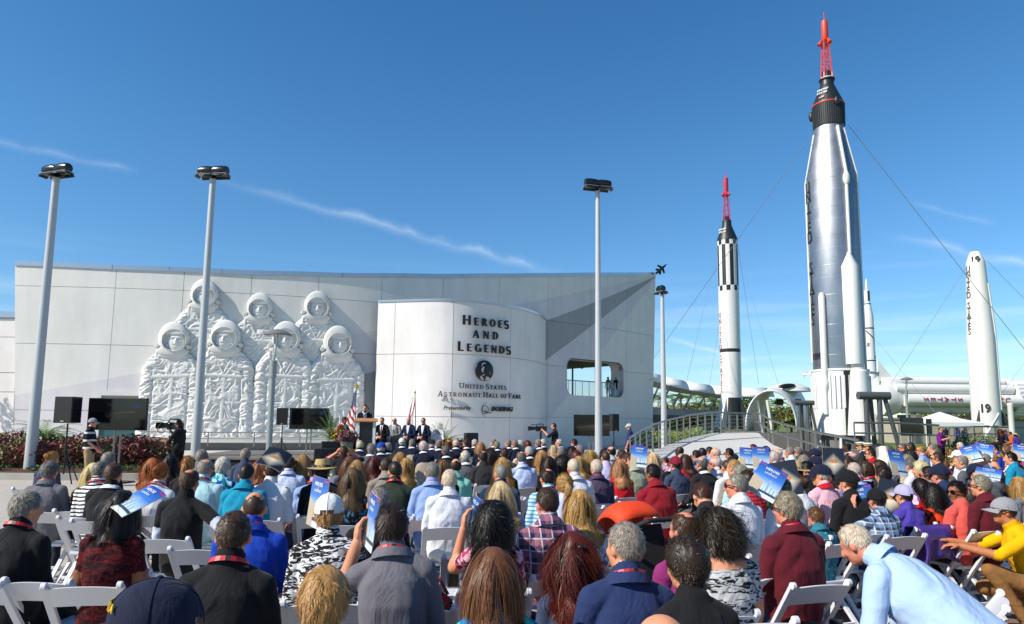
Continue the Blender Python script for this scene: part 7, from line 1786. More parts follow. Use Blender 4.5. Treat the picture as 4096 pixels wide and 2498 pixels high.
for px, py, Y, yw, st, hc, jk, tie, lb, sk, fl in ((1379, 1656, 23.2, -125, 'full', 'd', '#b00e18', M_shirtw, 'person in a bright red jacket seated by the flag, head lowered', 'm', 'J'), (1529, 1666, 24.0, 172, 'short', 'n', '#17181c', M_tie2, 'person in black suit and striped tie seated next to the lectern', 'f', 'J'),
        (1579, 1671, 24.6, 170, 'ring', 'g', '#85847f', M_tie, 'person in light grey suit seated second from the lectern', 'f', 'JG'), (1635, 1669, 24.3, 168, 'short', 'w', '#1d2744', False, 'white haired person in open collar blue blazer seated on the stage', 'r', 'J'), (1694, 1671, 24.3, 165, 'short', 'd', '#14192c', False, 'dark haired person in navy blazer seated next to the empty covered chair', 'f', 'JG')):
    o, b = suit(px, py, Y, R(yw), st, hc, lb, jk, tie, flags=fl, skin=sk, trou='#7b7a76' if jk == '#85847f' else '#17181b'); stage_chair(o.location, R(yw), 'white covered stage chair under the ' + lb.split(' seated')[0][7 if lb.startswith('person') else 0:])
pp = atY(1742, 1735, 24.3); stage_chair(Vector((pp.x, pp.y, 0)), R(165), 'empty white covered chair at the right end of the stage')
suit(1461, 1618, 23.0, R(-162), 'short', 'n', 'speaker in dark suit standing at the lectern', '#191a1e', M_tie, stand(ell=(-.24, .06, 1.17), elr=(.24, .06, 1.17), wrl=(-.16, .28, 1.12), wrr=(.16, .28, 1.12), hdl=(.2, 1, 0), hdr=(-.2, 1, 0), pnl=(0, 0, -1), pnr=(0, 0, -1), head_yaw=-.3), 'J')
# lectern
lc = atY(1466, 1720, 22.2); lec = empty('lectern', (lc.x, lc.y, STZ), R(8), 'lectern with white side posts, black front panel and light wood top', 'lectern')
ltop = zat(1466, 1680, 22.2) - STZ
mb = MB(); mb.box((0, -.16, ltop / 2 - .02), (.42, .05, ltop - .12)); mb.obj('front_panel', plain('lectern_black', '#1a1b1d', .35), lec)
for x in (-.25, .25): mb = MB(); mb.box((x, 0, (ltop - .06) / 2), (.08, .40, ltop - .06)); mb.obj('side_post', M_whitepaint, lec)
mb = MB(); mb.prism([(-.37, -.28), (.37, -.28), (.34, .22), (-.34, .22)], .035, Matrix.Translation((0, 0, ltop - .02)) @ Matrix.Rotation(R(10), 4, 'X')); mb.obj('top', plain('light_wood', '#b07c45', .4, 0, .15, 6), lec)
mb = MB(); mb.tube([(.12, .1, ltop), (.10, .02, ltop + .2), (.04, -.0, ltop + .36)], .008, 6); mb.ell((.04, 0, ltop + .37), (.02, .02, .03)); mb.obj('microphone', M_blk, lec)
# flags
def flag(px, py_top, Y, kind, label, lean=0.0):
    h = zat(px, py_top, Y) - STZ; X = gx(px, Y); t = empty('flag', (X, Y, STZ), 0, label, 'flag', 'flags behind the lectern')
    mb = MB(); mb.cyl((0, 0, 0), (lean, 0, h - .1), .018, .014, 8); mb.obj('pole', plain('dark_wood', '#3a2618', .4), t, SM)
    mb = MB(); mb.ell((lean, 0, h - .04), (.035, .035, .05));
    if kind == 'us': mb.prism([(-.10, -.0), (-.03, .04), (0, .10), (.03, .04), (.10, 0), (.05, -.05), (-.05, -.05)], .03, Matrix.Translation((lean, .015, h + .02)) @ Matrix.Rotation(R(90), 4, 'X'))
    mb.obj('finial', M_gold, t, SM)
    mb = MB(); mb.lathe([(.14, 0), (.13, .04), (.03, .08)], 14); mb.obj('base', M_gold, t, SM)
    # hanging cloth: folds across, colours along the fly
    nu, nv = 28, 34; Lh = 1.55 if kind == 'us' else 1.45; P = []
    for j in range(nv + 1):
        v = j / nv; row = []
        for i in range(nu + 1):
            u = i / nu; spread = (.10 + .40 * v ** 1.1)
            x = -spread * u; y = .022 * math.sin(u * 11 + v * 2.2) * (.35 + v) - .04; z = -Lh * v - .10 * u * (1 - v) + .05 * math.sin(u * 9) * v
            row.append(Vector((lean + x * .92 + .02 * math.sin(v * 7), y - x * .5, h - .14 + z)))
        P.append(row)
    cols = [plain('flag_red', '#a01a26', .6), plain('flag_white', '#d9d7d2', .6), plain('flag_blue', '#1c2a5c', .6), M_gold]
    mb = MB(); mb.add([p for r in P for p in r], [])
    for j in range(nv):
        for i in range(nu):
            u, v = (i + .5) / nu, (j + .5) / nv
            if kind == 'us': d = v * 11 + u * 3.0; c = 2 if v < .32 + .06 * u else int(d * 1.1) % 2; c = 1 if (c == 2 and (i * 7 + j * 5) % 11 == 0) else c
            else: s_ = abs((u * 1.0) - (v - .15) * 1.15); c = 0 if (s_ < .12 or abs(u - (1.2 - v * 1.1)) < .10) else 1
            if i == nu - 1 or j == nv - 1: c = 3
            mb.mi = c; w = nu + 1; mb.f.append((j * w + i, j * w + i + 1, (j + 1) * w + i + 1, (j + 1) * w + i)); mb.m.append(c)
    mb.obj('cloth', cols, t, 1.5)
flag(1421, 1546, 23.6, 'us', 'national flag with stars and stripes on a pole with a golden eagle', 0.0); flag(1668, 1566, 25.4, 'fl', 'white state flag with a red diagonal cross and gold fringe', -.10)
# potted plants, floor boxes
def pot(px, py, Y, r, h, zb=STZ, label='', kind='palm', seed=1, cat='potted plant'):
    t = empty('potted_plant', (gx(px, Y), Y, zb), 0, label, cat, 'plants around the stage'); mb = MB(); mb.lathe([(r * .75, 0), (r, h), (r * 1.08, h), (r * 1.08, h + .05), (r * .9, h + .04), (.02, h - .02)], 20); mb.obj('pot', plain('pot_green_grey', '#6f7a64', .6), t, SM); mb = MB()
    if kind == 'palm': fronds(mb, (0, 0, h), 22, .95, seed, .8, .03, .22, 1.45); mb.obj('foliage', [PG, PG2], t)
    elif kind == 'croton': [leafcloud(mb, (.1 * math.cos(k), .1 * math.sin(k), h + .17), (.20, .18, .20), 120, .16, seed + k) for k in range(2)]; mb.obj('foliage', [OR_, YL], t)
    elif kind == 'plum': leafcloud(mb, (0, 0, h + .17), (.36, .3, .22), 520, .09, seed); mb.obj('foliage', [RD2, leaf_mat('leaf_mauve', '#8a5a5e', '#6a3a48')], t)
    elif kind == 'yellow': leafcloud(mb, (0, 0, h + .14), (.28, .24, .2), 150, .18, seed); mb.obj('foliage', [YL, OR_], t)
pot(1330, 1789, 22.6, .16, .30, .86, 'tall palm in a pot at the left end of the stage', 'palm', 3); pot(1345, 1789, 22.0, .17, .26, .84, 'orange croton in a green pot left of the red jacket', 'croton', 5); pot(1392, 1792, 21.4, .2, .26, .80, 'large plum leaved plant in a pot before the red jacket', 'plum', 7)
pot(1395, 1850, 20.6, .22, .25, .35, 'yellow leaved plant low in front of the stage', 'yellow', 9); pot(1342, 1880, 20.0, .2, .2, .2, 'small plum plant beside the black monitor box', 'plum', 11)
pot(1770, 1760, 24.8, .2, .30, STZ, 'palm in a pot right of the empty chair', 'palm', 13); pot(1782, 1770, 23.6, .2, .25, STZ, 'orange croton right of the empty chair', 'croton', 15); pot(1812, 1774, 23.4, .2, .22, STZ, 'yellow croton in the middle of the right plants', 'yellow', 17); pot(1848, 1778, 23.4, .22, .24, STZ, 'plum leaved plant at the right end of the stage', 'plum', 19)
for px, py, Y, w, h, d, lb in ((1298, 1822, 20.8, .62, .42, .5, 'black wedge monitor box on the ground left of the stage'), (1330, 1800, 21.8, .7, .52, .5, 'black case under the plant pots'), (1884, 1762, 23.3, .42, .5, .4, 'black box at the right end of the stage by the plum plant')):
    p = atY(px, py, Y); mb = MB(); mb.box((0, 0, h / 2), (w, d, h)); me = mb.mesh('monitor_box', [M_blk], None, .02); o = link('monitor_box', me, None, (p.x, Y, max(0, p.z - h * .5)), .3); tag(o, lb, 'speaker box')
# ------------------------------------------------------------------ screens and loudspeakers
M_scr = plain('dark_screen', '#07070a', .12, 0, .3, 1.5); M_bez = plain('screen_bezel', '#0b0b0c', .3); M_dim = plain('dim_print', '#1d1e24', .2); M_dimb = plain('dim_blue', '#0f1a3a', .2); M_dimo = plain('dim_orange', '#3a1a0c', .2)
def screen(pl, pr, pt, pb, Y, yaw, label, text=True, asp=1.78):
    pxc = (pl + pr) / 2; X = gx(pxc, Y); z1, z0 = zat(pxc, pt, Y), zat(pxc, pb, Y); h = z1 - z0; w = h * asp
    t = empty('screen', (X, Y, 0), yaw, label, 'screen', 'dark screens on twin pole stands'); zc = (z0 + z1) / 2
    mb = MB(); mb.box((0, 0, zc), (w, .07, h)); mb.obj('bezel', M_bez, t, None, .01)
    mb = MB(); mb.box((0, -.037, zc), (w - .05, .006, h - .05)); pn = mb.obj('panel', M_scr, t)
    if text:
        for s, dz, sz, m in (('HEROES', .22, .17, M_dim), ('&', .06, .10, M_dim), ('LEGENDS', -.10, .15, M_dim), ('Grand Opening', -.22, .06, M_dim), ('#HeroesAndLegends', -.38, .055, M_dim)):
            me = text_mesh(s, sz * h * 1.2, .002, 0, 0, 'screen_print'); me.materials.append(m); o = link('screen_print', me, pn); o.matrix_local = Matrix.Translation((0, -.041, zc + dz * h)) @ Matrix.Rotation(R(90), 4, 'X')
        mb = MB(); mb.tube([(w * (-.05 + .09 * k), -.0405, zc + h * (.02 + .05 * math.sin(k * .5))) for k in range(5)], .012, 4, flat=(1, .15)); o = mb.obj('screen_swoosh', M_dimo, pn)
        mb = MB(); mb.prism([(w * .26, h * .18), (w * .40, h * .2), (w * .38, h * .34), (w * .24, h * .32)], .002, Matrix.Translation((0, -.040, zc)) @ Matrix.Rotation(R(90), 4, 'X')); mb.obj('screen_patch', M_dimb, pn)
    for x in (-.09, .09): mb = MB(); mb.cyl((x, .06, 0), (x, .06, zc), .03, None, 10); mb.obj('stand_pole', M_inox, t, SM)
    mb = MB(); mb.box((0, .06, .02), (.8, .6, .03)); mb.obj('stand_base', M_blk, t)
screen(335, 606, 1593, 1722, 19.0, R(-9), 'largest dark screen behind the man in the striped polo', True, 2.04); screen(1157, 1317, 1633, 1718, 30.0, R(0), 'dark screen standing left of the stage', True, 1.86); screen(2297, 2436, 1660, 1745, 30.0, R(12), 'dark screen standing by the tall post under the window', False); screen(3592, 3704, 1672, 1744, 33.0, R(22), 'dark screen in front of the rocket garden, left of the purple shirt', False)
def loudspeaker(pl, pr, pt, pb, Y, yaw, label, slabel):
    pxc = (pl + pr) / 2; X = gx(pxc, Y); z1, z0 = zat(pxc, pt, Y), zat(pxc, pb, Y); h = z1 - z0; w = (pr - pl) * Y / F
    t = empty('loudspeaker', (X, Y, z0), yaw, label, 'loudspeaker', 'black loudspeakers on tripods')
    mb = MB(); mb.prism([(-w / 2, -w * .4), (w / 2, -w * .4), (w * .36, w * .45), (-w * .36, w * .45)], h); mb.obj('cabinet', M_blk, t, None, .015)
    mb = MB(); mb.box((0, -w * .4 - .006, h / 2), (w * .92, .01, h * .94)); g_ = mb.obj('grille', plain('speaker_grille', '#0c0c0d', .7, 0, .2, 60, .5, 300), t)
    mb = MB(); mb.box((0, -w * .4 - .013, h * .07), (w * .18, .004, .03)); mb.obj('badge', plain('badge_grey', '#a0a0a2', .4), g_)
    s = empty('speaker_stand', (X, Y, 0), yaw, slabel, 'stand', 'tripods of the loudspeakers')
    mb = MB(); mb.cyl((0, 0, .25), (0, 0, z0 - .01), .022, None, 10); mb.obj('pole', M_blk, s, SM)
    mb = MB(); mb.cyl((0, 0, .85), (0, 0, .98), .04, None, 10); mb.obj('collar', M_blk, s, SM)
    for k in range(3): a = R(90 + 120 * k); mb = MB(); mb.bar((0, 0, .9), (.55 * math.cos(a), .55 * math.sin(a), .02), .028, .02); mb.obj('leg', M_blk, s); 
    for k in range(3): a = R(90 + 120 * k); mb = MB(); mb.bar((0, 0, .38), (.29 * math.cos(a), .29 * math.sin(a), .46), .018, .014); mb.obj('brace', M_blk, s)
loudspeaker(235, 313, 1588, 1693, 18.6, R(-6), 'large black loudspeaker at the left beside the largest screen', 'tripod stand of the loudspeaker beside the largest screen'); loudspeaker(1109, 1153, 1633, 1701, 29.0, R(10), 'black loudspeaker left of the stage screen', 'tripod stand left of the stage screen'); loudspeaker(2438, 2472, 1657, 1726, 30.4, R(30), 'black loudspeaker right of the screen under the window', 'tripod stand right of the screen under the window'); loudspeaker(3706, 3726, 1676, 1745, 33.4, R(50), 'narrow black loudspeaker edge on beside the purple shirt', 'tripod stand behind the purple shirt')
# ------------------------------------------------------------------ people standing around
figure('person', stand(head_yaw=-.1, wrl=(-.12, .20, .96), wrr=(.16, .22, .95), ell=(-.26, .0, 1.17), elr=(.26, .0, 1.17)), 372, 1675, 18.0, R(-75), 'cap:gr', 'n', (cloth_pat('widestripe', '#101114', '#15161a', '#c9c9c9', .8), hexc('#101114'), ''), '#a58a66', 'standing person in black striped polo, khaki trousers and grey cap with green peak', 'G', 'r', 1.12, z=.0, capc='gr')
def video_camera(loc, yaw, label, s=1.0):
    t = empty('video_camera', loc, yaw, label, 'video camera', 'video cameras'); t.scale = (s, s, s)
    mb = MB(); mb.box((0, 0, .09), (.12, .34, .18)); mb.box((0, -.16, .10), (.14, .10, .15)); mb.obj('camera_body', M_blk, t, None, .01)
    mb = MB(); mb.cyl((0, .17, .10), (0, .36, .10), .055, .075, 14); mb.box((0, .40, .10), (.18, .08, .15)); mb.obj('lens', M_blk, t)
    mb = MB(); mb.tube([(0, -.1, .18), (0, -.08, .25), (0, .12, .25), (0, .16, .18)], .018, 8); mb.obj('handle', M_blk, t, SM)
    mb = MB(); mb.cyl((-.10, .05, .14), (-.10, .18, .14), .03, None, 10); mb.cyl((.02, .15, .22), (.02, .33, .23), .012, None, 8); mb.obj('viewfinder', M_blk, t, SM)
    return t
o, b = figure('person', stand(head=(0, .05, 1.62), head_yaw=.05, elr=(.27, .26, 1.22), wrr=(.10, .36, 1.42), hdr=(-.2, .3, .9), pnr=(-.3, 1, 0), ell=(-.22, .16, 1.13), wrl=(-.08, .46, 1.14), hdl=(.4, .9, .1), pnl=(0, 0, 1)), 718, 1666, 19.0, R(80), 'short', 'd', 'BK', '#0f0f11', 'person in black with headphones filming with a shoulder camera', '', 'm', 1.05, z=.0)
def headphones(o, b):
    mb = MB(); mb.tube([b['HM'] @ Vector((.098 * math.cos(R(a)), -.01, .02 + .118 * math.sin(R(a)))) for a in range(0, 181, 15)], .011, 6)
    for s in (-1, 1): mb.cyl(b['HM'] @ Vector((s * .082, -.01, .0)), b['HM'] @ Vector((s * .112, -.01, .0)), .036, None, 12)
    mb.obj('headphones', M_blk, o, SM)
headphones(o, b)
p = o.matrix_basis @ Vector((.16, .20, 1.46)); p = Matrix.Translation(o.location) @ Matrix.Rotation(R(80), 4, 'Z') @ Vector((.17, .30, 1.45)); vc = video_camera(p, R(80), 'shoulder video camera with a coiled yellow cable', 1.15)
mb = MB(); mb.tube([(-.02 + .13 * math.cos(a) , .33 + .03 * math.sin(2 * a), .05 + .13 * math.sin(a)) for a in [2 * math.pi * k / 40 * 2.2 for k in range(41)]], .008, 5); mb.obj('cable', plain('yellow_cable', '#b08f1c', .4), vc, SM)
o, b = figure('person', stand(ell=(-.2, .22, 1.25), wrl=(-.06, .42, 1.45), elr=(.2, .22, 1.22), wrr=(.08, .40, 1.40), hdl=(.1, .6, .6), hdr=(-.1, .6, .6), pnl=(.5, .5, 0), pnr=(-.5, .5, 0)), 2216, 1688, 26.0, R(85), 'short', 'd', 'BK', '#15161a', 'person in black tee filming with a tripod camera by the drum', '', 'f', z=0); headphones(o, b)
p = Matrix.Translation(o.location) @ Matrix.Rotation(R(85), 4, 'Z') @ Vector((0.02, .52, 1.42)); video_camera(p, R(85), 'video camera on a tripod by the drum wall', 1.1)
ts = empty('camera_tripod', (p.x, p.y, 0), 0, 'black tripod under the video camera by the drum wall', 'tripod'); mb = MB(); mb.cyl((0, 0, .7), (0, 0, p.z - .02), .04, None, 8); mb.obj('column', M_blk, ts)
for k in range(3): a = R(30 + 120 * k); mb = MB(); mb.cyl((0, 0, 1.1), (.5 * math.cos(a), .5 * math.sin(a), 0), .03, .02, 8); mb.obj('leg', M_blk, ts)
figure('person', stand(), 2516, 1694, 26.5, R(70), 'cap:lg', 'g', 'NV', '#1b1d26', 'standing person in navy polo and pale cap at the foot of the ramp railing', 'G', 'r', 1.12, z=0, capc='lg')
figure('person', stand(ell=(-.26, .12, 1.17), elr=(.26, .12, 1.17), wrl=(-.06, .32, 1.28), wrr=(.06, .33, 1.27), hdl=(.6, .5, .5), hdr=(-.6, .5, .5), pnl=(1, 0, 0), pnr=(-1, 0, 0), head_yaw=-.5), 3762, 1700, 30.0, R(-150), 'buzz', 'd', (solid_cloth('#6f1d72'), hexc('#6f1d72'), ''), '#17181b', 'standing person in bright purple shirt clapping beside the right screen', 'G', 'f', 1.0, z=0)
o, b = figure('person', stand(), 3858, 1711, 54.0, R(-172), 'buzz', 'b', (solid_cloth('#1f2a33'), hexc('#1f2a33'), ''), '#111214', 'standing person in open dark jacket over a blue shirt by the dome shrubs', '', 'd', 1.05, z=0, sleeves='l'); chest_panel(o, b, (.06, .09, .09, .08, .07), 1.42, 1.0, 'shirt_front', plain('blue_shirt', '#6f8fce', .7))
figure('person', stand(), 3828, 1703, 58.0, R(20), 'wavy', 'b', 'PP', '#15161a', 'person in purple top with dark hair standing under the tent', '', 'm', z=0, fmm=True); figure('person', stand(), 3783, 1706, 60.0, R(150), 'short', 'b', 'BK', '#1a1c22', 'person in black standing under the tent behind the purple shirt', '', 'd', z=0)
figure('person', seat(), 4001, 1726, 38.0, R(10), 'wavy', 'r', 'BK', '#1a1c22', 'person with long auburn hair in black, behind the crowd near the dome shrubs', '', 'f', z=.35, fmm=True); figure('person', seat(), 4022, 1734, 39.0, R(-160), 'full', 'b', 'NV', '#1a1c22', 'person in sunglasses facing the camera behind the crowd at the right', 'G', 'm', z=.28); figure('person', seat(), 4041, 1741, 37.0, R(60), 'short', 'b', 'OR', '#1a1c22', 'person in orange top at the right behind the crowd', '', 'm', z=.22); figure('person', seat(), 4062, 1746, 35.0, R(20), 'straw', 'd', 'PP', '#1a1c22', 'person in purple top and pale sun hat at the right behind the crowd', '', 'f', z=.15)
for i, (px, py, Y) in enumerate(((2432, 1521, 54.5), (2447, 1520, 56), (2466, 1512, 54.2))):
    figure('person', stand(), px, py, Y, R((30, 60, -40)[i]), 'short', 'd', ('GJ', 'CG', 'DJ')[i], '#1a1c22', ('person in grey leaning at the terrace balustrade', 'person behind the two at the terrace balustrade', 'person in black at the right end of the terrace window')[i], '', 'm', z=3.66, group='people on the terrace')
# photographer bending over a camera, front right
PH = dict(pelvis=(0, -.18, .64), chest=(0, .14, .88), neck=(0, .33, 1.06), head=(0, .46, 1.11), shl=(-.18, .27, .99), shr=(.18, .27, .99), fwd=(0, .72, -.69), up=(0, .69, .72),
          ell=(-.30, .28, .60), wrl=(-.10, .46, .56), hdl=(.5, .8, 0), pnl=(.5, .2, .8), elr=(.27, .35, .60), wrr=(.09, .52, .55), hdr=(-.5, .8, 0), pnr=(-.5, .2, .8), hands={'l': .9, 'r': .9},
          hipl=(-.10, -.12, .57), hipr=(.10, -.12, .57), knl=(-.16, .34, .58), knr=(.16, .30, .56), anl=(-.14, .14, .12), anr=(.16, .10, .12), head_pitch=.25)
hp = atZ(3385, 2098, 1.22); yw = R(40)
b = make_body('person', PH, .0085, 1.32, False, 5); tl = Matrix.Rotation(yw, 4, 'Z') @ b['top']
o = link('person', b['me'], None, (hp.x - tl.x, hp.y - tl.y, 0), yw); mt = solid_cloth('#a9c3e4'); set_slots(o, skin_mat('r'), mt, solid_cloth('#1c1a1a'), mt, skin_mat('r'), mt, hexc('#b4cbe8')); dress(o, b, 'short', 'w', mt, hexc('#b4cbe8'), 'C'); o.children[0].color = (.60, .55, .46, 1)
tag(o, 'white haired photographer in pale blue shirt bending low over a camera at the bottom right', 'person')
W_ = Matrix.Translation(o.location) @ Matrix.Rotation(yw, 4, 'Z'); cp_ = W_ @ Vector((0, .60, .58))
t = empty('camera', cp_, yw, 'black single lens camera in the hands of the bending photographer', 'camera'); mb = MB(); mb.box((0, 0, 0), (.15, .07, .10)); mb.box((0, -.005, .065), (.06, .06, .04)); mb.box((-.055, .02, 0), (.04, .05, .10)); mb.obj('camera_body', M_blk, t, None, .008); mb = MB(); mb.lathe([(.035, 0), (.040, .03), (.040, .10), (.046, .12)], 18, (0, .03, 0), (0, 1, 0)); mb.obj('lens', M_blk, t, SM)
# crouching person in yellow
CR_ = dict(pelvis=(0, -.10, .36), chest=(0, .03, .66), neck=(0, .10, .88), head=(0, .16, 1.02), shl=(-.19, .07, .80), shr=(.19, .07, .80), ell=(-.27, .30, .66), wrl=(-.22, .58, .72), elr=(.27, .28, .66), wrr=(.22, .56, .70), hdl=(.1, 1, .1), hdr=(-.1, 1, .1), pnl=(0, 0, -1), pnr=(0, 0, -1),
           hipl=(-.10, -.06, .34), hipr=(.10, -.06, .34), knl=(-.20, .36, .52), knr=(.17, .32, .30), anl=(-.19, .10, .11), anr=(.17, -.10, .14), toer=(.1, 1, -.4), head_pitch=.05)
hp = atZ(4018, 1982, 1.17); yw = R(72); b = make_body('person', CR_, .0085, 1.12, False, 9); tl = Matrix.Rotation(yw, 4, 'Z') @ b['top']
o = link('person', b['me'], None, (hp.x - tl.x, hp.y - tl.y, 0), yw); mt = solid_cloth('#e0a900'); set_slots(o, skin_mat('t'), mt, solid_cloth('#8a6238'), mt, skin_mat('t'), mt, hexc('#e0a900')); dress(o, b, 'cap:gr', 'n', mt, hexc('#e0a900'), 'CGR', 'gr')
tag(o, 'person in vivid yellow polo, khaki trousers and grey cap crouching at the right edge', 'person')
# ------------------------------------------------------------------ programme booklets held against the sun
def cover_mat():
    t = NT('booklet_cover'); x = t.sep(t.co()); z = x[2]; X = x[0]
    sky_ = t.ramp(t.math('ADD', t.math('MULTIPLY', z, 3.4), .5), [(0, hexc('#d6dbe2')), (.30, hexc('#b9d3ea')), (.62, hexc('#3f74c2')), (1, hexc('#1b3f8e'))])
    bld_ = t.math('MULTIPLY', t.math('LESS_THAN', X, -.02), t.math('LESS_THAN', z, t.math('ADD', -.02, t.math('MULTIPLY', X, -.35))))
    cc = t.mix(bld_, sky_, hexc('#b3a58e'))
    r = None
    for cx, w, h in ((.02, .008, .02), (.05, .004, -.03), (.075, .005, -.045), (-.005, .003, -.05)):
        b_ = t.math('MULTIPLY', t.math('LESS_THAN', t.math('ABSOLUTE', t.math('SUBTRACT', X, cx)), w), t.math('MULTIPLY', t.math('LESS_THAN', z, h), t.math('GREATER_THAN', z, -.10))); r = b_ if r is None else t.math('MAXIMUM', r, b_)
    cc = t.mix(r, cc, hexc('#8da0b4')); gr = t.math('MULTIPLY', t.math('LESS_THAN', t.math('ABSOLUTE', t.math('ADD', z, .095)), .010), t.math('GREATER_THAN', X, -.03)); cc = t.mix(gr, cc, hexc('#3d4a52'))
    red = t.math('MULTIPLY', t.math('GREATER_THAN', z, .122), t.math('LESS_THAN', z, .130)); red = t.math('MULTIPLY', red, t.math('GREATER_THAN', t.math('ABSOLUTE', X), .06)); cc = t.mix(red, cc, hexc('#c2243c'))
    return t.done(cc, .25, 0, None, .5)
M_bk = cover_mat()
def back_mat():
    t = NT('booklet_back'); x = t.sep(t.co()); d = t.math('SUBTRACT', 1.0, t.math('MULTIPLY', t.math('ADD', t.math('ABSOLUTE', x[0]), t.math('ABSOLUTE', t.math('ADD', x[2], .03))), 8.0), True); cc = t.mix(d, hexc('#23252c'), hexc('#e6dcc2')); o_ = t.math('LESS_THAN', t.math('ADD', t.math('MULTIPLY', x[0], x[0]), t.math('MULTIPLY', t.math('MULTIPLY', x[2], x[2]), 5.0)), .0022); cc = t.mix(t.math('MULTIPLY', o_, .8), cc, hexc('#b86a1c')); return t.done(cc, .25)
M_bkb = back_mat(); M_wprint = plain('white_print', '#d8d8d4', .5)
_t1 = text_mesh('HEROES', .029, .0006, .0006, 0, 'title', sx=1.0); _t1.materials.append(M_wprint); _t2 = text_mesh('LEGENDS', .019, .0006, .0003, 0, 'title', sx=1.15); _t2.materials.append(M_wprint); _t3 = text_mesh('&', .016, .0006, 0, 0, 'title'); _t3.materials.append(M_wprint)
def booklet_mesh(bend, back):
    mb = MB(); n = 6
    A = [[Vector((-.108 + .216 * k / n, -.002 - bend * (1 - (2 * k / n - 1) ** 2), z)) for k in range(n + 1)] for z in (-.14, 0, .14)]
    B = [[p + Vector((0, .005, 0)) for p in r] for r in A]
    mb.grid(A); mb.mi = 1; mb.grid(B); mb.grid([A[0], B[0]]); mb.grid([A[-1], B[-1]]); mb.grid([[r[0] for r in A], [r[0] for r in B]]); mb.grid([[r[-1] for r in A], [r[-1] for r in B]])
    return mb.mesh('booklet', [M_bkb if back else M_bk, plain('paper', '#cfcfd0', .6)], .6)
BKM = {}
def booklet(px, py, Y, yaw, pitch, roll, label, back=False, bend=.006, s=1.0):
    k = (back, bend)
    if k not in BKM: BKM[k] = booklet_mesh(bend, back)
    p = atY(px, py, Y); o = link('booklet', BKM[k], None, p); o.rotation_euler = (R(pitch), R(roll), R(yaw)); o.rotation_mode = 'YXZ'; o.scale = (s, s, s)
    o.matrix_world = Matrix.Translation(p) @ Matrix.Rotation(R(yaw), 4, 'Z') @ Matrix.Rotation(R(pitch), 4, 'X') @ Matrix.Rotation(R(roll), 4, 'Y') @ Matrix.Scale(s, 4)
    tag(o, label, 'booklet', 'programme booklets held up against the sun')
    if not back:
        for me, z in ((_t1, .092), (_t3, .076), (_t2, .058)): q = link('title', me, o); q.matrix_local = Matrix.Translation((0, -.004 - bend * .9, z)) @ Matrix.Rotation(R(90), 4, 'X')
    return o
def yof(k): return PD[k]['loc'].y
booklet(1486, 2086, yof((1568, 2008)) + .13, -66, -6, 6, 'booklet held upright beside the person in the grey polo'); booklet(1905, 2075, yof((1974, 2005)) + .10, -64, -10, 14, 'curved booklet held beside the long black curls', False, .03); booklet(3434, 2012, yof((3506, 1949)) + .12, -22, -8, -6, 'bright blue booklet held up beside the black cap', False, .004, 1.22); booklet(3562, 1990, yof((3506, 1949)) + .55, -16, -14, 16, 'booklet showing its dark back with an orange glow beside the lavender cap', True, .004, 1.25)
booklet(546, 2004, yof((490, 1962)) - .02, -8, -62, 30, 'open booklet lying on the dark hair of the red patterned dress', False, .02, 1.0); booklet(1098, 1838, yof((1091, 1839)), 35, -55, 35, 'booklet tented over a head near the ginger bob', True, .02, 1.2); booklet(1271, 2010, yof((1318, 1969)) + .2, -50, -5, 4, 'booklet upright left of the white cap', False, .006, 1.1); booklet(2556, 1826, 9.2, -15, -6, 4, 'upright booklet beside the sage green shirt')
booklet(2990, 1832, 9.6, -12, -12, 4, 'booklet above the curly blonde head'); booklet(3044, 1830, 9.4, -10, -8, 2, 'booklet between the blue shirt and the red jacket'); booklet(3068, 1928, 6.3, -8, -30, 32, 'large tilted booklet right of the dark curly head', False, .004, 1.2); booklet(3142, 1915, 6.7, -22, -16, -12, 'dark edged booklet beside the grey head and the bun', True, .004, 1.2)
booklet(3334, 1846, 8.4, -8, -8, 2, 'upright booklet with bright back below the blue cap', True, .004, 1.15); booklet(3540, 1826, 11.5, -40, -20, -6, 'open magazine before the blonde bob at the right', True, .01, 1.2); booklet(3590, 1853, 8.6, 20, -18, 6, 'white backed booklet held wide left of the dark grey head', False, .006, 1.15); booklet(3934, 1806, 12.3, -25, -40, 14, 'pale booklet held over the grey head with a raised arm', False, .004, 1.3); booklet(3884, 1818, 12.0, -30, -30, -18, 'blue booklet left of the raised arm', False, .004, 1.2); booklet(3952, 1896, 7.6, -20, -70, 20, 'booklet on the lap beside the navy cap', False, .004, 1.1); booklet(4088, 1812, 12.2, -10, -30, 10, 'booklet at the right edge of the photo', False, .004, 1.2)
# wrist watch is part of the person in grey
# ------------------------------------------------------------------ push chair with orange hood
sc = atZ(2530, 2006, 1.13); st = empty('push_chair', (sc.x, sc.y, 0), R(28), 'black push chair with a bright orange hood in the aisle', 'push chair')
M_orange = plain('orange_hood', '#d83c06', .7, 0, .06, 5, .3, 30)
mb = MB(); rows = []
for j in range(10):
    a = R(-8 + 150 * j / 9); rows.append([Vector((x, .02 + .25 * math.cos(a) * (1 - .25 * (x / .25) ** 4), .86 + .27 * math.sin(a) * (1 - .45 * abs(x / .25) ** 3.5))) for x in np.linspace(-.25, .25, 13)])
mb.grid(rows); o = mb.obj('hood', M_orange, st, 1.3); md = o.modifiers.new('t', 'SOLIDIFY'); md.thickness = .012
mb = MB(); mb.tube([(x, .29 - .04 * (x / .25) ** 2, .84 + .015 * math.cos(x * 9)) for x in np.linspace(-.27, .27, 11)], .022, 8, flat=(1.6, .5)); mb.obj('peak', M_orange, st, SM)
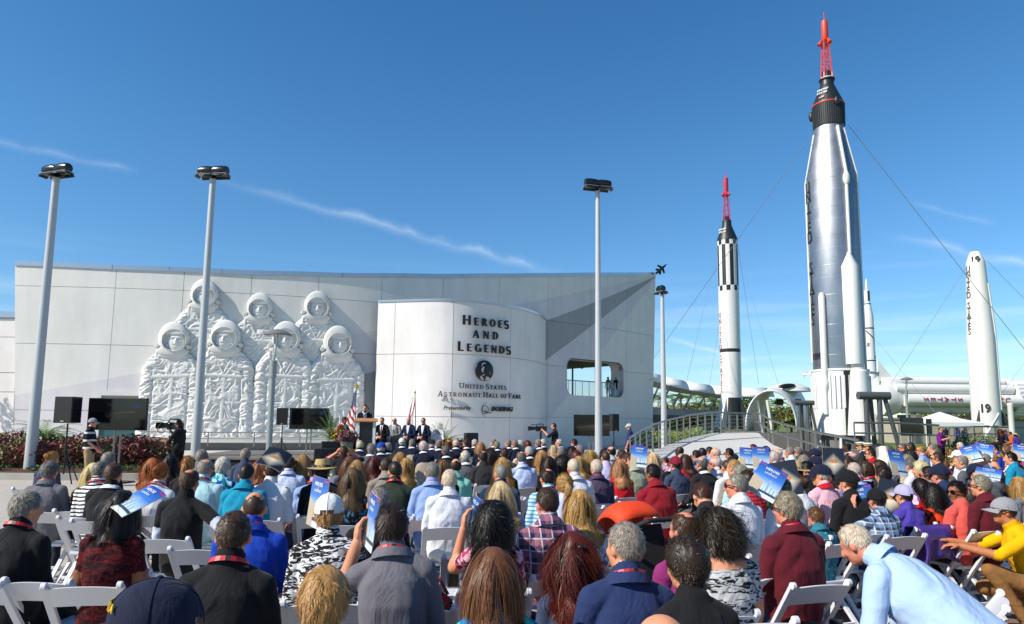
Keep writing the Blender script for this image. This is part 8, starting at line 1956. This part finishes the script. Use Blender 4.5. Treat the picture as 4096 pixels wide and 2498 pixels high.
mb = MB(); mb.prism([(-.22, -.2), (.22, -.2), (.2, .25), (-.2, .25)], .10, Matrix.Translation((0, .02, .45))); mb.box((0, -.16, .72), (.42, .06, .46), Matrix.Rotation(R(-18), 3, 'X')); mb.obj('seat', plain('pram_black', '#161618', .9), st)
mb = MB(); mb.tube([(.24, -.05, .70), (.26, -.36, .98), (.22, -.47, 1.04), (-.22, -.47, 1.04), (-.26, -.36, .98), (-.24, -.05, .70)], .020, 10); mb.obj('handle', plain('pram_foam', '#1d1d1f', .85), st, SM)
mb = MB(); [mb.tube([(s * .24, -.05, .72), (s * .25, .1, .45), (s * .26, .42, .16)], .014, 8) for s in (-1, 1)]; [mb.tube([(s * .24, .1, .5), (s * .28, -.38, .16)], .014, 8) for s in (-1, 1)]; mb.obj('frame', plain('pram_frame', '#8f9092', .35, .6), st, SM)
for x, y in ((-.28, .42), (.28, .42), (-.30, -.38), (.30, -.38)):
    mb = MB(); mb.lathe([(.06, -.02), (.10, -.022), (.115, -.01), (.115, .01), (.10, .022), (.06, .02)], 18, (x, y, .115), (1, 0, 0)); w = mb.obj('wheel', plain('pram_tyre', '#1b1b1c', .8), st, SM)
    mb = MB(); mb.cyl((x - .012, y, .115), (x + .012, y, .115), .055, None, 12); mb.obj('hub', plain('pram_hub', '#9a9a9c', .4), w)
# jackets over chair backs, bags
def draped(loc, yaw, label, mat, w=.44, seed=0, drop=.42):
    mb = MB(); rows = []
    for j in range(9):
        v = j / 8; rows.append([Vector((x * (1 + .12 * v) + .02 * math.sin(v * 6 + x * 9), -.345 - .06 * math.sin(min(1, v * 3) * 1.5) - .02 * math.sin(x * 30 + seed + v * 3) * v, .84 - drop * v * (1 + .12 * math.sin(x * 12 + seed)))) for x in np.linspace(-w / 2, w / 2, 15)])
    mb.grid(rows); mb.grid([[Vector((p.x, p.y + .14 + .05 * i, p.z - .02 - .18 * i)) for p in rows[0]] for i in range(3)]); mb.grid([[p for p in rows[0]], [Vector((p.x, p.y + .14, p.z - .02)) for p in rows[0]]])
    o = mb.obj('draped_jacket', mat, None, 1.4); o.location = (loc[0], loc[1], 0); o.rotation_euler = (0, 0, yaw); md = o.modifiers.new('t', 'SOLIDIFY'); md.thickness = .014; tag(o, label, 'jacket', 'jackets over chair backs')
for k, lb, m in (((1568, 2008), 'black jacket over the chair back behind the grey polo', solid_cloth('#101114')), ((3616, 1934), 'shiny purple padded jacket over the chair of the lavender cap', plain('purple_nylon', '#42307c', .3, 0, .15, 7, 1.0, 9)), ((1024, 1959), 'black coat over a chair behind the royal blue polo', solid_cloth('#0d0d10'))):
    p = PD[k]; draped(p['loc'], p['yaw'], lb, m, .40, len(lb), .34)
# free chairs of the front row and aisle
def fchair(px, py, yaw, label): p = atZ(px, py, .80); M = Matrix.Rotation(yaw, 3, 'Z') @ Vector((0, -.315, 0)); folding_chair((p.x - M.x, p.y - M.y, 0), yaw, label)
fchair(4010, 2405, R(58), 'empty white folding chair alone at the bottom right corner'); fchair(1660, 2440, R(6), 'empty white folding chair between ash brown hair and grey polo, with a floral bag'); fchair(790, 2200, R(0), 'empty white folding chair right of the black vest'); fchair(1890, 2230, R(8), 'empty white folding chair left of the auburn hair'); fchair(150, 2330, R(-4), 'empty white folding chair at the bottom left corner'); fchair(470, 2290, R(-2), 'empty white folding chair behind the red patterned dress'); fchair(2860, 2400, R(30), 'empty white folding chair in front of the leafy print top'); fchair(3090, 2310, R(34), 'empty white folding chair behind the maroon shirt'); fchair(2560, 2150, R(20), 'empty white folding chair tilted beside the push chair'); fchair(1330, 2190, R(2), 'empty white folding chair behind the white cap')
bp = atZ(1720, 2440, .52); mb = MB(); mb.ell((0, 0, 0), (.17, .10, .13), None, 18, 12); o = mb.obj('floral_bag', cloth_pat('print', '#121214', '#a8202c', '#2f7a3c', .9), None, 1.2); o.location = bp; tag(o, 'round black bag with red and green flowers on the empty chair', 'bag')
mb = MB(); mb.tube([(-.12, 0, .10), (-.06, .02, .2), (.06, .02, .2), (.12, 0, .10)], .012, 6); mb.obj('strap', plain('bag_strap', '#7a1c22', .6), o, SM)
# lettering on the nearest cap, hair clip, watch
cap = [c for c in PD[(640, 2307)]['o'].children if c.name.startswith('cap')][0]
for i, ch in enumerate('AIR FORCE'):
    if ch == ' ': continue
    me = text_mesh(ch, .030, .003, .001, 0, 'letter'); me.materials.append(plain('yellow_thread', '#c9a21c', .6)); a = R(-34 + 8.5 * i); n = Vector((math.sin(a), math.cos(a), .25)).normalized(); t_ = Vector((-math.cos(a), math.sin(a), 0)) * -1
    up_ = t_.cross(n) * -1; M = Matrix((t_ * -1, n.cross(t_ * -1), n)).transposed().to_4x4(); M.translation = Vector((.101 * math.sin(a), -.010 + .121 * math.cos(a), .068)); q = link('letter', me, cap); q.matrix_local = M
pr = PD[(2294, 2127)]; mb = MB(); mb.ell((0, -.125, .075), (.022, .012, .012)); h = mb.obj('hair_clip', M_blk, pr['o'], SM); h.matrix_local = pr['b']['HM']
gp = PD[(1568, 2008)]; mb = MB(); w = Vector((-.243, .17, 1.085)); mb.lathe([(.036, -.012), (.037, .012)], 16, w, (.05, .05, 1)); mb.lathe([(.001, 0), (.02, 0), (.02, .008), (.001, .009)], 14, w + Vector((-.02, -.03, 0)), (-.5, -.8, 0)); mb.obj('wrist_watch', plain('watch_steel', '#a9abad', .25, .9), gp['o'], SM)
